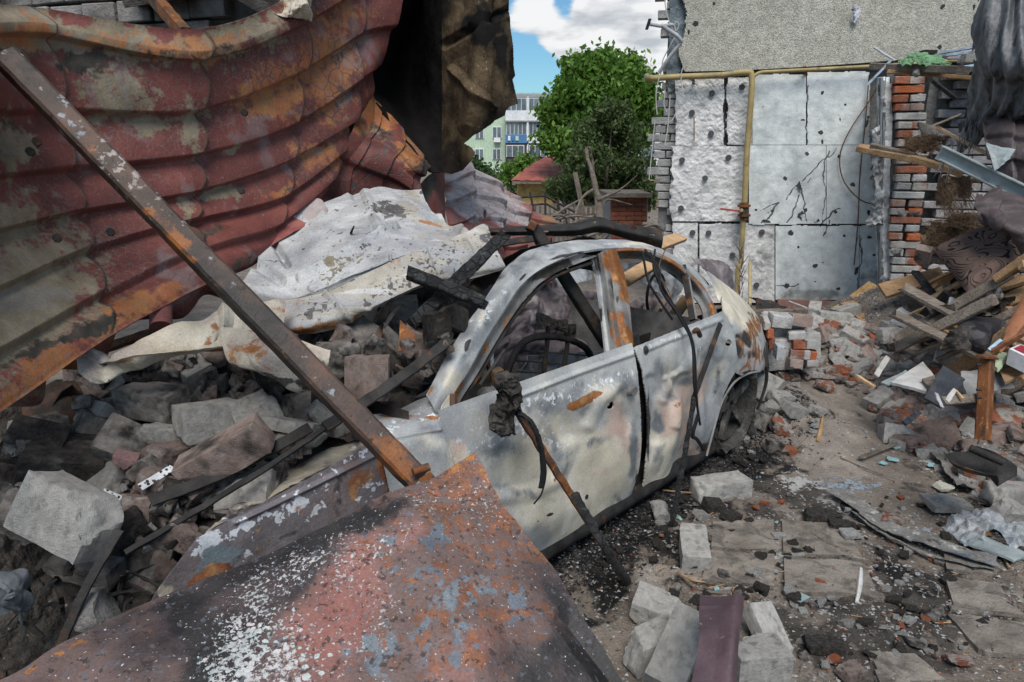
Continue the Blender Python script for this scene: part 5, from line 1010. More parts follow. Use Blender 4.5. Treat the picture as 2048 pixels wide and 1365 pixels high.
 o = sheet('black_channel', g, (40, 420), M_charmetal, keep=lambda U, V, P, x, y: ~np.any([((x - a) / 5.5) ** 2 + ((y - b) / 2.6) ** 2 < 1 for a, b in holes], axis=0), thick=.004, wr=.004, wrs=3)
 tag(o, 'long black perforated metal channel behind the car roof', 'metal channel')
 for i, (p, q, w, h, m, lab) in enumerate([((1062, 450, 3.15), (1215, 690, 3.25), .055, .045, M_charmetal, 'dark square steel tube slanting through the front window'), ((925, 498, 2.9), (1065, 478, 3.1), .03, .012, M_charmetal, 'thin black strip behind the windscreen pillar top'), ((880, 505, 3.0), (1010, 545, 2.9), .03, .02, M_char, 'short charred stick under the cream sheet')]):
  o = beam('dark_steel_tube' if i == 0 else 'dark_strip', A(*p), A(*q), w, h, m, rough=.002, up=(.3, -.8, .5)); tag(o, lab, 'steel tube' if i == 0 else 'strip')
 o = beam('tube_rust_end', A(1058, 448, 3.12), A(1072, 455, 3.12), .05, .04, M_rust); tag(o, 'rusty cut end plate on the dark steel tube', 'plate')
_white()
# ------------------------------------------------------------------ the buckled sheet in the foreground
def _fore():
 e = empty('blistered_foreground_sheet', A(700, 1365, 1.3)); tag(e, 'large rusty blistered metal sheet leaning on the car in the foreground', 'metal sheet')
 g = grid_px([[(-250, 1440, 1.15), (0, 1365, 1.22), (120, 1290, 1.30), (250, 1225, 1.38), (330, 1188, 1.42), (520, 1108, 1.50), (700, 1020, 1.58), (850, 955, 1.66), (952, 898, 1.72)],
     [(-240, 1560, 1.08), (30, 1440, 1.15), (160, 1370, 1.22), (290, 1300, 1.28), (400, 1260, 1.33), (580, 1180, 1.41), (750, 1080, 1.50), (900, 1010, 1.58), (1022, 1012, 1.64)],
     [(-200, 1700, 1.0), (60, 1560, 1.05), (200, 1480, 1.12), (330, 1420, 1.18), (450, 1370, 1.22), (640, 1290, 1.31), (810, 1190, 1.40), (980, 1130, 1.48), (1112, 1130, 1.54)],
     [(-160, 1850, .95), (90, 1700, 1.0), (240, 1620, 1.05), (370, 1560, 1.1), (500, 1500, 1.14), (700, 1400, 1.22), (880, 1320, 1.3), (1050, 1250, 1.38), (1190, 1240, 1.44)],
     [(-100, 2000, .92), (120, 1850, .96), (280, 1780, 1.0), (420, 1720, 1.03), (560, 1660, 1.07), (760, 1560, 1.14), (950, 1480, 1.2), (1130, 1420, 1.28), (1290, 1390, 1.34)]])
 B = lambda l: (lambda x, y, P: blobs(x, y, l))
 ms = dict(
  pink=B([(700, 1180, 90, 170, 25, .85), (640, 1280, 100, 110, 0, .75), (810, 1080, 40, 60, 30, .55), (960, 1290, 120, 60, -20, .5), (900, 1350, 90, 60, 0, .5)]),
  blue=B([(840, 1060, 120, 60, 0, .46), (870, 1160, 90, 70, 0, .52), (1030, 1210, 24, 60, 15, .9), (920, 1180, 60, 60, 0, .6), (760, 1340, 60, 60, 0, .6), (970, 1250, 90, 60, 0, .45), (1000, 960, 70, 50, 0, .2), (880, 1340, 60, 60, 0, .5)]),
  rusty=B([(940, 950, 80, 60, 30, .85), (880, 1000, 120, 60, 0, .55), (960, 1060, 110, 90, 30, .52), (900, 1150, 140, 120, 0, .48), (960, 1230, 160, 90, 0, .5), (1060, 1060, 60, 120, -35, .7), (900, 1300, 160, 80, 0, .52), (1100, 1190, 60, 100, -30, .55), (750, 1080, 40, 30, 0, .35)]),
  orange=B([(1000, 985, 60, 22, 50, .65), (1080, 1100, 90, 22, 52, .65), (1110, 1180, 50, 60, 30, .45), (930, 925, 50, 16, -25, .55), (140, 1295, 60, 8, -28, .55), (55, 1345, 50, 6, -28, .6), (1180, 1280, 16, 60, -25, .8), (1195, 1330, 14, 50, -20, .9), (270, 1245, 25, 8, 0, .5)]),
  dark=B([(1180, 1200, 90, 160, -35, .7), (260, 1300, 160, 90, -28, .55), (420, 1225, 150, 110, -28, .95), (560, 1150, 130, 50, -28, .9), (1180, 1340, 130, 90, 40, .8), (1040, 1320, 70, 90, 0, .5), (300, 1320, 120, 90, 0, .45), (330, 1260, 60, 60, 0, .6)]),
  soot=B([(560, 1110, 190, 26, -25, 1.0), (720, 1040, 100, 26, -28, .9), (400, 1185, 130, 22, -25, .8), (420, 1320, 60, 120, -20, 1.0), (1080, 1340, 80, 60, 0, .6), (1215, 1320, 60, 90, -35, 1.0), (1145, 1230, 24, 80, -32, .8), (380, 1290, 50, 60, 0, .5), (840, 1230, 60, 30, 0, .35)]),
  white=B([(600, 1140, 90, 26, -32, .5), (520, 1200, 60, 60, -45, .6), (700, 1130, 60, 90, 25, .42), (470, 1290, 44, 70, -10, .75), (560, 1260, 90, 70, 0, .42), (540, 1350, 120, 60, 0, .62), (780, 1100, 30, 80, 20, .35), (850, 1010, 60, 60, 0, .3), (960, 1010, 50, 60, 0, .32), (700, 1300, 60, 60, 0, .35), (760, 1230, 40, 80, 10, .4), (430, 1340, 30, 60, 0, .7)]),
  scab=B([(510, 1270, 60, 60, 0, .85), (480, 1330, 60, 60, 0, .95), (580, 1330, 80, 50, 0, .8), (560, 1230, 60, 40, -40, .5), (540, 1300, 60, 60, 0, .9)]),
  fleck=lambda x, y, P: np.clip(blobs(x, y, [(900, 1050, 160, 140, 0, 1), (600, 1150, 250, 100, 0, 1), (1000, 1150, 120, 140, 0, .8)]), 0, 1))
 def dd(U, V, P, x, y):
  return .05 * (fbm(P * 2.0 + 3, 2) - .5) + .02 * line(x, y, [(790, 1010), (900, 1200), (960, 1400)], 90) + .006 * (crumple(P * 8, 2) - .4) - .03 * line(x, y, [(1150, 1230), (1260, 1380)], 40)
 sheet('sheet_face', g, (420, 620), M_fore, e, disp=dd, masks=ms, thick=.003, keep=lambda U, V, P, x, y: (U < 8 - .045 * (fbm(P * 14, 3) * 2 - .6)))
_fore()
# ------------------------------------------------------------------ the burnt out car
def _car():
 e = empty('burnt_car', CB); tag(e, 'burnt out saloon car with ash grey doors and rusted window frames', 'car')
 B = lambda l: (lambda x, y, P: blobs(x, y, l))
 def gridc(rows): return [[AC(*p) for p in row] for row in rows]
 def skin(s0, s1, hs, ns=7, o_extra=0.0):
  return [[Cp(s, h, prof(h) + o_extra) for s in np.linspace(s0, s1, ns)] for h in hs]
 dm_front = dict(
  cream=B([(1060, 960, 70, 90, 0, .6), (1150, 960, 130, 130, 0, .8), (1090, 1010, 90, 80, 0, .7), (1200, 880, 70, 60, 0, .5), (1160, 1060, 90, 40, -35, .7), (925, 915, 30, 30, 0, .55), (1215, 800, 60, 40, 0, .42)]),
  pink=B([(1225, 850, 40, 60, 0, .62), (1250, 900, 30, 60, 0, .5), (1210, 960, 40, 40, 0, .4), (920, 900, 24, 24, 0, .5)]),
  grey=B([(1130, 800, 110, 30, -20, .6), (1110, 900, 24, 70, -8, .62), (1060, 870, 60, 30, 0, .55), (1190, 890, 30, 16, -20, .6), (1250, 760, 40, 40, 0, .55), (1040, 985, 90, 14, 14, .55), (1270, 900, 14, 120, 0, .7), (1000, 905, 50, 30, 0, .5), (1225, 1030, 60, 22, -38, .9), (1120, 1090, 90, 14, -38, .5)]),
  flake=B([(1040, 850, 80, 26, 0, .62), (1090, 800, 60, 20, -20, .6), (1130, 870, 50, 16, -30, .5), (1200, 770, 80, 16, -22, .45), (1000, 860, 50, 40, 0, .5)]),
  rust=B([(1165, 803, 36, 10, -22, 1.3), (1195, 790, 18, 7, -10, 1.2), (1145, 812, 16, 10, -10, 1.1), (1110, 960, 5, 10, 0, .6)]),
  soot=B([(1240, 1035, 60, 22, -38, 1.2), (1180, 1085, 60, 18, -38, .95), (1130, 1125, 60, 16, -38, .9), (1222, 812, 5, 7, 0, 1.3), (1100, 1030, 12, 5, -20, 1.1), (1076, 1043, 5, 5, 0, 1), (1173, 994, 5, 7, 20, 1.1), (1276, 980, 8, 60, 0, .8)]))
 def d_front(U, V, P, x, y):
  r = dents(x, y, [(1195, 790, 60, 22, -22, .018), (1120, 880, 60, 60, -10, -.028), (1250, 840, 22, 34, 0, -.022), (1240, 910, 28, 80, 0, .018), (1050, 880, 50, 30, 0, .012), (1170, 970, 60, 45, 0, -.018), (1020, 980, 60, 60, 0, -.018), (1085, 1040, 40, 40, 0, .012)])
  r += .010 * crease(x, y, [(1045, 790), (1160, 745), (1270, 706)], 8) + .012 * crease(x, y, [(985, 1000), (1060, 990), (1120, 960), (1150, 890)], 22) + .012 * crease(x, y, [(1178, 852), (1200, 800), (1232, 770)], 20) - .010 * crease(x, y, [(1215, 760), (1255, 800), (1262, 860)], 20)
  return r + .006 * crumple(P * 3.2, 2) + .006 * (fbm(P * 3, 2) - .5)
 hs = [.895, .84, .72, .60, .45, .30, .18, .10]
 edge1 = ([680, 700, 745, 820, 900, 960, 1010, 1060], [1262, 1268, 1276, 1282, 1284, 1280, 1270, 1262])
 holes = [(1223, 811, 4, 6), (1219, 815, 4, 3), (1265, 777, 6, 4)]
 fd = sheet('front_door', skin(-1.13, .03, hs), (180, 280), M_car, e, disp=d_front, masks=dm_front, thick=.006,
    keep=lambda U, V, P, x, y: (x < np.interp(y, *edge1)) & ~np.any([((x - a) / c) ** 2 + ((y - b) / d) ** 2 < 1 for a, b, c, d in holes], axis=0))
 bm = bmesh.new(); bmesh.ops.create_cone(bm, cap_ends=True, segments=18, radius1=.026, radius2=.022, depth=.03); 
 hd = obj_bm('door_lock', bm, M_carframe, e, loc=AC(1264, 782, -.005), rot=(R(90), 0, R(46)), smooth=True)
 dm_rear = dict(
  cream=B([(1320, 900, 40, 110, 12, .75), (1370, 800, 40, 50, 0, .55), (1330, 980, 30, 50, 20, .8), (1340, 760, 30, 40, 0, .45), (1440, 740, 30, 40, 0, .4)]),
  pink=B([(1372, 800, 44, 40, 0, .75), (1350, 840, 26, 40, 20, .7), (1375, 900, 22, 80, 10, .7), (1395, 940, 16, 50, 10, .6), (1390, 740, 26, 30, 0, .6)]),
  grey=B([(1321, 845, 18, 26, 0, .95), (1315, 920, 16, 40, 10, .7), (1370, 760, 26, 22, 0, .65), (1340, 790, 30, 14, 30, .6), (1430, 690, 50, 40, 0, .6), (1320, 740, 30, 40, 0, .65), (1440, 780, 22, 60, 10, .5), (1350, 910, 12, 40, 10, .4), (1400, 830, 12, 60, 5, .45)]),
  flake=B([(1350, 675, 70, 10, -20, .45)]),
  rust=B([(1398, 668, 8, 8, 0, 1.1), (1390, 690, 20, 6, 30, .5), (1385, 800, 60, 30, 0, .28)]),
  soot=B([(1400, 930, 30, 40, 20, .95), (1300, 1000, 40, 14, -35, 1.0), (1350, 975, 60, 16, -35, 1.1), (1430, 780, 12, 50, 10, .5), (1296, 860, 6, 120, 0, .8), (1290, 700, 8, 14, 0, .6), (1456, 687, 8, 8, 0, 1.2)]))
 def d_rear(U, V, P, x, y):
  r = dents(x, y, [(1355, 775, 34, 38, 10, -.042), (1318, 860, 20, 44, 0, -.02), (1385, 740, 14, 34, 0, .03), (1345, 860, 12, 60, 15, .026), (1430, 770, 22, 50, 10, -.04), (1400, 830, 12, 60, 6, .026), (1362, 930, 20, 40, 12, -.024), (1330, 960, 16, 40, 10, .014)])
  r += .014 * crease(x, y, [(1340, 700), (1352, 760), (1330, 800)], 16) + .014 * crease(x, y, [(1338, 760), (1358, 800), (1345, 850)], 12) - .016 * crease(x, y, [(1300, 760), (1312, 800), (1310, 880)], 16) + .014 * crease(x, y, [(1385, 700), (1370, 740), (1350, 752)], 12) + .008 * crease(x, y, [(1290, 700), (1440, 640)], 8)
  return r + .012 * crumple(P * 4.5, 2)
 edge2 = ([660, 692, 740, 800, 880, 960, 1005, 1040], [1262, 1266, 1284, 1293, 1296, 1288, 1279, 1270])
 edge3 = ([600, 622, 650, 680, 735, 760, 790, 860, 920, 945, 960, 1000], [1444, 1447, 1462, 1471, 1478, 1462, 1448, 1426, 1412, 1404, 1396, 1340])
 sheet('rear_door', skin(-.02, 1.06, hs), (180, 260), M_car, e, disp=d_rear, masks=dm_rear, thick=.006,
   keep=lambda U, V, P, x, y: (x > np.interp(y, *edge2)) & (x < np.interp(y, *edge3)) & (y > 697 - (x - 1262) * .405) & ~(((x - 1457) / 6) ** 2 + ((y - 687) / 5) ** 2 < 1))
 tube('door_handle', [AC(1388, 664, -.02), AC(1394, 660, -.035), AC(1400, 672, -.02)], .012, M_rust, e, sides=8, smooth_n=8)
 sheet('door_jamb', [[Cp(s, h, prof(h) + .05) for s in (-.06, .12)] for h in (.9, .6, .3, .08)], (30, 6), M_charmetal, e, thick=.01)
 sheet('sill', [[Cp(s, .17, .05) for s in (-1.3, 0, .85)], [Cp(s, .10, .03) for s in (-1.3, 0, .85)], [Cp(s, .03, .09) for s in (-1.3, 0, .85)]], (10, 60), M_charmetal, e, thick=.01, wr=.01)
 q = gridc([[(1432, 585, .24), (1455, 600, .2), (1488, 622, .24), (1518, 646, .36), (1530, 664, .6)],
    [(1442, 622, .07), (1470, 640, .05), (1503, 662, .09), (1529, 690, .22), (1537, 705, .5)],
    [(1458, 665, .03), (1484, 690, 0), (1510, 706, .04), (1531, 725, .16), (1539, 738, .42)],
    [(1466, 700, .02), (1488, 722, -.01), (1508, 733, .02), (1526, 748, .12), (1537, 765, .4)],
    [(1468, 745, .02), (1484, 752, .0), (1500, 754, .02), (1520, 762, .1), (1534, 790, .38)]])
 rear_m = dict(cream=B([(1470, 610, 50, 30, 30, .9), (1500, 640, 30, 20, 30, .7)]), pink=B([(1500, 700, 30, 40, 0, .4)]), grey=B([(1455, 650, 12, 20, 0, .8), (1530, 740, 12, 60, 0, .6)]), flake=B([]),
     rust=B([(1515, 650, 20, 30, 30, .8), (1495, 690, 36, 34, 0, .62), (1520, 700, 20, 30, 0, .7), (1490, 735, 30, 12, 0, .55), (1480, 690, 10, 30, 0, .6)]),
     soot=B([(1490, 675, 24, 16, 20, .62), (1500, 712, 30, 12, 0, .6), (1532, 720, 8, 50, 0, .9), (1478, 700, 10, 30, 0, .6), (1500, 745, 30, 8, 0, .8), (1536, 690, 6, 40, 0, .9)]))
 arch = ([1400, 1412, 1426, 1440, 1455, 1470, 1495, 1520, 1545], [960, 920, 860, 810, 780, 760, 746, 742, 742])
 sheet('rear_wing', q, (90, 120), M_car, e, masks=rear_m, disp=lambda U, V, P, x, y: .02 * (fbm(P * 6, 3) - .5) + .012 * line(x, y, [(1440, 600), (1490, 640), (1500, 700)], 9), keep=lambda U, V, P, x, y: (y < np.interp(x, *arch)) & (x > np.interp(y, *edge3) - 1), thick=.006)
 tube('arch_lip', [AC(x, y, .01) for x, y in ((1413, 912), (1427, 860), (1441, 812), (1456, 782), (1472, 762), (1496, 748), (1520, 743))], .006, M_carframe, e, sides=6, smooth_n=40)
 sheet('rear_shell', [[AC(x, y, o) for x, y, o in r] for r in [[(1535, 660, .7), (1538, 690, .5), (1528, 745, .2)], [(1532, 662, 1.2), (1545, 700, 1.1), (1540, 760, 1.0)]]], (20, 20), M_car, e, masks=dict(rust=B([(1538, 690, 14, 40, 0, .8)]), soot=lambda x, y, P: .48 + 0 * x))
 sheet('boot_side', gridc([[(1405, 535, .45), (1440, 560, .42), (1490, 602, .42), (1530, 652, .5)], [(1418, 552, .33), (1446, 578, .28), (1488, 620, .26), (1522, 655, .34)], [(1436, 600, .2), (1450, 612, .16), (1480, 634, .14), (1515, 662, .2)]]), (40, 90), M_car, e, masks=dict(cream=B([(1470, 600, 60, 40, 30, 1.0)]), soot=B([(1410, 540, 12, 12, 0, .7), (1500, 628, 20, 8, 30, .5)]), rust=B([(1512, 648, 20, 14, 30, .9)]), grey=B([(1450, 620, 8, 20, 0, .6)])), wr=.008)
 tube('bumper_strip', [AC(1534, 735, .14), AC(1531, 770, .12), AC(1518, 810, .1), AC(1500, 856, .1)], [.02, .024, .018, .008], M_charmetal, e, sides=7, smooth_n=20, flat=.4)
 wc = Cp(1.13, .275, .13); w = empty('w', (0, 0, 0)); bpy.data.objects.remove(w)
 ax = CI; ex = CS; 
 def disc(name, prof2, mat_, seg=40, parent=e, sq=1.0):
  V = []; n = len(prof2)
  for i in range(seg):
   t = 2 * math.pi * i / seg
   for (o, r) in prof2:
    j = 1 + .05 * math.sin(3 * t + o * 20) * sq; V.append(wc + ax * o + (ex * math.cos(t) + np.array([0, 0, 1.]) * math.sin(t)) * r * j)
  Fc = [[i * n + k, ((i + 1) % seg) * n + k, ((i + 1) % seg) * n + k + 1, i * n + k + 1] for i in range(seg) for k in range(n - 1)]
  return mesh_obj(name, V, Fc, mat_, parent, sharp=40)
 wm = mat('burnt_tyre_carcass', [(.03, .027, .026), (.075, .07, .065), 8], [((.18, .17, .16), dict(scale=14, thr=.62, soft=.06, op=.7))], rough=.95, bump=(60, 1.0), bump2=(12, 3), rnd=False)
 rim = disc('rear_wheel', [(.16, .25), (.16, .30), (.0, .315), (-.06, .30), (-.075, .26), (-.05, .235), (.0, .225), (.1, .22)], wm, sq=.6)
 hub = disc('rim', [(.0, .22), (-.02, .225), (-.03, .21), (.02, .2), (.05, .12), (.03, .06), (.0, .05), (.0, .001)], wm, parent=rim, sq=.2)
 for k in range(5):
  t = k * 2 * math.pi / 5 + .5; d1 = ex * math.cos(t) + np.array([0, 0, 1]) * math.sin(t)
  beam('spoke', wc - ax * .02 + d1 * .03, wc - ax * .035 + d1 * .21, .05, .03, wm, rim, up=tuple(ax), seg=6, rough=.006)
 for k, (t0, t1) in enumerate([(1.0, 2.2), (2.6, 3.6), (4.0, 5.0), (5.4, 6.2)]):
  pts = [wc - ax * (.08 + .02 * math.sin(t * 5)) + (ex * math.cos(t) + np.array([0, 0, 1]) * math.sin(t)) * (.27 + .03 * math.sin(7 * t)) for t in np.linspace(t0, t1, 7)]
  tube('tyre_wire', pts, .022, wm, rim, sides=6, smooth_n=16, flat=.4, jit=.01)
 sheet('wheel_well', [[wc + ax * o + (ex * math.cos(t) + np.array([0, 0, 1]) * math.sin(t)) * .35 for o in (.05, .3)] for t in np.linspace(.1, 3.0, 9)], (40, 8), M_charmetal, e, thick=.01)
 sheet('well_back', [[wc + ax * .3 + ex * a + np.array([0, 0, b]) for a in (-.5, .5)] for b in (-.35, .45)], (8, 8), M_charmetal, e, thick=.01)
 wing_m = dict(
  white=B([(430, 1095, 50, 40, -20, .75), (480, 1060, 80, 14, -28, .7), (600, 1010, 60, 26, -20, .55), (730, 900, 50, 10, -25, .7), (640, 975, 60, 14, -25, .45), (735, 960, 20, 30, 0, .5), (340, 1180, 30, 30, 0, .45)]),
  blue=B([(430, 1130, 50, 30, -20, 1.0), (860, 900, 60, 50, 0, .5), (470, 1030, 90, 8, -28, .7)]),
  rust=B([(420, 1150, 60, 14, -24, .9), (530, 1060, 50, 30, -10, .45), (640, 1010, 60, 20, -10, .4), (700, 950, 60, 30, 0, .4), (780, 960, 14, 40, -25, 1.1), (510, 1100, 40, 16, 0, .5), (590, 960, 30, 10, 0, .4)]),
  cream=B([(330, 1180, 30, 20, 0, .6)]), soot=B([(690, 980, 30, 60, 20, .45), (740, 890, 60, 30, 0, .25), (560, 1080, 180, 12, -25, .45)]))
 wg = [[AC(x, y) for x, y in r] for r in [[(395, 1076), (480, 1028), (600, 965), (700, 912), (760, 885), (800, 870)], [(350, 1135), (465, 1075), (590, 1020), (700, 962), (765, 935), (812, 925)], [(300, 1205), (440, 1140), (580, 1090), (700, 1030), (775, 1000), (830, 985)], [(270, 1290), (420, 1230), (570, 1170), (700, 1120), (780, 1080), (850, 1060)], [(260, 1400), (410, 1350), (560, 1290), (700, 1230), (790, 1190), (860, 1160)]]]
 sheet('front_wing', wg, (110, 260), M_hood, e, masks=wing_m, disp=lambda U, V, P, x, y: .012 * line(x, y, [(470, 1045), (620, 975), (760, 905)], 7) + .02 * (fbm(P * 4, 3) - .5), wr=.006, ragged=.006)
 cg = dict(cream=B([(860, 890, 50, 30, 0, .35), (925, 915, 20, 40, 0, .7)]), grey=B([(860, 860, 40, 14, 0, .5), (830, 930, 60, 30, 0, .4)]), flake=B([(780, 850, 30, 12, 0, .5), (850, 820, 30, 16, 0, .5)]), rust=B([(800, 832, 60, 5, 0, 1.0), (760, 845, 14, 8, 0, 1.0), (870, 835, 30, 6, 0, .6), (840, 900, 60, 40, 0, .2), (768, 985, 14, 30, -20, .8)]), soot=B([]), pink=B([(930, 915, 16, 30, 0, .7)]))
 gg = [[AC(x, y, o) for x, y, o in r] for r in [[(746, 828, .22), (790, 822, .25), (835, 800, .22), (875, 790, .12), (897, 800, .07)], [(748, 850, .12), (800, 845, .1), (845, 835, .08), (875, 830, .05), (895, 848, .03)], [(750, 880, .04), (800, 880, .03), (850, 872, .03), (885, 872, .02), (905, 890, .02)], [(765, 930, .01), (815, 930, .01), (860, 920, .01), (900, 915, .0), (925, 935, .0)], [(780, 1000, .0), (830, 1000, .0), (880, 990, .0), (930, 990, .0), (970, 1000, .0)], [(790, 1100, .02), (850, 1100, .02), (900, 1100, .02), (960, 1110, .02), (1010, 1120, .02)]]]
 sheet('cowl_side', gg, (100, 110), M_car, e, masks=cg, disp=lambda U, V, P, x, y: .008 * line(x, y, [(750, 885), (830, 868), (880, 860)], 5) - .008 * line(x, y, [(893, 850), (915, 935), (970, 1000)], 5) + .01 * (fbm(P * 6, 3) - .5), ragged=.006)
 hg = grid_px([[(470, 1000, 1.95), (560, 945, 2.1), (640, 905, 2.2), (700, 884, 2.25), (742, 872, 2.28)], [(440, 1035, 1.82), (540, 985, 1.95), (640, 935, 2.08), (710, 905, 2.15), (750, 890, 2.2)], [(400, 1074, 1.70), (500, 1016, 1.84), (620, 955, 1.98), (715, 905, 2.1), (760, 884, 2.16)]])
 sheet('bonnet_edge', hg, (60, 200), M_hood, e, masks=dict(cream=lambda x, y, P: .62 + 0 * x, rust=B([(700, 885, 60, 10, -15, .8), (560, 960, 90, 14, -28, .5)]), blue=B([(690, 900, 40, 8, -20, .9)]), soot=B([(600, 965, 120, 6, -28, .8), (470, 1000, 60, 30, 0, .6)]), white=lambda x, y, P: .2 + 0 * x), wr=.03, wrs=6, ragged=.03)
 outer = [(852, 790, .12), (884, 730, .17), (915, 676, .2), (955, 618, .25), (985, 575, .3), (1012, 535, .35), (1050, 505, .40), (1100, 489, .44), (1150, 482, .46), (1210, 479, .46), (1270, 483, .46), (1330, 502, .44), (1385, 535, .42), (1418, 568, .4)]
 inner = [(884, 842, .05), (908, 786, .09), (940, 735, .12), (975, 672, .16), (1005, 625, .2), (1038, 576, .24), (1072, 545, .27), (1110, 524, .29), (1155, 506, .30), (1212, 497, .30), (1270, 497, .29), (1328, 516, .26), (1378, 545, .24), (1412, 580, .22)]
 def band(name, A_, B_, mat_, bulge, n, masks, **kw):
  mid = [((a[0] + b[0]) / 2, (a[1] + b[1]) / 2, (a[2] + b[2]) / 2 - bulge) for a, b in zip(A_, B_)]
  return sheet(name, [[AC(*p) for p in A_], [AC(*p) for p in mid], [AC(*p) for p in B_]], n, mat_, e, masks=masks, **kw)
 band('roof_rail', outer, inner, M_car, .03, (40, 420), dict(grey=B([(1040, 530, 60, 30, -40, .75), (1100, 500, 80, 16, 0, .55), (1010, 600, 12, 30, 30, .5), (938, 700, 10, 40, 30, .55), (1180, 488, 60, 12, 0, .4), (1380, 540, 50, 14, 35, .5)]), soot=B([(1030, 515, 40, 6, -40, .8), (1080, 495, 40, 8, -12, .6), (935, 690, 7, 18, 30, .85), (1130, 512, 60, 6, -15, .8), (968, 690, 4, 60, 35, .6), (1045, 555, 20, 5, -40, .9)]), rust=B([(860, 780, 10, 24, 30, .8), (925, 655, 8, 60, 33, .55), (960, 600, 5, 30, 33, .7), (1345, 505, 60, 5, 25, .5)]), cream=B([(900, 760, 20, 30, 30, .45), (975, 620, 14, 60, 33, .35), (1280, 488, 70, 8, 0, .6)]), flake=B([(960, 640, 20, 80, 33, .35), (1240, 488, 60, 8, 0, .5)]), pink=B([])),
   disp=lambda U, V, P, x, y: -.012 * blobs(x, y, [(1060, 510, 20, 8, -30, 1), (938, 700, 10, 30, 30, .6)]) + .008 * (fbm(P * 12, 2) - .5), thick=.01)
 for k, (x, y) in enumerate([(977, 621), (982, 606), (974, 634)]):
  bm = bmesh.new(); bmesh.ops.create_cone(bm, cap_ends=True, segments=14, radius1=.012 - .003 * (k == 1), radius2=.010, depth=.004); obj_bm('pillar_spot', bm, M_foambit, e, loc=AC(x, y, .15), rot=(R(75), 0, R(46)))
 fo = [(886, 848, .06)] + [(x + 1, y + 2, o) for x, y, o in inner[1:9]]
 fi = [(905, 842, .08), (922, 800, .11), (955, 748, .14), (990, 688, .18), (1020, 640, .22), (1053, 594, .25), (1085, 563, .28), (1122, 541, .3), (1196, 512, .31)]
 band('front_door_frame', fo, fi, M_carframe, -.01, (16, 260), dict(rust=B([(905, 790, 14, 40, 30, 1.0), (960, 710, 10, 60, 33, .55), (1010, 650, 8, 50, 33, .55), (1060, 580, 10, 30, 40, .5), (895, 840, 10, 14, 0, .9)]), soot=B([(1110, 545, 60, 16, -20, 1.0), (1180, 510, 30, 8, -15, 1.0), (1060, 600, 30, 6, -40, .5)])), thick=.012)
 tube('window_seal', [AC(*p) for p in [(905, 846, .1), (924, 802, .125), (957, 751, .155), (992, 691, .195), (1023, 643, .235), (1057, 598, .27), (1090, 566, .3), (1128, 545, .315), (1190, 524, .32)]], .009, M_charmetal, e, sides=6, smooth_n=70)
 tube('quarter_post', [AC(905, 790, .09), AC(905, 832, .06)], .018, M_rust, e, sides=6)
 sheet('hinge_plate', [[AC(884, 812, .05), AC(899, 790, .07)], [AC(872, 865, .03), AC(900, 850, .04)]], (20, 14), M_car, e, masks=dict(cream=lambda x, y, P: .6 + 0 * x, soot=B([(887, 822, 3, 3, 0, 1.2), (888, 838, 3, 3, 0, 1.2), (878, 858, 8, 6, 0, .9)])))
 bl = [(1196, 508, .30), (1206, 560, .26), (1213, 620, .19), (1220, 670, .12), (1225, 706, .07)]; bmn = [(1212, 500, .29), (1224, 560, .24), (1231, 620, .17), (1240, 670, .10), (1246, 702, .06)]; br = [(1232, 498, .29), (1248, 545, .25), (1258, 600, .19), (1263, 650, .12), (1267, 690, .07)]
 bh = [(1184, 515, .32), (1195, 560, .28), (1202, 620, .22), (1208, 670, .15), (1212, 708, .10)]
 band('pillar_inner_strip', bh, bl, M_car, -.01, (12, 60), dict(grey=B([(1205, 600, 12, 90, 0, .55)]), soot=B([(1192, 530, 10, 20, 0, .8), (1203, 650, 4, 80, 0, .7)])), thick=.012)
 band('middle_pillar', bl, bmn, M_carframe, .012, (16, 120), dict(rust=B([(1228, 640, 12, 60, 0, .6), (1215, 520, 12, 20, 0, .8), (1238, 690, 10, 20, 0, .8)]), soot=B([(1222, 590, 10, 40, 0, .6), (1215, 640, 4, 60, 0, .7)])), thick=.012)
 band('middle_pillar', bmn, br, M_carframe, .018, (16, 120), dict(rust=B([(1240, 560, 30, 90, 0, .9), (1252, 650, 20, 60, 0, .9)]), soot=B([(1234, 600, 6, 14, 0, .8), (1250, 560, 4, 30, 0, .3)])), thick=.012)
 ro = [(1216, 500, .29), (1260, 497, .29), (1300, 500, .285), (1345, 520, .26), (1385, 550, .24), (1412, 580, .2), (1428, 610, .13), (1436, 630, .09)]
 ri = [(1222, 509, .30), (1262, 507, .30), (1298, 511, .295), (1338, 531, .27), (1374, 558, .25), (1399, 585, .21), (1416, 612, .14), (1422, 634, .10)]
 ri2 = [(1228, 520, .33), (1262, 518, .33), (1294, 523, .32), (1330, 542, .30), (1364, 568, .28), (1386, 592, .24), (1402, 616, .17), (1408, 640, .12)]
 band('rear_door_frame', ro, ri, M_carframe, .012, (12, 220), dict(rust=B([(1270, 500, 60, 8, 0, 1.0), (1340, 525, 50, 10, 30, .75), (1400, 570, 30, 20, 45, .6), (1428, 615, 10, 24, 0, .8)]), soot=B([(1390, 560, 30, 8, 40, .6), (1310, 512, 14, 6, 0, .7)])), thick=.01)
 band('rear_door_frame', ri, ri2, M_carframe, -.006, (12, 220), dict(rust=B([(1250, 515, 30, 5, 0, .4)]), soot=B([(1350, 560, 50, 8, 35, .5), (1420, 610, 8, 20, 0, .6)])), thick=.01)
 beam('window_divider', AC(1366, 532, .28), AC(1385, 641, .10), .016, .03, M_charmetal, e, up=tuple(CI))
 beam('window_divider', AC(1373, 540, .27), AC(1391, 640, .09), .008, .02, M_carframe, e, up=tuple(CI))
 o0 = [Cp(-.55, 1.24, .42), Cp(-.2, 1.30, .46), Cp(.2, 1.31, .46), Cp(.6, 1.22, .46)]
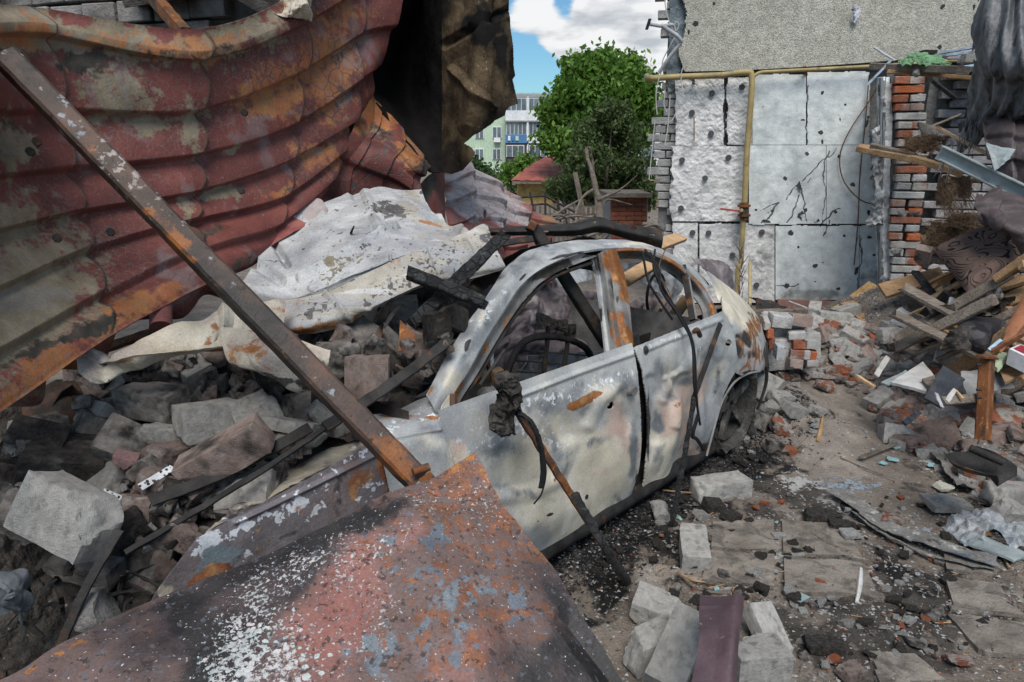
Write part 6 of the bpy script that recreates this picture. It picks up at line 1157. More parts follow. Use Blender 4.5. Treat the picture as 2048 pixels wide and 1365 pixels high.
 o1 = [Cp(-.5, 1.17, .55), Cp(-.2, 1.23, .56), Cp(.2, 1.25, .56), Cp(.6, 1.17, .55)]
 o2 = [Cp(-.5, 1.05, .62), Cp(-.2, 1.12, .64), Cp(.2, 1.12, .64), Cp(.6, 1.05, .62)]
 sheet('roof_skin', [o0, o1, o2], (50, 60), M_charmetal, e, wr=.05, wrs=5, toward=(0, 0, 9), ragged=.1)
 tube('far_rail', [Cp(-1.2, .85, 1.5), Cp(-.8, 1.05, 1.4), Cp(-.4, 1.18, 1.32), Cp(.2, 1.22, 1.3), Cp(.7, 1.1, 1.35), Cp(1.1, .88, 1.45)], .035, M_charmetal, e, sides=8, smooth_n=40, flat=.6)
 tube('far_pillar', [Cp(.02, 1.22, 1.3), Cp(.05, .5, 1.55)], .045, M_charmetal, e, sides=8, smooth_n=6, flat=.5)
 sheet('far_door', [[Cp(s, h, 1.6) for s in (-1.1, -.5, .0, .6, 1.1)] for h in (.86, .6, .2)], (30, 60), M_car, e, masks=dict(grey=lambda x, y, P: .5 + 0 * x, soot=lambda x, y, P: .35 * fbm(P * 3, 3)), wr=.04, wrs=5)
 bm = bmesh.new(); bx(bm, -1.9, .6, .06, 1.62, .16, .24)
 fl = obj_bm('floor_pan', bm, M_charmetal, e, loc=CB, rot=(0, 0, math.atan2(CS[1], CS[0])))
 for hh, o_ in ((.80, .10), ):
  sheet('door_inner', [[Cp(s, h, o_) for s in (-1.1, 0, .9)] for h in (.84, .2)], (6, 30), M_charmetal, e, thick=.01)
 sheet('firewall', [[Cp(-1.22, h, o) for o in (.1, 1.5)] for h in (.9, .2)], (12, 12), M_charmetal, e, wr=.06)
 sheet('rear_bulkhead', [[Cp(.75, h, o) for o in (.14, 1.5)] for h in (.85, .2)], (12, 12), M_carframe, e, wr=.06)
 st = tube('seat_frame', [AC(x, y, .48) for x, y in ((985, 840), (1000, 790), (1022, 725), (1042, 690), (1068, 676), (1110, 674), (1150, 684), (1174, 700), (1186, 725), (1190, 760))], .017, M_charmetal, e, sides=8, smooth_n=70, jit=.002)
 for pts in ([(1097, 640), (1094, 690), (1088, 745)], [(1137, 655), (1134, 700), (1126, 745)]): tube('headrest_stem', [AC(x, y, .48) for x, y in pts], .012, M_charmetal, st, sides=7)
 for (x, y, s) in ((1086, 638, .05), (1104, 648, .05), (1122, 652, .05), (1140, 660, .045), (1083, 652, .03)):
  V, Fc, _b = lump_data(s * 1.3, s * .8, s * 1.1, 3, .1, int(x), 6); mesh_obj('headrest_remains', V + AC(x, y, .48), Fc, M_dark, st, sharp=35)
 for k in range(4): beam('seat_slat', AC(1030 + k * 3, 700 + k * 22, .5), AC(1180 + k * 2, 712 + k * 20, .5), .02, .006, M_charmetal, st, rough=.003)
 s2 = tube('seat_frame', [Cp(-.45, .35, 1.2), Cp(-.3, .6, 1.2), Cp(-.2, .95, 1.2), Cp(-.2, 1.0, 1.05), Cp(-.2, .95, .9), Cp(-.3, .6, .9), Cp(-.45, .35, .9)], .017, M_charmetal, e, sides=8, smooth_n=60)
 sw = tube('steering_wheel', [AC(1312, 590, .6) + .0 * CI + (CS * math.cos(t) * .10 + np.array([0, 0, 1]) * math.sin(t) * .13) for t in np.linspace(.6, 5.4, 16)], .010, M_charmetal, e, sides=6, smooth_n=40)
 mr = empty('mm', (0, 0, 0)); bpy.data.objects.remove(mr)
 V, Fc, _b = lump_data(.065, .07, .12, 6, .6, 5, 14); o = mesh_obj('wing_mirror', V + AC(1018, 800, -.08), Fc, M_dark, e, sharp=30)
 V, Fc, _b = lump_data(.045, .05, .13, 5, .5, 9, 12); mesh_obj('mirror_drip', V + AC(1013, 845, -.07), Fc, M_dark, o, sharp=30)
 V, Fc, _b = lump_data(.07, .06, .05, 5, .3, 19, 9); mesh_obj('mirror_cap', V + AC(1012, 765, -.08), Fc, M_dark, o, sharp=30)
 V, Fc, _b = lump_data(.05, .05, .09, 5, .4, 29, 9); mesh_obj('mirror_drip', V + AC(995, 838, -.06), Fc, M_dark, o, sharp=30)
_car()
def _oncar():
 def T(name, pts, r, m, lab, cat, fn=AC, **kw):
  o = tube(name, [fn(*p) for p in pts], r, m, **kw); return tag(o, lab, cat)
 o = beam('charred_bar', AC(1030, 815, -.07), AZ(1253, 1163, .02), .028, .014, M_rust, rough=.003, seg=60, up=(.5, -.6, .3)); tag(o, 'thin rusty to charred bar leaning across the front door', 'bar')
 V = None
 o = tube('charred_lath', [AC(1150, 990, -.2), AC(1180, 1045, -.33), AC(1216, 1105, -.42), AZ(1256, 1165, .02)], .016, M_char, sides=7, smooth_n=24, jit=.004, flat=.7); tag(o, 'charred black lower half of the leaning bar', 'lath')
 o = beam('dark_lath', AC(1441, 648, .0), AC(1390, 790, -.07), .026, .012, M_charmetal, seg=30, rough=.002, up=(.5, -.6, .3)); tag(o, 'dark flat strip leaning on the rear door with a pale tip', 'lath')
 o = beam('dark_lath', AC(1390, 790, -.07), AC(1347, 1035, -.16), .024, .016, M_char, seg=40, rough=.004, up=(.5, -.6, .3)); tag(o, 'black burnt strip hanging beside the rear door down to the ground', 'lath')
 for k, pts in enumerate([[(1300, 505, .2), (1320, 560, .12), (1340, 600, .08), (1372, 650, .0), (1388, 700, -.05), (1392, 780, -.08), (1396, 830, -.08)], [(1290, 500, .25), (1318, 540, .14), (1322, 580, .1), (1362, 640, .02), (1384, 690, -.04), (1388, 770, -.08), (1400, 850, -.05)], [(1310, 500, .25), (1308, 540, .15), (1330, 590, .1), (1350, 620, .04), (1380, 672, -.02)], [(1285, 505, .25), (1296, 560, .15), (1318, 600, .1), (1345, 640, .05)], [(1396, 830, -.06), (1385, 870, -.06), (1395, 880, -.05), (1408, 900, -.03)]]):
  T('burnt_cable', pts, .006 if k < 4 else .010, M_cable, 'thin black burnt cable draped over the rear window and door', 'cable', sides=5, smooth_n=40)['group'] = 'black cables draped over the rear door'
 for k, pts in enumerate([[(1035, 825, -.1), (1060, 845, -.13), (1078, 880, -.15), (1086, 930, -.16), (1083, 975, -.16)], [(1036, 830, -.1), (1062, 855, -.14), (1080, 890, -.15), (1092, 940, -.15), (1084, 985, -.14), (1068, 1008, -.1)]]):
  o = T('burnt_cable', pts, .010 if k == 0 else .003, M_cable, ['thick charred cable end hanging from the mirror stump', 'thin wire loop hanging over the front door'][k], 'cable', sides=6, smooth_n=50, jit=.004 if k == 0 else 0)
 T('copper_wire', [(1330, 500, .3), (1318, 540, .2), (1340, 590, .1), (1346, 620, .1)], .003, M_rust, 'fine coppery wire inside the rear window', 'wire', sides=4, smooth_n=30)
 M_purple = mat('purple_brown_metal', [(.10, .08, .088), (.17, .145, .155), 6], [((.24, .22, .21), dict(scale=7, thr=.6, soft=.08)), ((.22, .2, .2), dict(scale=60, thr=.69, soft=.03))], rough=.6, bump=(90, .3), rnd=False)
 g = [[AC(x, y, o) for x, y, o in r] for r in [[(1040, 600, .9), (1090, 560, 1.1), (1140, 575, 1.1), (1200, 590, 1.1), (1250, 600, 1.1)], [(1000, 655, .8), (1065, 610, .95), (1130, 625, 1.0), (1200, 640, 1.0), (1260, 650, 1.0)], [(960, 720, .7), (1040, 670, .8), (1110, 680, .9), (1190, 690, .9), (1250, 700, .9)], [(950, 770, .6), (1010, 740, .7), (1080, 740, .8), (1150, 745, .8), (1220, 740, .8)]]]
 o = sheet('crumpled_purple_sheet', g, (130, 200), M_purple, wr=.14, wrs=4.5, disp=lambda U, V, P, x, y: .02 * np.abs(np.sin(V * 5 + .6 * np.sin(U * 3)))); tag(o, 'crumpled purple brown metal sheet filling the car cabin', 'metal sheet')
 g = [[AC(x, y, o) for x, y, o in r] for r in [[(1235, 620, 1.0), (1290, 590, 1.0), (1340, 560, 1.1)], [(1240, 670, .9), (1300, 650, .9), (1350, 620, 1.0)]]]
 o = sheet('dark_floor_sheet', g, (60, 60), M_purple, wr=.12, wrs=6); tag(o, 'dark crumpled sheet behind the rear window', 'metal sheet')
 M_galv = mat('grey_galvanised', [(.24, .26, .28), (.34, .36, .38), 5], [((.1, .1, .1), dict(scale=6, thr=.62, soft=.08))], rough=.45, bump=(60, .15), spec=.5)
 for pts, lab in (([(1238, 530, .7), (1300, 522, .75), (1372, 560, .85), (1352, 612, .8)], 'grey sheet metal panel seen inside the rear window'), ([(1100, 545, 1.3), (1180, 520, 1.3), (1180, 560, 1.25), (1130, 575, 1.2)], 'pale grey panel corner seen inside the front window'), ([(1060, 712, .62), (1225, 700, .7), (1222, 752, .7), (1040, 760, .6)], 'pale grey crumpled panel behind the seat frame')):
  o = slab_px('grey_tin_scrap', [AC(*p) for p in pts], M_galv, .004, n=40, wr=.07, wrs=6); tag(o, lab, 'panel')
 def plank(p0, p1, w, t, m, lab, up=(.2, -.5, .8), nm='plank', fn=AC, cat='plank', **kw):
  o = beam(nm, fn(*p0), fn(*p1), w, t, m, up=up, seg=24, rough=.002, **kw); return tag(o, lab, cat)
 plank((1248, 562, .55), (1318, 520, .6), .08, .03, M_woodbr, 'pale broken plank inside the rear window')
 plank((1288, 500, .9), (1360, 475, 1.4), .11, .03, M_woodbr, 'pale splintered board sticking out behind the car roof', ends=.1)
 plank((1330, 655, .5), (1372, 600, .5), .07, .05, M_wood, 'brown wood offcut inside the rear window')
 plank((1268, 690, .5), (1330, 600, .7), .04, .04, M_woodgr, 'grey stick slanting behind the rear door')
 plank((955, 757, .3), (1000, 742, .35), .03, .03, M_wood, 'short wooden stick on the burnt dashboard')
 plank((974, 722, .25), (988, 770, .25), .016, .01, M_rust, 'small rusty strip standing on the dashboard', nm='rusty_strip', cat='strip')
 plank((982, 655, .55), (986, 790, .35), .014, .012, M_galv, 'narrow grey upright bar behind the door frame', nm='upright_bar', cat='bar')
 lump('small_grey_block', 'half', M_block, .07, AC(978, 790, .2), (.3, .4, .6), label='small grey block beside the mirror stump', cat='block')
 lump('brown_stone', 'stone', M_blockpink, .03, AC(948, 826, .12), (.3, .4, .6), label='small stone on the door ledge', cat='stone', group='pebbles on the door ledge')
 lump('brown_stone', 'stone', M_blockpink, .026, AC(934, 830, .12), (.9, .4, .6), label='small stone on the door ledge', cat='stone', group='pebbles on the door ledge')
 g = grid_px([[(1385, 512, 4.3), (1420, 520, 4.4), (1455, 530, 4.5), (1468, 548, 4.6)], [(1410, 540, 4.2), (1440, 550, 4.3), (1462, 575, 4.4), (1478, 600, 4.5)], [(1440, 575, 4.2), (1455, 585, 4.3), (1470, 600, 4.4), (1486, 625, 4.45)]])
 o = sheet('purple_brown_sheet', g, (50, 70), M_purple, wr=.09, wrs=6); tag(o, 'crumpled purple brown sheet standing up behind the car boot', 'metal sheet')
 for (x, y, z, s, sd) in ((905, 600, 2.62, .07, 2), (880, 520, 2.7, .05, 1)): pass
_oncar()
# ------------------------------------------------------------------ rubble on the bonnet and against the red sheet
def _left():
 bed = grid_px([[(-200, 830, 1.9), (0, 800, 2.1), (150, 745, 2.35), (300, 680, 2.6), (450, 640, 2.75), (600, 620, 2.8), (800, 560, 3.0), (960, 520, 3.1)],
     [(-200, 930, 1.75), (0, 900, 1.95), (150, 840, 2.2), (300, 780, 2.4), (450, 740, 2.5), (600, 720, 2.55), (800, 660, 2.75), (960, 640, 2.8)],
     [(-200, 1040, 1.65), (0, 1010, 1.8), (150, 950, 2.05), (300, 890, 2.2), (450, 850, 2.3), (600, 820, 2.4), (780, 770, 2.5), (900, 730, 2.5)],
     [(-200, 1180, 1.6), (0, 1150, 1.7), (150, 1080, 1.9), (300, 1010, 2.05), (450, 950, 2.15), (560, 910, 2.22), (700, 860, 2.3), (830, 800, 2.4)],
     [(-200, 1330, 1.55), (0, 1290, 1.65), (150, 1210, 1.8), (280, 1130, 1.9), (420, 1060, 1.95), (500, 1010, 2.05), (640, 940, 2.15), (740, 890, 2.25)],
     [(-200, 1500, 1.5), (0, 1450, 1.6), (150, 1370, 1.7), (300, 1280, 1.75), (420, 1170, 1.8), (520, 1110, 1.9), (660, 1030, 2.0), (760, 960, 2.1)]])
 o = sheet('charred_rubble_bed', bed, (300, 420), M_dark, disp=lambda U, V, P, x, y: .10 * (fbm(P * 6, 4) - .55) + .03 * (crumple(P * 16, 3) - .4), thick=.0)
 tag(o, kind='stuff'); o['label'] = 'charred crumbled rubble between the red sheet and the bonnet'
 rs = random.Random(21)
 BP = np.array([(*project(np.array(p)), float((np.array(p) - _C) @ _f)) for r in bed for p in r])
 def bedd(x, y):
  w = 1 / (((BP[:, 0] - x) ** 2 + (BP[:, 1] - y) ** 2) ** 1.5 + 60); return float((w * BP[:, 2]).sum() / w.sum())
 for (x0, x1, y0, y1, n, where) in ((150, 330, 760, 860, 13, 'near the skirt of the red sheet'), (200, 420, 860, 1000, 15, 'left of the long pinkish block'), (420, 640, 740, 860, 16, 'beneath the pink scorched trim'), (560, 720, 800, 880, 9, 'under the lower steel beam'), (640, 880, 620, 760, 16, 'in the shade of the cream sheet'), (0, 130, 880, 1000, 8, 'above the big pale block'), (150, 330, 1060, 1170, 9, 'below the big pale block'), (380, 560, 940, 1040, 12, 'along the bonnet edge')):
  for i in range(n):
   x, y = rs.uniform(x0, x1), rs.uniform(y0, y1); k = rs.choice(['block', 'half', 'block', 'half', 'brickbit']); m = rs.choice([M_blocks, M_blockblk, M_blockpink, M_block, M_block, M_blocks])
   lump('smoked_block', k, m, rs.uniform(.08, .19), A(x, y, bedd(x, y) - .05), (rs.uniform(-.7, .7), rs.uniform(-.7, .7), rs.uniform(0, 6)), label='smoked block piece ' + where, cat='block', group='smaller smoked blocks in the left heap')
 def L(kind, x, y, d, size, m, rot, label, scl=(1, 1, 1), v=0, name=None, cat='block'):
  size *= .86
  return lump(name or {'block': 'sand_lime_block', 'tall': 'sand_lime_block', 'half': 'broken_block', 'brick': 'brick', 'brickbit': 'broken_brick', 'stone': 'masonry_lump', 'shard': 'mortar_shard', 'slab': 'concrete_slab'}[kind], kind, m, size, A(x, y, d), rot, scl, v, label, cat)
 L('tall', 135, 1030, 1.62, .26, M_block, (-.45, .25, -.35), 'big pale broken block at the lower left of the rubble', (1, .9, 1.15), 1)
 L('stone', 60, 1040, 1.68, .16, M_blocks, (.2, .4, .3), 'rough darker lump joined to the left of the big pale block', (1, 1, 1), 2, cat='lump')
 L('stone', 10, 1010, 1.75, .13, M_blocks, (.7, .1, .3), 'grey lump cut by the left picture edge', (1, 1, 1), 3, cat='lump')
 L('tall', 305, 802, 2.15, .235, M_blocks, (.1, .05, -.25), 'smoke stained block with a vertical groove under the cream trim', (1, 1, .85), 0)
 L('tall', 415, 842, 2.08, .20, M_block, (-.15, .1, .75), 'squarish grey block with a dark mortar patch on its face', (1, 1.2, 1.2), 3)
 L('tall', 385, 745, 2.32, .18, M_block, (.3, .25, -.7), 'grey block tilted beneath the cream trim', (1, 1.2, 1.2), 2)
 L('block', 450, 908, 1.93, .30, M_blockpink, (.15, -.50, .12), 'long pinkish block tilted up to the right in the rubble', (1, .75, 1.05), 2)
 L('half', 515, 830, 2.12, .16, M_block, (.3, -.3, .5), 'grey block half hidden behind the long pinkish block', (1, 1, 1), 1)
 L('slab', 575, 850, 2.1, .22, M_block, (-.35, .1, -.2), 'cracked grey mortar slab lying right of the long pinkish block', (1, .7, .9), 0, cat='slab')
 L('shard', 500, 800, 2.3, .14, M_blockblk, (.2, .3, .4), 'black scorched shard above the cracked mortar slab', v=1, cat='shard')
 L('half', 250, 890, 2.05, .17, M_blocks, (.6, .5, .2), 'angular grey block propped on its corner left of centre', (1, 1, 1), 3)
 L('half', 322, 878, 2.1, .13, M_block, (.1, .15, .4), 'small squared grey block between two larger ones', (1, .8, 1.3), 0)
 L('stone', 340, 905, 2.05, .13, M_blockpink, (.1, .15, .9), 'pinkish mottled stone below the small squared block', (1.2, .9, .7), 1, cat='stone')
 L('stone', 250, 922, 1.95, .075, mat('pink_stone', [(.36, .2, .2), (.45, .28, .27), 6], rough=.95, bump=(40, 1)), (.1, .4, .3), 'small rose pink stone in the left rubble', v=2, cat='stone')
 L('stone', 470, 745, 2.45, .17, M_blockblk, (.5, .2, .1), 'dark crumbling lump beneath the pink scorched trim', v=0, cat='lump')
 L('half', 535, 765, 2.45, .19, M_blockblk, (.1, .2, .3), 'dark brown block under the pink scorched trim', v=2)
 L('half', 260, 745, 2.4, .15, M_block, (.3, .4, .2), 'grey block corner under the left tip of the cream trim', v=1)
 L('stone', 225, 815, 2.2, .1, M_block, (.3, .9, .2), 'small grey lump beside the grooved block', v=3, cat='lump')
 L('half', 120, 925, 2.0, .22, M_blockblk, (.35, .3, .6), 'soot black concrete chunk under the red sheet skirt', (1.1, .9, 1), 0, cat='chunk')
 L('slab', 45, 880, 2.1, .42, mat('rusty_brown_plate', [(.06, .035, .025), (.11, .06, .04), 6], [((.03, .025, .02), dict(scale=4, thr=.52, soft=.1))], rough=.8, bump=(60, .6)), (.75, -.45, .35), 'rusty brown slab leaning below the red sheet skirt', (1.1, .9, .5), 1, name='rusty_slab', cat='slab')
 L('tall', 170, 1135, 1.75, .2, M_blocks, (.1, .1, -.2), 'smooth grey brown block beneath the big pale block', (1.1, .8, .6), 2)
 L('half', 285, 1022, 1.85, .14, M_blockpink, (1.2, .3, .5), 'wedge shaped pinkish shard standing right of the big block', (1, .8, .8), 0, cat='shard')
 L('stone', 320, 970, 1.9, .13, M_blockpink, (.2, .3, .5), 'crumbly brown lump under the long pinkish block', v=1, cat='lump')
 L('stone', 300, 940, 1.98, .12, M_blocks, (.2, .8, .5), 'brown grey lump behind the dotted metal strip', v=3, cat='lump')
 L('stone', 640, 830, 2.12, .09, M_block, (.2, .8, .5), 'small pale lump under the long steel beam', v=2, cat='lump')
 L('tall', 725, 690, 2.45, .30, M_blocks, (.25, .45, -.35), 'large grey block leaning behind the steel beam', (1.0, 1.0, .9), 1)
 L('tall', 735, 755, 2.2, .19, M_blockpink, (-.1, .05, .1), 'upright square brown grey block under the cream sheet', (.85, .8, 1.6), 0)
 L('tall', 785, 700, 2.4, .2, M_blocks, (.4, .7, -.2), 'smoked block wedged right of the large grey block', (1, .8, .9), 3)
 L('block', 888, 640, 2.45, .16, M_blockblk, (-.5, .5, .7), 'blackened block with a white chip below the crossed battens', (1, 1.7, 2.0), 3)
 L('tall', 850, 690, 2.4, .2, M_blockpink, (.2, .45, .4), 'brown grey block below the blackened one', (1, .8, .9), 2)
 L('half', 690, 640, 2.6, .16, M_blockblk, (.1, .4, .2), 'black block in the shadow under the cream sheet', v=0)
 o = sheet('rusty_bracket_plate', grid_px([[(800, 640, 2.3), (829, 668, 2.28)], [(797, 704, 2.25), (832, 690, 2.26)]]), (16, 16), M_rust, thick=.004); tag(o, 'small folded orange rusty plate under the cream sheet', 'plate')
 def bar(p, q, w, h, m, lab, nm='metal_strip', cat='metal strip', bend=0.0, **kw):
  o = beam(nm, A(*p), A(*q), w, h, m, rough=.002, bend=bend, up=(.2, -.6, .8), **kw); tag(o, lab, cat)
 bar((300, 1003, 1.80), (620, 855, 2.02), .035, .008, M_charmetal, 'charred strip curving along the foot of the rubble', bend=-.03)
 bar((250, 1105, 1.66), (660, 850, 2.02), .016, .010, M_charmetal, 'long charred strip rising through the small rubble', bend=-.02)
 bar((650, 855, 2.0), (900, 680, 2.3), .035, .010, M_charmetal, 'charred strip leading up to the windscreen pillar', bend=-.02)
 bar((240, 1060, 1.55), (120, 1300, 1.5), .02, .008, M_charmetal, 'dark lath falling to the lower left corner', nm='lath', cat='lath', bend=.02)
 bar((200, 700, 2.2), (320, 660, 2.35), .03, .02, M_rust, 'rusty strip beneath the skirt of the red sheet')
 bar((1010, 700, 2.25), (960, 770, 2.2), .01, .01, M_charmetal, 'small black rod on the cowl', nm='rod', cat='rod')
 M_dots = mat('perforated_zinc', (.5, .51, .53), [((.02, .02, .02), dict(kind='cell', scale=85, thr=.62, soft=.03))], rough=.5, bump=(60, .1), rnd=False)
 for i, pts in enumerate([[(276, 968, 1.82), (340, 930, 1.9), (352, 938, 1.9), (286, 980, 1.82)], [(205, 978, 1.84), (262, 1000, 1.82), (258, 1010, 1.82), (203, 990, 1.84)]]):
  o = slab_px('perforated_strip', [A(*p) for p in pts], M_dots, .002, n=20, wr=.02); tag(o, ['white strip with black dots lying in the left rubble', 'dull dotted strip left of the white dotted strip'][i], 'metal strip')
 g = grid_px([[(-30, 1135, 1.5), (10, 1130, 1.5), (50, 1140, 1.5), (70, 1170, 1.52)], [(-30, 1160, 1.42), (20, 1160, 1.44), (50, 1180, 1.46), (68, 1200, 1.5)], [(-30, 1200, 1.45), (15, 1200, 1.4), (40, 1215, 1.44), (60, 1225, 1.5)], [(-30, 1240, 1.5), (10, 1240, 1.48), (30, 1245, 1.5), (45, 1250, 1.52)]])
 o = sheet('crumpled_grey_sheet', g, (60, 60), mat('blue_grey_tin', [(.06, .07, .075), (.12, .13, .14), 8], rough=.5, bump=(60, .2)), wr=.10, wrs=8); tag(o, 'crumpled blue grey tin at the left edge near the bottom', 'metal sheet')
 pts = [[A(150 + 45 * math.cos(t), 830 + 60 * math.sin(t), 2.12 + .06 * u) for t in np.linspace(1.2, 4.6, 7)] for u in (0, 1, 2)]
 o = sheet('curled_black_tin', pts, (10, 40), M_charmetal, wr=.02); tag(o, 'curled black strip of tin under the red sheet skirt', 'metal strip')
 o = tube('melted_can', [A(175, 1230, 1.55), A(215, 1215, 1.55)], [.05, .045], mat('melted_tin', [(.16, .155, .15), (.26, .25, .24), 12], [((.02, .02, .02), dict(scale=8, thr=.55, soft=.1))], rough=.7, bump=(50, 1)), sides=14, jit=.012); tag(o, 'crushed grey can in the dark gap at the lower left', 'can')
 o = tube('red_flue_stub', [A(322, 655, 2.18), A(322, 585, 2.25)], .034, mat('dull_red_tin', [(.14, .045, .045), (.19, .07, .06), 6], rough=.6, bump=(50, .3)), sides=18); tag(o, 'short dull red tube standing before the red sheet skirt', 'tube')
 for i in range(270):
  t = rs.random(); u = rs.random()
  if i < 70: x = 330 + 290 * t; y = 1040 - 175 * t + rs.uniform(-36, 26); d = 1.86 + .26 * t
  elif i < 110: x = rs.uniform(200, 420); y = rs.uniform(900, 1100); d = np.interp(y, [900, 1100], [2.05, 1.72])
  else: x = rs.uniform(140, 900); y = rs.uniform(745, 880) - (x - 140) * .14; d = rs.uniform(2.2, 2.45)
  m = rs.choice([M_block, M_blocks, M_blockpink, M_blockblk, M_mortar]) if i < 100 else rs.choice([M_blockblk, M_blocks, M_blockpink])
  lump('rubble_fragment', rs.choice(['small', 'chip', 'stone']), m, rs.uniform(.018, .05) * (1 + (i % 7 == 0) + (i > 110) * .9), A(x, y, d), (rs.random() * 3, rs.random() * 3, rs.random() * 3), label='small broken masonry fragment ' + ('along the bonnet edge' if i < 70 else 'around the dotted strips' if i < 110 else 'in the left half of the heap below the cream trim' if x < 420 else 'in the middle of the heap under the steel beam' if x < 680 else 'in the dark gap under the cream sheet'), cat='fragment', group='masonry fragments on the left heap')
 for i in range(46):
  x = rs.uniform(0, 300); y = rs.uniform(1130, 1360) ; d = 1.62
  if i > 26: x = rs.uniform(150, 900); y = 900 - (x - 150) * .3 + rs.uniform(-60, 20); d = 2.3
  a = rs.uniform(0, 6.3); l = rs.uniform(20, 80)
  o = tube('charred_scrap', [A(x, y, d), A(x + l * .5 * math.cos(a), y + l * .5 * math.sin(a) - 6, d + .03), A(x + l * math.cos(a), y + l * math.sin(a), d)], [.006, .010, .003], M_charmetal, sides=5, smooth_n=8, jit=.003, flat=.4)
  tag(o, 'small charred scrap ' + ('in the lower left corner' if i <= 26 else 'in the upper part of the left heap'), 'scrap', 'charred scraps in the left heap')
_left()
# ------------------------------------------------------------------ rubble, boards and household things on the right
def G(kind, x, y, w, m, rz, label, tilt=(0, 0), scl=(1, 1, 1), v=0, lift=.2, name=None, cat=None, d=None):
 nm = {'block': ('sand_lime_block', 'block'), 'tall': ('sand_lime_block', 'block'), 'half': ('broken_block', 'block'), 'brick': ('brick', 'brick'), 'brickbit': ('broken_brick', 'brick'), 'stone': ('masonry_lump', 'lump'), 'shard': ('mortar_shard', 'shard'), 'slab': ('concrete_slab', 'slab')}[kind]
 if d is None:
  p = AG(x, y + w * .22); dd = float((p - _C) @ _f)
 else: p = A(x, y, d); dd = d
 s = w * dd / FPX
 if d is None: p = p + np.array([0, 0, s * lift])
 return lump(name or nm[0], kind, m, s, p, (tilt[0], tilt[1], rz), scl, v, label, cat or nm[1])
def _right():
 rs_ = random.Random(404)
 G('block', 1440, 966, 112, M_block, .28, 'whole sand lime block lying beside the car sill near the rear wheel', scl=(1, .95, 1.05), lift=.14, v=1)
 G('block', 1386, 1088, 104, M_blockp, 1.42, 'whole pale block standing alone on the yard below the rear door', tilt=(.0, -.12), scl=(1.0, 1.1, 1.35), lift=.12, v=0)
 G('stone', 1323, 1030, 46, M_block, .3, 'rough grey lump standing next to the charred strip', tilt=(.4, 1.2), scl=(1.2, 1, 1), v=1)
 G('half', 1310, 1213, 88, M_blockp, -.4, 'pale broken block above the pile at the bottom of the picture', scl=(1, .95, .9), v=2, tilt=(.1, .12))
 G('block', 1305, 1285, 140, M_blockp, .45, 'pale block lying behind the front one in the bottom pile', scl=(.9, .95, 1.2), v=3, tilt=(.0, -.1), lift=.22)
 G('block', 1352, 1322, 165, M_block, .95, 'big grey block in front at the bottom of the pile left of the purple sheet', scl=(1, .95, 1.1), v=2, tilt=(.2, -.45), lift=.40)
 G('stone', 1320, 1368, 70, M_blockp, .6, 'rough pale lump cut by the bottom edge left of the purple sheet', v=3, lift=.5)
 G('block', 1538, 1275, 118, M_blockp, 1.75, 'pale block leaning upright to the right of the purple sheet', scl=(1.15, .95, .9), v=1, tilt=(.15, -.45), lift=.25)
 G('half', 1512, 1330, 108, M_blockp, .1, 'pale squat block at the foot of the leaning one by the purple sheet', scl=(1, .8, 1.1), v=0, lift=.35)
 M_pp = mat('plum_coated_metal', [(.05, .03, .038), (.072, .043, .053), 5], [((.2, .16, .17), dict(scale=30, thr=.68, soft=.03)), ((.13, .08, .095), dict(scale=4, thr=.55, soft=.15, op=.6))], rough=.45, bump=(60, .12), rnd=False, spec=.5)
 g = grid_px([[(1398, 1188, 2.15), (1440, 1192, 2.15), (1474, 1186, 2.13), (1490, 1192, 2.16)], [(1396, 1225, 2.05), (1436, 1226, 2.04), (1470, 1222, 2.02), (1486, 1228, 2.06)], [(1396, 1280, 1.93), (1432, 1280, 1.92), (1466, 1276, 1.90), (1480, 1282, 1.94)], [(1378, 1380, 1.80), (1420, 1380, 1.79), (1458, 1380, 1.78), (1474, 1380, 1.82)]])
 o = sheet('plum_metal_flashing', g, (60, 60), M_pp, thick=.003, wr=.012, wrs=5, disp=lambda U, V, P, x, y: .006 * line(x, y, [(1400, 1214), (1470, 1212)], 4), ragged=.012); tag(o, 'folded plum coloured metal flashing at the bottom between pale blocks', 'metal flashing')
 e = empty('brick_wall_fragment', AG(1560, 745)); tag(e, 'fallen fragment of red brick wall with thick mortar behind the car', 'wall fragment')
 D = 4.85
 def mas(x, y, w, h, m, d=D, dep=.12, rx=0.0, nm='brick'):
  p = A(x, y, d); s = d / FPX; V, Fc, brk = lump_data(w * s, dep, h * s, 1, .03, int(x * 3 + y), 9)
  V = V @ np.array(Euler((rx + .1 * math.sin(x), .09 * math.sin(y * 1.7), -.12 + .12 * math.sin(x + y))).to_matrix()).T + p
  o = mesh_obj(nm, V, Fc, m, e, sharp=32, attrs=dict(broken=brk * .5)); return o
 mas(1565, 655, 92, 50, M_mortar, D + .16, .2, nm='mortar'); mas(1552, 705, 76, 62, M_mortar, D + .10, .16, nm='mortar'); mas(1600, 690, 66, 52, M_mortar, D + .12, .16, nm='mortar')
 for (x, y, w, h, m) in [(1530, 645, 12, 24, M_brick), (1537, 665, 12, 18, M_brickclean), (1541, 683, 11, 24, M_brick), (1595, 686, 25, 19, M_brick), (1592, 706, 26, 19, M_brick), (1587, 726, 26, 20, M_blockpink), (1619, 688, 24, 16, M_mortar), (1623, 707, 14, 16, M_brickclean), (1609, 706, 12, 17, M_mortar), (1560, 640, 40, 24, M_mortar), (1592, 668, 32, 14, M_mortar), (1600, 640, 40, 22, M_blockpink), (1620, 724, 22, 12, M_mortar)]:
  mas(x, y, w, h, m)
 G('tall', 1558, 702, 40, M_foambit, 1.4, 'rough white coated lump at the left of the fallen brick wall fragment', scl=(1, .8, 1.3), v=1, d=4.72, cat='lump', name='plaster_lump')
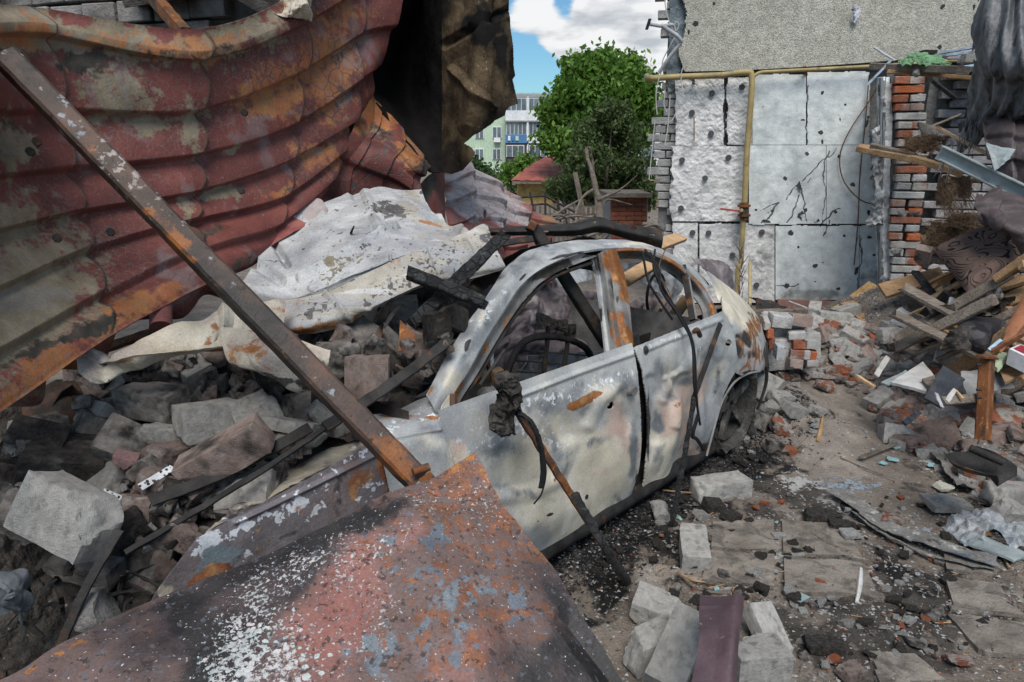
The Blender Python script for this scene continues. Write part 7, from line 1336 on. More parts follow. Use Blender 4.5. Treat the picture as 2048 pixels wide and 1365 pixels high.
 L = [  # kind, x, y, width px, material, turn, label, tilt, scale, variant
  ('brick', 1598, 652, 34, M_brick, .5, 'red brick half sunk in mortar on top of the wall fragment', (.2, -.35), (1, 1, 1.2), 0),
  ('tall', 1627, 627, 46, M_block, 1.2, 'rough grey block standing on end below the wall plinth', (.1, 1.4), (1, 1, 1.1), 2),
  ('block', 1667, 638, 64, M_blockp, -.15, 'clean pale grey block topping the ridge of rubble', (.0, .08), (1, .9, 1.25), 0),
  ('block', 1690, 622, 52, M_block, .3, 'grey block tucked behind the clean pale one on the ridge', (.0, -.2), (1, 1, 1.1), 2),
  ('block', 1720, 655, 50, M_block, -.6, 'flat grey block sloping right of the clean pale one', (.3, .35), (1, 1.2, .9), 1),
  ('tall', 1707, 678, 56, M_block, -.6, 'cracked large grey block in the middle of the ridge', (.35, .4), (1, .9, .9), 3),
  ('half', 1690, 690, 36, M_block, .7, 'smooth grey block end in front of the cracked large one', (.5, .4), (1, 1, 1.1), 0),
  ('block', 1640, 672, 58, M_block, .1, 'grey wedge shaped block lying behind the wall fragment', (.3, .0), (1, 1.2, 1.0), 3),
  ('half', 1680, 725, 38, M_block, .9, 'triangular looking grey block on its corner in the ridge', (.8, .5), (1, 1, 1), 1),
  ('brickbit', 1745, 665, 42, M_blockpink, .6, 'pinkish brick under the small pale brick on the right', (.3, .6), (1, 1, 1), 1),
  ('brickbit', 1752, 678, 36, M_brickclean, -.2, 'bright orange red brick under the pinkish one', (.3, .2), (1, 1, 1), 2),
  ('brick', 1790, 655, 50, M_block, -.05, 'small pale brick lying level beside the long plank', (.0, .03), (1, 1.2, 1.7), 0),
  ('slab', 1826, 645, 80, M_foambit, -.55, 'long speckled white terrazzo piece resting by the long plank', (.25, .35), (1, .55, 1.1), 1),
  ('brick', 1668, 738, 58, M_brick, .2, 'dull red brick lying flat in front of the grey triangular block', (-.2, -.15), (1, 1.1, 1), 2),
  ('brickbit', 1688, 745, 36, M_brickclean, .3, 'rounded orange brick piece near the path top', (.4, .2), (1, 1, 1), 3),
  ('brickbit', 1660, 755, 28, M_brick, .9, 'small red brick piece left of the rounded orange one', (.3, .2), (1, 1, 1), 0),
  ('brickbit', 1652, 773, 36, M_brick, .2, 'red brick piece with grey mortar at the head of the path', (.1, .15), (1.1, 1, 1), 1),
  ('brickbit', 1568, 749, 30, M_brick, -.1, 'brown red brick bit on the dirt behind the wheel', (.1, .1), (1, 1, .9), 2),
  ('shard', 1620, 745, 44, M_mortar, .2, 'flat mortar shard lying before the wall fragment', (.1, .1), (1, 1, 1), 0),
  ('half', 1780, 692, 40, M_blockpink, .9, 'pinkish grey brick end tilted beside the plank foot', (.6, .5), (1, 1, 1), 2),
  ('brick', 1738, 718, 56, M_blockpink, -1.0, 'long brown brick stub slanting through the ridge rubble', (.3, .7), (1, 1, 1.3), 1),
  ('brickbit', 1735, 725, 22, M_brickclean, .3, 'little orange brick bit beside the brown stub', (.5, .4), (1, 1, 1), 3),
  ('stone', 1726, 708, 26, M_mortar, .6, 'small round mortar lump in the middle of the ridge', (.1, .2), (1, 1, 1), 2),
  ('half', 1802, 715, 42, M_blockpink, .1, 'weathered red brown brick left of the marble panel', (.2, .3), (1, 1.1, .8), 0),
  ('stone', 1786, 735, 34, M_mortar, .6, 'grey green mortar stone below the weathered brick', (.1, .2), (1, 1, 1), 1),
  ('stone', 1818, 690, 30, M_mortar, .4, 'pale knobbly mortar stone near the plank foot', (.3, .2), (1, 1, 1), 3),
  ('half', 1828, 725, 32, M_blockpink, .7, 'dusty brown brick behind the marble panel', (.2, .3), (1, 1, 1), 1),
  ('tall', 1915, 725, 66, M_block, -.2, 'large rough grey block behind the dark glass panel', (.2, .3), (1.1, .8, .9), 2),
  ('stone', 1950, 730, 30, M_mortar, .5, 'pale broken lump between the grey block and the post', (.1, .2), (1, 1, 1), 0),
  ('half', 1876, 727, 30, M_block, .9, 'smooth grey slab end above the dark glass panel', (.9, .2), (1, 1, 1), 0),
  ('stone', 1998, 770, 52, M_foambit, .2, 'coarse pale concrete lump right of the rusty post', (.1, .2), (1, 1, 1.2), 2),
  ('brickbit', 2030, 772, 32, M_brickclean, .5, 'orange brick cut by the right edge of the picture', (.2, .3), (1, 1, 1), 1),
  ('block', 1757, 800, 62, M_block, .5, 'dusty brick with a dark end at the upper edge of the right heap', (.1, -.3), (1, 1.1, 1.4), 2),
  ('half', 1792, 800, 54, M_blockpink, 1.3, 'upright pinkish brick with mortar on the right heap', (.4, -.7), (1, .8, 1), 1),
  ('brick', 1823, 808, 62, M_blockpink, .4, 'dusty red brick with frogged face on the right heap', (.2, -.35), (1, 1.2, 1.3), 0),
  ('brickbit', 1850, 818, 34, M_blockpink, .2, 'squarish pink brown brick right of the frogged one', (.2, -.1), (1, 1, 1.2), 3),
  ('brick', 1805, 838, 80, M_brick, -.3, 'long red brick layer coated in mortar at the path edge', (.3, .15), (1, 1, 1.1), 3),
  ('half', 1880, 828, 50, M_mortar, .1, 'pale mortar block below the dark glass panel', (.1, .1), (1, 1, 1.3), 0),
  ('stone', 1906, 850, 40, M_foambit, 1.0, 'white foam strip curving beside the pale mortar block', (.2, 1.1), (1.6, .7, .6), 1),
  ('slab', 2000, 832, 84, M_brick, -.3, 'large flaked red and grey masonry slab right of the post', (.5, .25), (1, .9, 1.3), 2),
  ('half', 1950, 868, 58, M_block, .7, 'cube like grey block below the rusty post', (.3, .4), (1, 1, 1.35), 3),
  ('half', 1838, 856, 38, M_block, .5, 'angular grey block beside the dark plastic strip', (.5, .4), (1, 1, 1), 2),
  ('brickbit', 1860, 876, 40, M_blockpink, .1, 'grey brown brick stub with an orange end', (.1, .2), (1.1, 1, 1), 0),
  ('brickbit', 1946, 948, 66, M_brick, -.35, 'broken brick with an orange face and mortar cap on the right', (.1, .25), (1, 1, 1.25), 1),
  ('stone', 1933, 962, 40, M_mortar, .5, 'mortar lump stuck under the orange faced brick', (.1, .2), (1, 1, .8), 2),
  ('block', 2022, 985, 96, M_block, .05, 'large grey block at the right edge above the plastic film', (.0, .05), (1, 1, 1.1), 1),
  ('stone', 2015, 1026, 70, M_block, .3, 'rounded broken concrete lump on the right edge', (.3, .3), (1, 1, 1), 3),
  ('slab', 1888, 1003, 80, M_block, .1, 'flat triangular grey slab piece on the right of the yard', (.05, .05), (1, .8, .8), 3),
  ('brickbit', 1775, 1038, 44, M_brick, -.1, 'dark red brick bit by the blue netting', (.1, .1), (1, .8, .7), 0),
  ('half', 2035, 940, 50, M_blockpink, .5, 'pink grey masonry piece at the right edge', (.3, .2), (1, 1, 1), 0),
  ('slab', 1528, 775, 64, M_block, .5, 'grey slab piece tilted behind the rear wheel', (.2, -.6), (1, 1, 1.3), 2),
  ('half', 1518, 748, 34, M_block, .9, 'pale grey piece just above the tilted slab behind the wheel', (.3, -.4), (1, 1, 1), 0),
  ('stone', 1560, 795, 44, M_block, .2, 'jagged grey lump right of the tilted slab', (.1, .2), (1, 1, .9), 1),
  ('half', 1588, 820, 44, M_block, .4, 'flat sided grey piece at the left edge of the path', (.1, .3), (1, 1, .9), 3),
  ('stone', 1632, 822, 34, M_blockp, .4, 'single clean white stone on the path', (.1, .3), (1, .9, .9), 2),
  ('half', 1520, 838, 50, M_blocks, .9, 'dusty brown block behind the burnt wheel', (.2, .3), (1, 1, 1), 1),
  ('brickbit', 1562, 853, 48, M_brick, -.5, 'pale orange brick with mortar between wheel and path', (.1, .45), (1, 1, 1.1), 2),
  ('half', 1545, 888, 36, M_blocks, .2, 'dark grey block end in the ashes by the wheel', (.1, .1), (1, 1, 1), 0),
  ('brickbit', 1578, 902, 25, M_brickclean, .2, 'single bright orange brick cube by the ash', (.1, .1), (1, 1, 1.2), 0),
  ('stone', 1540, 815, 34, M_block, .2, 'grey lump between the slab and the orange brick', (.5, .3), (1, 1, 1), 3),
  ('half', 1430, 1010, 44, M_dark, .2, 'dark clod beside the pale standing block', (.1, .2), (1, .9, .7), 1),
  ('half', 1461, 1032, 38, M_dark, .7, 'second dark clod right of the first', (.1, .2), (1, .9, .7), 2),
  ('half', 1402, 1030, 30, M_block, .6, 'grey wedge between the dark clods and the pale block', (.1, .4), (1, 1, .8), 3),
  ('slab', 1640, 1027, 66, M_dark, -.1, 'broad dark clod lying on the paving', (.05, .1), (1, .7, .9), 0),
  ('slab', 1682, 1047, 50, M_dark, -.2, 'smaller dark clod right of the broad one', (.05, .1), (1, .7, .9), 1),
  ('brickbit', 1512, 1015, 13, M_brickclean, .3, 'tiny orange brick crumb above the paving slabs', (0, 0), (1, 1, 1), 1),
  ('brickbit', 1530, 1005, 18, M_brickclean, .6, 'orange brick crumb upper middle of the yard', (0, 0), (1, 1, 1), 2),
  ('brickbit', 1562, 1003, 15, M_brickclean, .9, 'red brick crumb right of its neighbour in the yard', (0, 0), (1, 1, 1), 3),
  ('brickbit', 1643, 1164, 25, M_brickclean, -.3, 'orange brick chip alone right of the paving slabs', (0, .1), (1, .8, .7), 3),
  ('stone', 1557, 1072, 27, M_mortar, .1, 'grey green pebble lying on the paving joint', (0, 0), (1, .7, .6), 0),
  ('slab', 1645, 1285, 74, M_dark, -.2, 'dark flat stone at the bottom beneath the paving', (.05, .05), (1, .7, 1.3), 2),
  ('half', 1700, 1340, 50, M_blockpink, .4, 'reddish brown stone near the bottom edge', (.1, .1), (1, .8, .7), 0),
  ('brickbit', 1918, 1318, 48, M_brick, -.1, 'dull brown red tile bit near the bottom right', (0, 0), (1, .7, .4), 2),
  ('brickbit', 1665, 1318, 30, M_brickclean, .5, 'orange brick chip right of the pale bottom blocks', (0, 0), (1, .8, .7), 0),
  ('slab', 1700, 1065, 44, M_mortar, .2, 'pale rough slab bit with pink stain right of the paving', (.05, .1), (1, .8, .8), 1),
  ('stone', 1660, 1195, 16, M_mortar, .2, 'small pale pebble beside the charred twig', (0, 0), (1, .8, .7), 1),
 ]
 for (k, x, y, w, m, rz, lab, tl, sc, v) in L: G(k, x, y, w, m, rz, lab, tl, sc, v)
 def bd(name, p, q, w, t, m, lab, cat='plank', up=(.2, -.6, .8), **kw):
  o = beam(name, A(*p), A(*q), w, t, m, up=up, rough=.0025, seg=30, **kw); return tag(o, lab, cat)
 def poly(name, pts, m, th, lab, cat, n=26, wr=.02, **kw):
  o = slab_px(name, [A(*p) for p in pts], m, th, n=n, wr=wr, **kw); return tag(o, lab, cat)
 poly('chipboard_sheet', [(1668, 615, 6.0), (1738, 562, 6.2), (1762, 577, 6.1), (1738, 622, 5.9)], M_osb, .012, 'torn piece of orange brown chipboard leaning in the rubble below the wall', 'board')
 poly('brown_board', [(1682, 606, 5.7), (1704, 600, 5.8), (1788, 640, 5.4), (1735, 652, 5.3)], M_wood, .02, 'broad brown board lying below the chipboard', 'board')
 poly('pale_plank', [(1756, 568, 5.3), (1880, 534, 5.3), (1892, 560, 5.2), (1773, 592, 5.2)], M_wood, .03, 'wide pale plank jutting left in front of the brick pier', 'plank')
 bd('broken_plank', (1862, 603, 4.9), (1910, 572, 5.1), .10, .035, M_woodbr, 'short broken light plank under the patterned cushion', ends=.05)
 bd('plank', (1840, 592, 5.15), (1880, 575, 5.2), .09, .03, M_wood, 'short brown plank behind the wide pale plank')
 bd('plank', (1818, 588, 5.3), (1905, 640, 5.0), .06, .04, M_woodgr, 'grey brown plank sloping under the wide pale plank')
 bd('long_plank', (1812, 690, 4.7), (2075, 575, 4.4), .09, .03, M_wood, 'long plank sloping up to the right behind the black pillow')
 bd('long_plank', (1870, 700, 4.6), (2075, 600, 4.3), .05, .03, M_woodgr, 'second grey plank just below the long plank')
 bd('grey_lath', (1800, 715, 4.5), (1880, 680, 4.6), .07, .03, M_woodgr, 'grey lath near the foot of the long plank', cat='lath')
 bd('plastic_profile', (1905, 596, 4.55), (1872, 725, 4.45), .038, .012, mat('white_pvc', [(.42, .44, .46), (.52, .54, .56), 3], rough=.4, bump=(50, .1)), 'narrow white plastic slat standing aslant by the black pillow', cat='slat')
 bd('ledge_board', (1718, 296, 5.6), (1830, 318, 5.3), .10, .05, M_wood, 'brown board end jutting left across the brick pier', up=(0, -.3, 1))
 bd('ledge_board', (1742, 292, 5.5), (1830, 312, 5.3), .05, .04, M_woodgr, 'thin dark board on top of the jutting brown board', up=(0, -.3, 1))
 bd('ledge_board', (1822, 316, 5.3), (1925, 348, 5.1), .05, .05, M_wood, 'orange brown batten continuing right behind the steel channel', up=(0, -.3, 1))
 bd('batten', (1894, 356, 5.3), (1960, 363, 5.2), .022, .03, M_wood, 'thin wooden batten in the dark opening', cat='batten')
 bd('batten', (1930, 330, 5.2), (1990, 345, 5.1), .03, .03, M_wood, 'short pale batten behind the steel channel', cat='batten')
 bd('splintered_lath', (1887, 262, 5.2), (1992, 318, 4.9), .025, .02, M_woodbr, 'splintered light lath pointing up left in the opening', cat='lath', ends=.1)
 bd('dark_lath', (1862, 160, 6.0), (1910, 197, 6.1), .05, .03, M_char, 'dark short lath hanging before the white brick room', cat='lath')
 bd('dark_lath', (1860, 255, 6.1), (1920, 230, 6.2), .02, .02, M_woodgr, 'thin grey stick crossing the white brick room', cat='stick')
 bd('dark_lath', (1835, 250, 5.9), (1862, 285, 5.8), .02, .02, M_wood, 'small slanting stick beside the brick pier', cat='stick')
 bd('old_post', (1848, 488, 5.3), (1925, 452, 5.2), .11, .09, M_wood, 'thick grey timber end covered in brown fibre', cat='timber')
 bd('brown_timber', (1990, 560, 4.2), (2075, 500, 4.0), .05, .035, M_wood, 'brown timber edge crossing the patterned cushion corner', cat='timber')
 bd('brown_timber', (2040, 530, 4.0), (2080, 545, 4.0), .06, .04, M_wood, 'orange wood offcut at the right edge below the cushion', cat='timber')
 bd('orange_stick', (1850, 686, 4.5), (1890, 699, 4.4), .014, .014, M_wood, 'thin orange brown stick in front of the white slat foot', cat='stick')
 for i in range(26):
  x = rs_.uniform(1850, 2040); y = rs_.uniform(545, 700); a = rs_.choice([-.45, -.3, .5, .75, -.8]) + rs_.uniform(-.15, .15); l = rs_.uniform(50, 130); d = 5.1 - (y - 545) / 155 * .9
  bd('heap_batten', (x - l / 2 * math.cos(a), y - l / 2 * math.sin(a), d + .15), (x + l / 2 * math.cos(a), y + l / 2 * math.sin(a), d - .15), rs_.uniform(.03, .09), rs_.uniform(.015, .03), rs_.choice([M_wood, M_woodgr, M_woodgr, M_char]), 'broken batten in the timber heap under the cushion', cat='batten')['group'] = 'broken battens in the right timber heap'
 for i in range(18):
  x = rs_.uniform(1880, 2120); y = rs_.uniform(520, 740); a = rs_.choice([-.5, -.35, .45, -.9]) + rs_.uniform(-.1, .1); l = rs_.uniform(110, 240); d = 4.7 - (y - 520) / 220 * .7
  bd('heap_plank', (x - l / 2 * math.cos(a), y - l / 2 * math.sin(a), d + .2), (x + l / 2 * math.cos(a), y + l / 2 * math.sin(a), d - .2), rs_.uniform(.05, .10), .025, rs_.choice([M_wood, M_wood, M_woodgr]), 'long splintered plank across the timber heap at the right', cat='plank', ends=.06)['group'] = 'long planks in the right timber heap'
 for i in range(16):
  x = rs_.uniform(1850, 2040); y = rs_.uniform(450, 690); d = 5.3 - (y - 450) / 240 * 1.3; g = [[A(x + u * 30 + rs_.uniform(-12, 12), y + v * 22 + rs_.uniform(-10, 10), d + rs_.uniform(-.1, .15)) for u in (-1, 0, 1)] for v in (-1, 0, 1)]
  o = sheet('dark_scrap_sheet', g, (24, 24), rs_.choice([M_charmetal, M_woodgr, M_dark]), wr=.1, wrs=8, ragged=.1); tag(o, 'dark crumpled scrap wedged in the timber heap', 'scrap', 'dark scraps in the right timber heap')
 M_ch = mat('grey_primed_steel', [(.22, .26, .265), (.29, .33, .335), 6], [((.5, .5, .5), dict(scale=14, thr=.68, soft=.03)), ((.16, .12, .08), dict(scale=7, thr=.66, soft=.05))], rough=.5, bump=(60, .15), rnd=False)
 e = empty('steel_channel', A(1960, 350, 4.8)); tag(e, 'pale grey steel channel sloping down right across the opening', 'steel channel')
 a, b = A(1878, 306, 4.85), A(2075, 402, 4.4)
 beam('web', a, b, .012, .095, M_ch, e, up=(.25, -.1, 1), seg=20); off = np.array([0, -.03, .045]); beam('flange', a + off, b + off, .05, .008, M_ch, e, up=(.2, -.3, 1), seg=20); off = np.array([0, -.03, -.045]); beam('flange', a + off, b + off, .05, .008, M_ch, e, up=(.2, -.3, 1), seg=20)
 M_bt = mat('brown_tile_sheet', [(.055, .042, .044), (.085, .066, .068), 5], [((.2, .18, .18), dict(scale=50, thr=.68, soft=.03)), ((.13, .11, .11), dict(scale=4, thr=.58, soft=.1, op=.6))], rough=.55, bump=(60, .25), rnd=False)
 g = grid_px([[(1965, 245, 4.9), (2010, 235, 4.8), (2060, 245, 4.7)], [(1972, 280, 4.8), (2015, 280, 4.7), (2060, 290, 4.6)], [(1990, 320, 4.8), (2020, 322, 4.7), (2060, 330, 4.6)], [(2000, 380, 4.8), (2030, 380, 4.7), (2065, 390, 4.6)]])
 o = sheet('brown_tile_sheet', g, (70, 60), M_bt, disp=lambda U, V, P, x, y: tile_h(U * .8, V, .03, .03), wr=.03, wrs=5); tag(o, 'dark brown metal tile sheet hanging at the upper right edge', 'roof sheet')
 g = grid_px([[(1965, 395, 4.5), (2000, 375, 4.6), (2050, 400, 4.5)], [(1945, 415, 4.35), (2000, 420, 4.3), (2060, 430, 4.3)], [(1985, 440, 4.3), (2010, 455, 4.2), (2060, 480, 4.2)], [(2000, 450, 4.4), (2030, 475, 4.3), (2070, 520, 4.2)]])
 o = sheet('brown_tile_sheet', g, (90, 80), M_bt, disp=lambda U, V, P, x, y: tile_h(U * 1.1, V * .9, .03, .03), wr=.05, wrs=5); tag(o, 'dark brown metal tile sheet sagging over the patterned cushion', 'roof sheet')
 poly('grey_tin_flap', [(1972, 283, 4.6), (2030, 300, 4.5), (2020, 318, 4.45), (1990, 345, 4.5)], M_ch, .003, 'pale blue grey tin flap curling out of the brown sheets', 'metal sheet', wr=.08)
 M_film = mat('black_membrane', [(.045, .047, .052), (.085, .09, .098), 4], [((.17, .175, .19), dict(scale=6, stretch=(3, 3, .35), thr=.55, soft=.12, op=.7)), ((.012, .012, .013), dict(scale=5, stretch=(2.5, 2.5, .4), thr=.6, soft=.06))], rough=.45, bump=(30, .5), rnd=False, spec=.5)
 g = grid_px([[(1962, -60, 5.0), (1990, -60, 4.8), (2030, -60, 4.7), (2080, -60, 4.6)], [(1960, 30, 5.0), (1985, 30, 4.7), (2030, 30, 4.6), (2080, 30, 4.5)], [(1962, 118, 5.0), (1985, 130, 4.7), (2025, 125, 4.5), (2080, 120, 4.4)], [(1948, 150, 5.1), (1985, 160, 4.8), (2025, 165, 4.6), (2080, 170, 4.5)], [(1928, 215, 5.2), (1975, 215, 4.9), (2020, 215, 4.7), (2080, 230, 4.6)], [(1905, 285, 5.3), (1950, 275, 5.1), (1985, 245, 5.0), (2030, 240, 4.9)], [(1890, 310, 5.4), (1940, 300, 5.2), (1965, 290, 5.1), (1990, 285, 5.1)]])
 o = sheet('black_plastic_membrane', g, (200, 140), M_film, wr=.05, wrs=5, disp=lambda U, V, P, x, y: .018 * np.sin(U * 11 + 2 * np.sin(V * 1.6)) + .05 * fbm(P * np.array([9, 9, 1.2]), 3) + .06 * crumple(P * np.array([3, 3, 2.]), 2), keep=torn(77, .22, 10, 'LB')); tag(o, 'torn black plastic membrane hanging like a curtain at the upper right', 'plastic sheet')
 rs = random.Random(9)
 for i in range(60):
  x = rs.uniform(1885, 1985); y = 320 - (x - 1885) * .9 + rs.uniform(-30, 20); l = rs.uniform(16, 46); t = rs.uniform(-8, 8); d = 5.0
  o = tube('plastic_thread', [A(x, y, d), A(x - l * .15, y + l * .5, d - .03), A(x - l * .3 + t, y + l, d - .02)], [.006, .003, .001], M_film, sides=4, smooth_n=5); tag(o, 'thin torn thread hanging from the black plastic membrane', 'thread', 'threads hanging from the torn black membrane')
 g = grid_px([[(1880, 560, 4.9), (1930, 590, 4.7), (1985, 560, 4.5), (2010, 555, 4.5)], [(1890, 590, 4.8), (1930, 620, 4.6), (1980, 590, 4.4), (2015, 570, 4.4)], [(1905, 610, 4.8), (1935, 640, 4.6), (1975, 615, 4.4), (2000, 600, 4.4)]])
 o = sheet('black_netting', g, (70, 90), M_film, wr=.12, wrs=8, keep=torn(5, .3, 12)); tag(o, 'shredded black netting under the patterned cushion', 'netting')
 bd('ledge_timber', (1752, 134, 5.9), (1926, 141, 5.2), .16, .06, M_woodgr, 'dark timber ledge over the brick pier and opening', up=(0, 0, 1), cat='timber')
 bd('ledge_timber', (1776, 144, 5.7), (1985, 160, 5.3), .08, .03, M_wood, 'thin brown board under the dark timber ledge', up=(0, 0, 1), cat='board')
 bd('ledge_strip', (1749, 96, 5.9), (1790, 122, 5.8), .03, .012, M_greyp, 'small grey strip sticking up left above the ledge', cat='strip')
 for k, (p, q, lab) in enumerate([((1735, 170, 5.8), (1785, 118, 5.7), 'thin pale rod curving up to the ledge'), ((1878, 107, 5.6), (1966, 92, 5.4), 'shiny aluminium profile lying high on the ledge'), ((1878, 113, 5.5), (1966, 102, 5.35), 'second aluminium profile just below the shiny one')]):
  bd('aluminium_profile', p, q, .035 if k else .012, .02, mat('aluminium', (.5, .54, .6), rough=.25, metal=.7, bump=(50, .05)), lab, cat='profile', up=(0, 0, 1))
 M_gr = mat('green_cloth', [(.10, .21, .10), (.19, .33, .19), 7], [((.05, .11, .05), dict(scale=12, thr=.6, soft=.05))], rough=.9, bump=(40, .6), rnd=False)
 g = grid_px([[(1794, 118, 5.6), (1818, 108, 5.55), (1840, 104, 5.5), (1862, 116, 5.5), (1885, 122, 5.5)], [(1800, 124, 5.5), (1824, 116, 5.45), (1848, 112, 5.4), (1868, 124, 5.4), (1900, 128, 5.4)], [(1806, 130, 5.45), (1830, 126, 5.4), (1854, 128, 5.35), (1872, 130, 5.4), (1904, 131, 5.4)]])
 o = sheet('green_cloth', g, (50, 90), M_gr, wr=.12, wrs=11, thick=.004); tag(o, 'crumpled green patterned cloth on the ledge above the brick pier', 'cloth')
 G('slab', 1855, 106, 34, M_charmetal, .2, 'black scrap behind the green cloth', d=5.7, name='black_scrap', cat='scrap')
 G('half', 1934, 118, 26, M_mortar, .2, 'small pinkish rubble piece on the right of the ledge', d=5.4, name='rubble_piece')
 G('stone', 1831, 147, 15, M_blockp, .2, 'single pale rounded stone on top of the brick pier', tilt=(0, 1.4), d=5.45)
 poly('blue_plastic_strip', [(1925, 132, 5.3), (1962, 125, 5.25), (1962, 130, 5.2), (1927, 137, 5.25)], mat('pale_blue_plastic', (.3, .45, .6), rough=.5), .004, 'pale blue plastic strip at the right end of the ledge', 'strip')
 M_fib = mat('brown_fibre', [(.13, .08, .05), (.24, .16, .10), 18], [((.34, .26, .2), dict(scale=60, thr=.62, soft=.04))], rough=1, bump=(90, 1.6), bump2=(20, 3), rnd=False)
 def fibre(x, y, w, h, d, n, lab, hang=0):
  e = empty('fibre_wad', A(x, y, d)); tag(e, lab, 'insulation')
  s = d / FPX; V, Fc, _b = lump_data(w * s * .8, .12, h * s * .8, 7, .5, int(x), 14); mesh_obj('wad', V + A(x, y, d), Fc, M_fib, e, sharp=40)
  VV, FF = [], []
  for i in range(n):
   a = rs.uniform(0, 6.28); p0 = A(x + rs.uniform(-.5, .5) * w, y + rs.uniform(-.5, .5) * h, d - .07); l = rs.uniform(.04, .12)
   p1 = p0 + np.array([math.cos(a) * l, -.03, (math.sin(a) * l * .5 if not hang else -l * 1.2)]); p2 = p1 + np.array([rs.uniform(-.03, .03), 0, -.03]); r = .0022
   k = len(VV); VV += [p0, p0 + [0, 0, r * 2], p1, p1 + [r, 0, r], p2]; FF += [[k, k + 2, k + 3, k + 1], [k + 2, k + 4, k + 3]]
  o = mesh_obj('loose_fibres', VV, FF, M_fib, e); o['kind'] = 'stuff'
 fibre(1845, 288, 70, 34, 5.35, 260, 'wad of brown fibre insulation on the board across the pier')
 fibre(1893, 385, 26, 70, 5.2, 200, 'brown fibre wad hanging in the dark opening', 1)
 fibre(1928, 375, 16, 50, 5.2, 120, 'thin brown fibre tuft right of the hanging wad', 1)
 fibre(1895, 462, 90, 40, 5.1, 320, 'long matted roll of brown fibre above the patterned cushion')
 fibre(1925, 440, 60, 26, 5.0, 160, 'upper end of the brown fibre roll')
 bd('dark_brown_panel', (1852, 250, 5.9), (1872, 300, 5.7), .16, .02, M_woodgr, 'dark brown bent panel right of the brick pier', cat='panel')
 G('brick', 1845, 516, 52, M_blockpink, 1.1, 'dusty red brick leaning on the pier beneath the fibre roll', tilt=(.3, .95), scl=(1, 1.1, 1.3), d=4.95)
 for k, (x, y, w, m, lab) in enumerate([(1806, 428, 18, M_mortar, 'small pale stone on the ledge of the brick pier'), (1822, 430, 12, M_brick, 'small pink brick chip on the pier ledge'), (1832, 428, 12, M_mortar, 'grey chip at the right of the pier ledge'), (1792, 505, 22, M_mortar, 'broken mortar piece low on the brick pier')]):
  G('stone', x, y, w, m, .3 * k, lab, d=5.55)
 M_cush = mat('patterned_cushion_cloth', [(.115, .075, .062), (.14, .092, .078), 7], [], rough=.9, bump=(200, .2), rnd=False)
 nt = M_cush.node_tree; bs = nt.nodes['Principled BSDF']; base_link = bs.inputs['Base Color'].links[0].from_socket
 tc = _node(nt, 'ShaderNodeTexCoord'); nz = _node(nt, 'ShaderNodeTexNoise'); nz.inputs['Scale'].default_value = 4.2; nz.inputs['Detail'].default_value = 0.6; nz.inputs['Distortion'].default_value = 1.4; nt.links.new(tc.outputs['Object'], nz.inputs['Vector'])
 w1 = _math(nt, 'MULTIPLY', nz.outputs['Fac'], 95.0); w2 = _math(nt, 'SINE', w1); n3 = _node(nt, 'ShaderNodeTexNoise'); n3.inputs['Scale'].default_value = 6.5; nt.links.new(tc.outputs['Object'], n3.inputs['Vector'])
 th = _math(nt, 'MULTIPLY_ADD', n3.outputs['Fac'], -1.9, 1.55); df = _math(nt, 'SUBTRACT', w2, th); mr = _node(nt, 'ShaderNodeMapRange'); nt.links.new(df, mr.inputs[0]); mr.inputs[1].default_value = 0; mr.inputs[2].default_value = .18
 mx = _node(nt, 'ShaderNodeMix', data_type='RGBA'); nt.links.new(mr.outputs[0], mx.inputs[0]); nt.links.new(base_link, mx.inputs[6]); mx.inputs[7].default_value = (.008, .007, .007, 1); nt.links.new(mx.outputs[2], bs.inputs['Base Color'])
 def pillow(name, corners, puff, m, lab, n=46):
  a, b, c, d = [np.array(A(*p)) for p in corners]; U, V = np.meshgrid(np.linspace(-1, 1, n), np.linspace(-1, 1, n)); Pm = []
  nrm = np.cross(b - a, d - a); nrm /= np.linalg.norm(nrm); nrm = nrm if nrm @ (_C - a) > 0 else -nrm
  VV = []; 
  for sgn in (1, -1):
   u = (U + 1) / 2; v = (V + 1) / 2; ins = 1 - .07 * (1 - np.abs(U * V)) * (np.abs(U) ** 6 + np.abs(V) ** 6)
   u = .5 + (u - .5) * ins; v = .5 + (v - .5) * ins
   G_ = a * ((1 - u) * (1 - v))[..., None] + b * (u * (1 - v))[..., None] + c * (u * v)[..., None] + d * ((1 - u) * v)[..., None]
   hgt = puff * ((1 - U ** 4) * (1 - V ** 4)) ** .55; G_ = G_ + nrm * (sgn * (hgt + hgt * .35 * (fbm(G_ * 6, 2) - .5)))[..., None]; VV.append(G_.reshape(-1, 3))
  idx = np.arange(n * n).reshape(n, n); q = np.stack([idx[:-1, :-1], idx[:-1, 1:], idx[1:, 1:], idx[1:, :-1]], -1).reshape(-1, 4)
  o = mesh_obj(name, np.concatenate(VV), np.concatenate([q, q[:, ::-1] + n * n]).tolist(), m); return tag(o, lab, 'cushion')
 pillow('patterned_cushion', [(1864, 498, 4.75), (1998, 448, 4.7), (2058, 512, 4.3), (1936, 590, 4.35)], .09, M_cush, 'large brown cushion with black swirling lines on the wreckage')
 M_pil = mat('black_floral_pillow_cloth', [(.022, .02, .024), (.035, .032, .036), 8], [((.10, .098, .10), dict(kind='cell', scale=6, warp=.1, thr=.62, soft=.02, op=.45)), ((.012, .01, .013), dict(scale=9, thr=.58, soft=.02)), ((.06, .035, .07), dict(scale=7, thr=.68, soft=.03))], rough=.8, bump=(60, .3), rnd=False)
 pillow('black_pillow', [(1896, 676, 4.15), (1925, 648, 4.3), (2012, 646, 4.25), (1972, 702, 4.0)], .075, M_pil, 'black pillow with dark flower pattern lying right of the white slat')
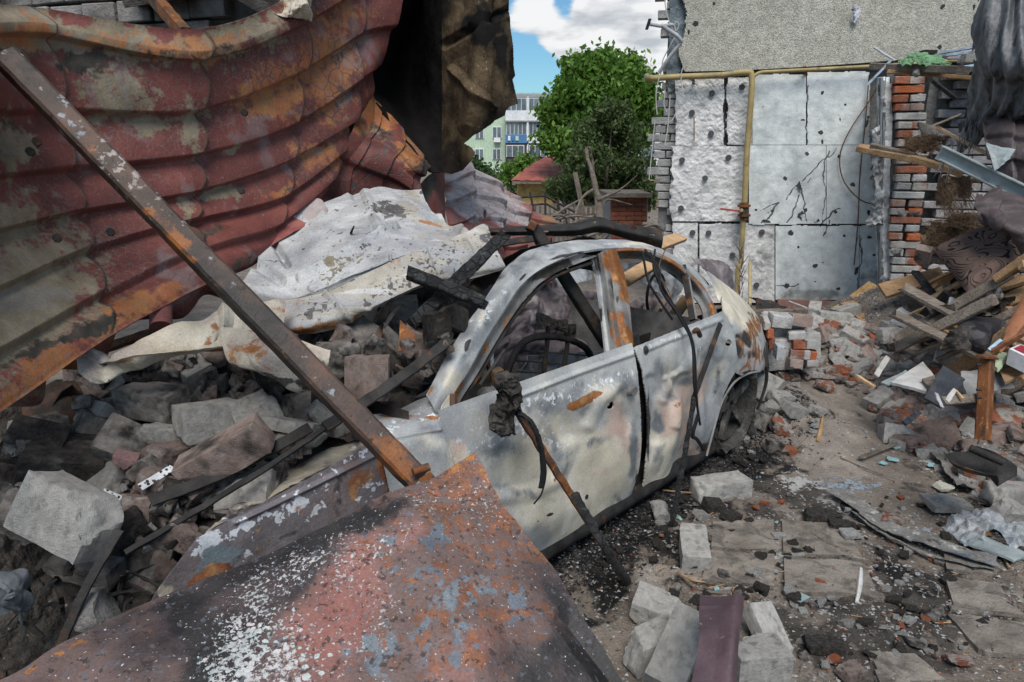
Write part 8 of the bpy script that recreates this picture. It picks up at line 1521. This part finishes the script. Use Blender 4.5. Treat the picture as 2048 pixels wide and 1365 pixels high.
 M_lea = mat('tan_board', [(.32, .13, .065), (.38, .165, .085), 4], rough=.6, bump=(40, .3))
 poly('tan_board', [(2052, 576, 3.95), (2056, 640, 3.85), (1998, 705, 3.85), (2018, 640, 3.95)], M_lea, .012, 'tan brown furniture board standing at the right edge', 'board', wr=.02)
 bd('tan_edge', (1985, 702, 3.8), (2070, 655, 3.6), .022, .022, M_lea, 'tan wooden edging lying below the furniture board', cat='batten')
 bd('pale_blue_strip', (1978, 700, 3.9), (2002, 680, 3.9), .018, .01, mat('pale_blue_plastic', (.3, .45, .6), rough=.5), 'short pale blue strip beside the black pillow', cat='strip')
 M_box = mat('carton_white', [(.58, .58, .6), (.66, .66, .68), 5], rough=.7, bump=(30, .2)); M_boxr = mat('carton_red', (.3, .03, .05), rough=.6)
 e = empty('red_white_carton', A(2040, 705, 3.9)); tag(e, 'white carton with a dark red top at the right edge', 'box')
 q = [A(2018, 698, 3.85), A(2040, 688, 4.0), A(2075, 700, 3.9), A(2056, 716, 3.75)]
 dn = np.array([0, 0, -.09]); Vb = [*q, *[p + dn for p in q]]
 mesh_obj('carton_body', Vb, [[0, 1, 2, 3], [4, 7, 6, 5], [0, 4, 5, 1], [1, 5, 6, 2], [2, 6, 7, 3], [3, 7, 4, 0]], M_box, e, smooth=False)
 cen = sum(q) / 4; qi = [cen + (p - cen) * .72 + np.array([0, 0, .003]) for p in q]; mesh_obj('red_label', qi, [[0, 1, 2, 3]], M_boxr, e, smooth=False)
 e = empty('rusty_post', AG(1970, 868)); tag(e, 'upright rusty square steel post in the right rubble heap', 'post')
 beam('post_body', A(1965, 880, 3.62), A(1974, 712, 3.66), .062, .062, M_rustp, e, up=(.5, -.86, 0), seg=40, rough=.001); beam('post_cap', A(1960, 713, 3.6), A(1988, 716, 3.64), .05, .012, M_rust, e)
 for y in (730, 780, 796): tube('bolt', [A(1962, y, 3.6), A(1953, y, 3.6)], .007, M_charmetal, e, sides=6)
 M_dg = mat('dark_gloss_panel', [(.012, .014, .02), (.03, .033, .042), 4], [((.12, .11, .10), dict(scale=6, thr=.6, soft=.12, op=.6)), ((.3, .3, .3), dict(scale=60, thr=.7, soft=.02))], rough=.16, bump=(40, .05), spec=.6)
 poly('dark_gloss_panel', [(1886, 731, 3.85), (1931, 759, 3.78), (1884, 815, 3.62), (1848, 795, 3.68)], M_dg, .014, 'dark glossy glass panel with a pale edge leaning in the right heap', 'panel', wr=.0)
 M_marb = mat('white_panel_scuffed', [(.40, .39, .38), (.48, .47, .46), 3], [([(.26, .25, .18), (.42, .36, .3), 8], dict(scale=5, thr=.56, soft=.14))], rough=.6, bump=(30, .2))
 poly('scuffed_board', [(1782, 764, 4.0), (1846, 722, 4.25), (1868, 752, 4.05), (1852, 782, 3.85)], M_marb, .018, 'scuffed white panel lying left of the dark glossy panel', 'panel')
 poly('grey_board', [(1762, 764, 4.1), (1812, 740, 4.3), (1815, 746, 4.25), (1778, 770, 4.05)], M_ch, .008, 'thin grey board slid under the white panel', 'board')
 poly('brown_board_piece', [(1843, 760, 3.95), (1870, 752, 3.95), (1872, 772, 3.85), (1856, 772, 3.85)], M_woodgr, .02, 'small brown board between white and dark panels', 'board')
 bd('small_strip', (1872, 787, 3.6), (1884, 815, 3.5), .02, .005, M_greyp, 'narrow grey strip leaning on the dark glossy panel', cat='strip')
 bd('small_strip', (1910, 780, 3.65), (1893, 803, 3.6), .025, .01, M_marb, 'short white strip leaning against the dark glossy panel', cat='strip')
 bd('wood_strip', (1912, 782, 3.65), (1926, 798, 3.6), .012, .012, M_woodbr, 'light wood strip right of the dark glossy panel', cat='strip')
 bd('white_lath', (1752, 752, 4.35), (1775, 715, 4.5), .035, .012, M_marb, 'white lath standing in the middle of the ridge', cat='lath')
 bd('yellow_stick', (1713, 752, 4.5), (1748, 775, 4.35), .025, .02, M_woodbr, 'yellow wooden stick at the path head', cat='stick')
 bd('black_plastic_strip', (1808, 848, 3.5), (1838, 824, 3.6), .03, .012, M_dg, 'small black glossy strip in the bricks at the path edge', cat='strip')
 poly('green_white_slab', [(1985, 728, 3.9), (2000, 702, 4.0), (2014, 706, 3.95), (1994, 736, 3.85)], mat('pale_green_foam', (.42, .5, .33), rough=.9, bump=(60, .6)), .03, 'pale green striped piece right of the post top', 'foam piece')
 poly('grey_backing_sheet', [(1920, 745, 4.0), (1985, 735, 4.1), (2030, 775, 3.9), (1935, 790, 3.8)], mat('grey_cardboard', [(.2, .195, .19), (.26, .255, .25), 5], rough=.9), .006, 'grey cardboard sheet behind the rusty post', 'sheet', wr=.05)
 poly('brown_panel_slope', [(1990, 720, 4.1), (2060, 690, 4.1), (2050, 745, 3.9), (2010, 765, 3.8)], M_wood, .015, 'brown board leaning behind the pale green piece', 'board')
 bd('grey_skirting', (1885, 803, 3.6), (1962, 796, 3.7), .05, .02, M_woodgr, 'grey brown lath lying left of the post foot', cat='lath')
 g = [[A(*p) for p in r] for r in [[(1888, 905, 3.05), (1930, 890, 3.15), (1952, 892, 3.15)], [(1905, 925, 3.0), (1945, 915, 3.1), (1990, 905, 3.1)], [(1965, 945, 2.95), (1995, 930, 3.0), (2030, 930, 3.05)], [(1995, 950, 2.9), (2020, 955, 2.95), (2034, 950, 3.0)]]]
 o = sheet('black_gutter', g, (40, 50), M_charmetal, disp=lambda U, V, P, x, y: -.06 * np.sin(np.pi * U / 2) + .0 * x, thick=.004); tag(o, 'curved black gutter piece lying right of the orange faced brick', 'gutter')
 o = tube('gutter_rim', [A(1940, 896, 3.05), A(1975, 912, 3.02), A(2006, 925, 3.0)], .018, M_charmetal, sides=8); tag(o, 'dark rounded pipe along the edge of the black gutter', 'pipe')
 def gstrip(name, pts, w, m, lab, cat, th=.004, wr=.03, lift=.03, **kw):
  P_ = [AG(x, y) + np.array([0, 0, lift]) for x, y in pts]; rows = []
  for i, p in enumerate(P_):
   t = (P_[min(i + 1, len(P_) - 1)] - P_[max(i - 1, 0)]); s = np.cross(t, [0, 0, 1.]); s /= np.linalg.norm(s); rows.append([p - s * w / 2, p + s * w / 2 + np.array([0, 0, .01])])
  o = sheet(name, rows, (20 * len(pts), 14), m, thick=th, wr=wr, wrs=8, toward=(0, 0, 9), **kw); return tag(o, lab, cat)
 M_felt = mat('grey_mortar_felt', [(.16, .155, .145), (.26, .25, .24), 9], [((.4, .4, .38), dict(scale=22, thr=.62, soft=.04)), ((.06, .055, .05), dict(scale=12, thr=.62, soft=.05)), ((.09, .12, .16), dict(scale=5, thr=.62, soft=.05))], rough=.95, bump=(50, 1.4), rnd=False)
 gstrip('corner_bead', [(1660, 990), (1705, 1015), (1745, 1045), (1790, 1070), (1860, 1095), (1930, 1118), (2000, 1142)], .12, M_felt, 'long strip of mortar coated mesh lying diagonally on the yard', 'mesh strip', ragged=.12)
 gstrip('corner_bead_edge', [(1700, 1030), (1760, 1070), (1840, 1110), (1920, 1135), (1990, 1150)], .035, M_felt, 'thin perforated edging along the mortar coated mesh', 'edging', ragged=.2, lift=.02)
 gstrip('grey_felt_strip', [(1812, 900), (1850, 905), (1880, 920), (1905, 950), (1935, 985)], .11, mat('roofing_felt', [(.12, .115, .105), (.19, .18, .17), 8], [((.4, .4, .38), dict(scale=30, thr=.67, soft=.03))], rough=.95, bump=(50, 1)), 'grey strip of roofing felt bending through the right debris', 'felt strip', wr=.06)
 gstrip('long_twig', [(1720, 925), (1800, 890), (1858, 855)], .03, M_woodgr, 'grey flat lath lying along the path edge', 'lath', th=.012, wr=.0)
 M_pf = mat('clear_film', [(.34, .38, .42), (.44, .47, .5), 4], [((.6, .62, .65), dict(scale=7, stretch=(1, 3, 1), thr=.58, soft=.05))], rough=.25, bump=(25, .5), rnd=False, spec=.6)
 M_pf.node_tree.nodes['Principled BSDF'].inputs['Alpha'].default_value = .38
 g = [[AG(x, y) + np.array([0, 0, z]) for x, y, z in r] for r in [[(1880, 1060, .03), (1940, 1035, .06), (2000, 1035, .05), (2060, 1040, .04)], [(1900, 1080, .04), (1960, 1060, .1), (2010, 1070, .06), (2070, 1070, .06)], [(1930, 1110, .02), (1980, 1095, .06), (2020, 1110, .04), (2080, 1110, .03)]]]
 o = sheet('clear_plastic_film', g, (80, 100), M_pf, wr=.14, wrs=9, toward=(0, 0, 9), thick=.001, keep=torn(15, .25, 7)); tag(o, 'crumpled clear plastic film on the ground at the right edge', 'plastic film')
 gstrip('grey_board_piece', [(1925, 1085), (1970, 1100), (2040, 1130)], .14, M_ch, 'pale blue grey board under the clear plastic film', 'board', th=.01, wr=.02)
 def twig(pts, r, m, lab, nm='twig', lift=.012):
  o = tube(nm, [AG(x, y) + np.array([0, 0, lift]) for x, y in pts], r, m, sides=6, smooth_n=16, jit=.001); tag(o, lab, nm.replace('_', ' '))
 twig([(1618, 1066), (1650, 1090), (1690, 1108), (1722, 1118)], [.004, .010, .012, .006], M_woodgr, 'dark pointed stick lying across the paving slabs', 'stick')
 twig([(1712, 1210), (1718, 1180), (1721, 1143)], [.006, .010, .009], mat('whitened_wood', [(.45, .44, .43), (.56, .55, .54), 20], rough=.9), 'short whitened stick pointing up the yard', 'stick')
 twig([(1325, 985), (1400, 992), (1470, 998)], [.004, .006, .004], M_wood, 'long thin twig lying in front of the sill block')
 twig([(1430, 1012), (1470, 1000), (1492, 985)], [.008, .006, .004], M_woodgr, 'forked brown twig right of the sill block')
 twig([(1355, 1150), (1400, 1185), (1460, 1192)], [.006, .006, .004], M_woodgr, 'bent brown twig below the standing pale block')
 twig([(1350, 1148), (1385, 1165), (1410, 1170)], [.005, .006, .003], M_wood, 'orange brown twig beside the bent one')
 twig([(1600, 1128), (1625, 1110), (1627, 1095)], [.002, .003, .002], M_woodgr, 'thin curved wire lying on the paving')
 twig([(1680, 920), (1740, 945), (1790, 962)], [.003, .004, .003], M_woodgr, 'straight thin rod lying across the path')
 twig([(1634, 888), (1640, 865), (1645, 838)], [.012, .014, .006], M_wood, 'broken light wood splinter standing on the path')
 twig([(1985, 1090), (2005, 1120), (2018, 1142)], [.006, .006, .004], M_wood, 'brown stick lying across the film edge', 'stick')
 twig([(1950, 1075), (2000, 1085), (2050, 1115)], [.008, .012, .009], M_woodgr, 'grey curved stick over the plastic film', 'stick')
 M_teal = mat('teal_paint_chip', [(.22, .42, .44), (.32, .5, .52), 12], rough=.8)
 for (x, y, w, m, lab) in [(1790, 894, 18, M_teal, 'teal paint chip nearest the felt strip'), (1835, 893, 14, M_teal, 'teal chip right of the first one'), (1785, 918, 22, M_teal, 'teal edged stone below the first chip'), (1765, 926, 18, M_teal, 'flat pale teal chip on the path edge'), (1862, 930, 18, M_teal, 'teal chip under the felt strip'), (1868, 845, 36, M_teal, 'teal crumpled paper among the bricks'), (2003, 1258, 12, mat('green_scrap', (.1, .4, .2), rough=.6), 'small green scrap at the bottom right'), (2022, 960, 30, mat('red_dotted', [(.35, .06, .09), (.42, .1, .12), 20], rough=.6), 'red dotted ball half hidden at the right edge'), (1960, 1062, 44, M_osb, 'orange brown fibre crumb on the plastic film'), (1887, 972, 40, mat('old_booklet', [(.5, .45, .28), (.4, .42, .44), 8], rough=.7), 'yellowish booklet lying open in the right debris'), (1668, 615, 12, mat('yellow_sponge', (.5, .38, .12), rough=.9), 'yellow sponge bit on the wall fragment'), (1574, 618, 22, mat('lilac_rag', [(.3, .25, .38), (.5, .5, .55), 30], rough=.9), 'lilac knitted rag behind the car boot')]:
  G('shard', x, y, w, m, x * .1, lab, scl=(1, 1, .8), name='coloured_bit', cat='scrap', v=int(x) % 4, tilt=(.1, .1))
 o = slab_px('glass_piece', [AG(x, y) + np.array([0, 0, .02]) for x, y in ((1580, 1205), (1600, 1194), (1620, 1203), (1600, 1213))], mat('greenish_glass', (.2, .28, .28), rough=.1, spec=.8, bump=(30, .05)), .004, n=8); tag(o, 'flat greenish glass piece near the pale bottom blocks', 'glass')
 rs2 = random.Random(77)
 WHERE = {(1900, 770): ' around the dark glossy panel', (1960, 850): ' at the foot of the rusty post', (1850, 720): ' behind the white board', (1700, 690): ' on the ridge by the wall', (1840, 860): ' above the path bend', (1650, 665): ' near the wall fragment', (1860, 830): ' above the path edge', (1900, 900): ' below the rusty post', (1760, 760): ' at the head of the path', (1640, 740): ' before the wall fragment', (1960, 800): ' around the rusty post', (1700, 700): ' on the ridge', (1860, 760): ' by the dark glossy panel', (1980, 930): ' by the black gutter', (1560, 1080): ' among the paving slabs', (1700, 1180): ' round the whitened stick', (1500, 1180): ' near the plum flashing', (1800, 1050): ' by the mesh strip', (1380, 1050): ' beside the burnt sill', (1680, 1300): ' along the bottom edge', (1900, 1200): ' in the lower right corner', (1780, 860): ' on the path edge', (1880, 1000): ' by the flat slab piece', (1545, 745): ' behind the wheel', (1850, 870): ' below the glossy panel'}
 def scatter(n, regs, mats, sizes, kinds, nm, lab, cat, grp, lift=.15):
  for i in range(n):
   cx, cy, rx, ry, a = regs[i % len(regs)]
   r = math.sqrt(rs2.random()); t = rs2.uniform(0, 6.283); dx, dy = r * rx * math.cos(t), r * ry * math.sin(t)
   x = cx + dx * math.cos(R(a)) - dy * math.sin(R(a)); y = cy + dx * math.sin(R(a)) + dy * math.cos(R(a))
   p = AG(x, y); s = rs2.uniform(*sizes) * (rs2.random() ** .5 * .6 + .5); p[2] += s * lift
   lump(nm, rs2.choice(kinds), rs2.choice(mats), s, p, (rs2.uniform(-.5, .5), rs2.uniform(-.5, .5), rs2.uniform(0, 6)), variant=rs2.randrange(4), label=lab + WHERE.get(regs[i % len(regs)][:2], ''), cat=cat, group=grp)
 heap = [(1860, 830, 120, 60, 10), (1900, 900, 130, 50, 10), (1760, 760, 90, 34, 12), (1640, 740, 120, 24, 0), (1960, 800, 90, 90, 0), (1700, 700, 110, 40, 20), (1860, 760, 150, 50, 0), (1980, 930, 80, 70, 0)]
 scatter(230, heap, [M_mortar, M_block, M_blockpink, M_block], (.035, .15), ['stone', 'shard', 'half', 'small'], 'mortar_fragment', 'grey masonry fragment in the right heap', 'fragment', 'grey fragments in the right heap')
 scatter(110, [(1900, 770, 110, 50, 10), (1960, 850, 80, 60, 0), (1850, 720, 90, 40, 15), (1700, 690, 90, 30, 15), (1840, 860, 70, 40, 20), (1650, 665, 60, 16, 0)], [M_block, M_blockpink, M_mortar, M_block, M_brick, M_blockp], (.12, .25), ['block', 'half', 'brick', 'brickbit'], 'loose_brick', 'dusty brick or block half buried', 'brick', 'half buried bricks in the right heap', lift=.12)
 scatter(70, [(2200, 860, 140, 110, 0), (2160, 1000, 100, 90, 0), (2150, 740, 110, 60, 0), (2300, 950, 120, 120, 0)], [M_block, M_blockpink, M_mortar, M_brick], (.08, .24), ['block', 'half', 'brickbit', 'stone'], 'outer_brick', 'dusty brick or block at the outer right of the heap', 'brick', 'bricks at the outer right of the heap', lift=.12)
 scatter(90, heap, [M_brick, M_brick, M_brickclean], (.03, .12), ['brickbit', 'small', 'brickbit'], 'brick_fragment', 'red brick fragment in the right heap', 'fragment', 'brick fragments in the right heap')
 scatter(90, heap + [(1780, 860, 60, 60, 20), (1880, 1000, 90, 50, 0), (1545, 745, 60, 14, 0), (1850, 870, 80, 40, 0)], [M_foambit], (.015, .05), ['small', 'chip'], 'foam_crumb', 'white foam crumb on the debris', 'foam crumb', 'white foam crumbs on the debris')
 scatter(60, [(1560, 810, 60, 36, 0), (1590, 850, 50, 30, 0), (1500, 850, 30, 60, 0), (1550, 770, 50, 20, 0)], [M_block, M_mortar, M_blocks], (.02, .07), ['stone', 'shard', 'small'], 'mortar_fragment', 'small grey fragment between the rear wheel and the path', 'fragment', 'grey fragments behind the rear wheel')
 yard = [(1560, 1080, 200, 90, 0), (1700, 1180, 250, 90, 0), (1500, 1180, 180, 60, 0), (1800, 1050, 180, 70, 10), (1380, 1050, 90, 60, -30), (1680, 1300, 250, 60, 0), (1900, 1200, 130, 110, 0)]
 scatter(210, yard, [M_mortar, M_dark, M_dark, M_blocks, M_block], (.012, .06), ['small', 'chip', 'chip'], 'yard_fragment', 'small stone fragment on the yard', 'fragment', 'small fragments strewn over the yard')
 scatter(36, yard, [M_brickclean, M_brick], (.012, .035), ['small', 'chip'], 'brick_chip', 'small orange red brick chip on the yard', 'brick chip', 'brick chips strewn over the yard')
 scatter(50, [(1450, 890, 70, 30, -20), (1400, 980, 100, 26, -35), (1290, 1090, 100, 40, -38), (1480, 930, 60, 20, 0), (1230, 1130, 60, 30, -38)], [M_dark, M_charmetal], (.015, .06), ['small', 'chip', 'shard'], 'cinder', 'black cinder lying along the burnt sill', 'cinder', 'cinders under the car side')
 for i in range(70):
  x = rs2.uniform(1250, 2040); y = rs2.uniform(1000, 1350); a = rs2.uniform(0, 6.28); l = rs2.uniform(10, 38)
  if x < 1400 and y > 1150: continue
  o = tube('straw', [AG(x, y) + np.array([0, 0, .008]), AG(x + l * math.cos(a), y + l * .5 * math.sin(a)) + np.array([0, 0, .012])], [.002, .003], rs2.choice([M_woodgr, M_wood, M_woodgr]), sides=4)
  tag(o, 'short thin splinter or straw lying on the yard', 'splinter', 'splinters strewn over the yard')
 scatter(90, yard, [M_blockp, M_foambit, M_teal, M_mortar], (.006, .026), ['chip', 'small'], 'pale_chip', 'tiny pale plaster or glass chip on the yard', 'chip', 'pale chips strewn over the yard')
 def grit(name, n, fn, mats_, smin, smax, lab):
  rg = np.random.RandomState(len(name)); VV, FF = [], []; base = np.array([[1, 0, 0], [-.6, .8, 0], [-.5, -.8, 0], [0, 0, .8], [.1, .1, -.5]]); fc = [[0, 1, 3], [1, 2, 3], [2, 0, 3], [1, 0, 4], [2, 1, 4], [0, 2, 4]]
  pts = fn(rg, n); zz = gzn(pts[:, 0], pts[:, 1])
  for i, (x, y) in enumerate(pts):
   s = rg.uniform(smin, smax); a = rg.uniform(0, 6.3); c_, s_ = math.cos(a), math.sin(a); b = base * (s * rg.uniform(.6, 1.3), s * rg.uniform(.5, 1.1), s * rg.uniform(.4, .9))
   b = b @ np.array([[c_, s_, 0], [-s_, c_, 0], [0, 0, 1]]); VV.append(b + [x, y, zz[i] + s * .2]); FF += [[5 * i + q for q in f] for f in fc]
  o = mesh_obj(name, np.concatenate(VV), FF, mats_, smooth=False); tag(o, kind='stuff'); o['label'] = lab
 def region(rg, n):
  x = rg.uniform(.2, 4.2, n * 4); y = rg.uniform(1.5, 6.3, n * 4); e = np.interp(y, *PATHX); w = .16 + .84 * _ss(x, e - .15, e + .4) + .3 * (y < 3.0); w = np.where((x < e) & (y > 3.3), .05, w)
  k = rg.random(n * 4) < w * .6; return np.stack([x[k], y[k]], 1)[:n]
 M_grit = leaf_mat('grit_mixed', (.10, .09, .08), (.28, .27, .26), (.55, .54, .53)); M_gritr = leaf_mat('grit_red', (.2, .06, .03), (.32, .11, .06), (.4, .2, .12)); M_gritk = leaf_mat('grit_black', (.008, .008, .008), (.03, .03, .03), (.1, .1, .1))
 grit('gravel', 34000, region, M_grit, .003, .012, 'fine gravel and plaster crumbs over the yard')
 grit('brick_gravel', 2600, region, M_gritr, .003, .012, 'fine red brick crumbs over the yard')
 def burnt(rg, n):
  s = rg.uniform(-1.1, 1.9, n); o = -np.abs(rg.normal(size=n)) * .15 + .1; p = CB[None] + CS[None] * s[:, None] + CI[None] * o[:, None]; return p[:, :2]
 grit('cinder_gravel', 7000, burnt, M_gritk, .003, .012, 'black cinders and ash along the car side')
 t = beam('bamboo_cane', A(1500, 618, 6.4), A(1500, 525, 6.6), .028, .028, M_gas, rough=.002); tag(t, 'short yellow cane standing before the gas pipe foot', 'cane')
 for i in range(26):
  a = rs2.uniform(-1.2, 1.2); x = 1482 + rs2.uniform(-4, 4); y = rs2.uniform(500, 600)
  o = tube('dry_twig', [A(x, y, 6.9), A(x + 12 * math.sin(a), y - 14, 6.85), A(x + 24 * math.sin(a), y - 26, 6.85)], [.005, .003, .001], M_woodgr, sides=4); tag(o, 'dry climbing twig on the foot of the gas pipe', 'twig', 'dry twigs round the gas pipe foot')
 o = poly('dark_corrugated_scrap', [(1500, 590, 6.3), (1545, 600, 6.4), (1600, 622, 6.3), (1520, 632, 6.0)], M_charmetal, .004, 'dark bent sheet scrap at the foot of the wall', 'metal sheet', wr=.12)
 bd('grey_plinth_beam', (1495, 628, 6.0), (1620, 622, 6.3), .08, .06, M_woodgr, 'grey beam lying along the wall foot behind the car', cat='beam', up=(0, 0, 1))
 bd('white_thin_strip', (1578, 603, 6.2), (1614, 617, 6.0), .02, .01, M_marb, 'thin white strip sticking out over the ridge', cat='strip')
M_rustp = mat('rusty_post_steel', [(.15, .055, .02), (.24, .09, .03), 5], [((.07, .035, .02), dict(scale=7, stretch=(3, 3, .3), thr=.58, soft=.08)), ((.33, .15, .06), dict(scale=26, stretch=(2, 2, .3), thr=.62, soft=.05))], rough=.65, bump=(90, .2), rnd=False)
_right()
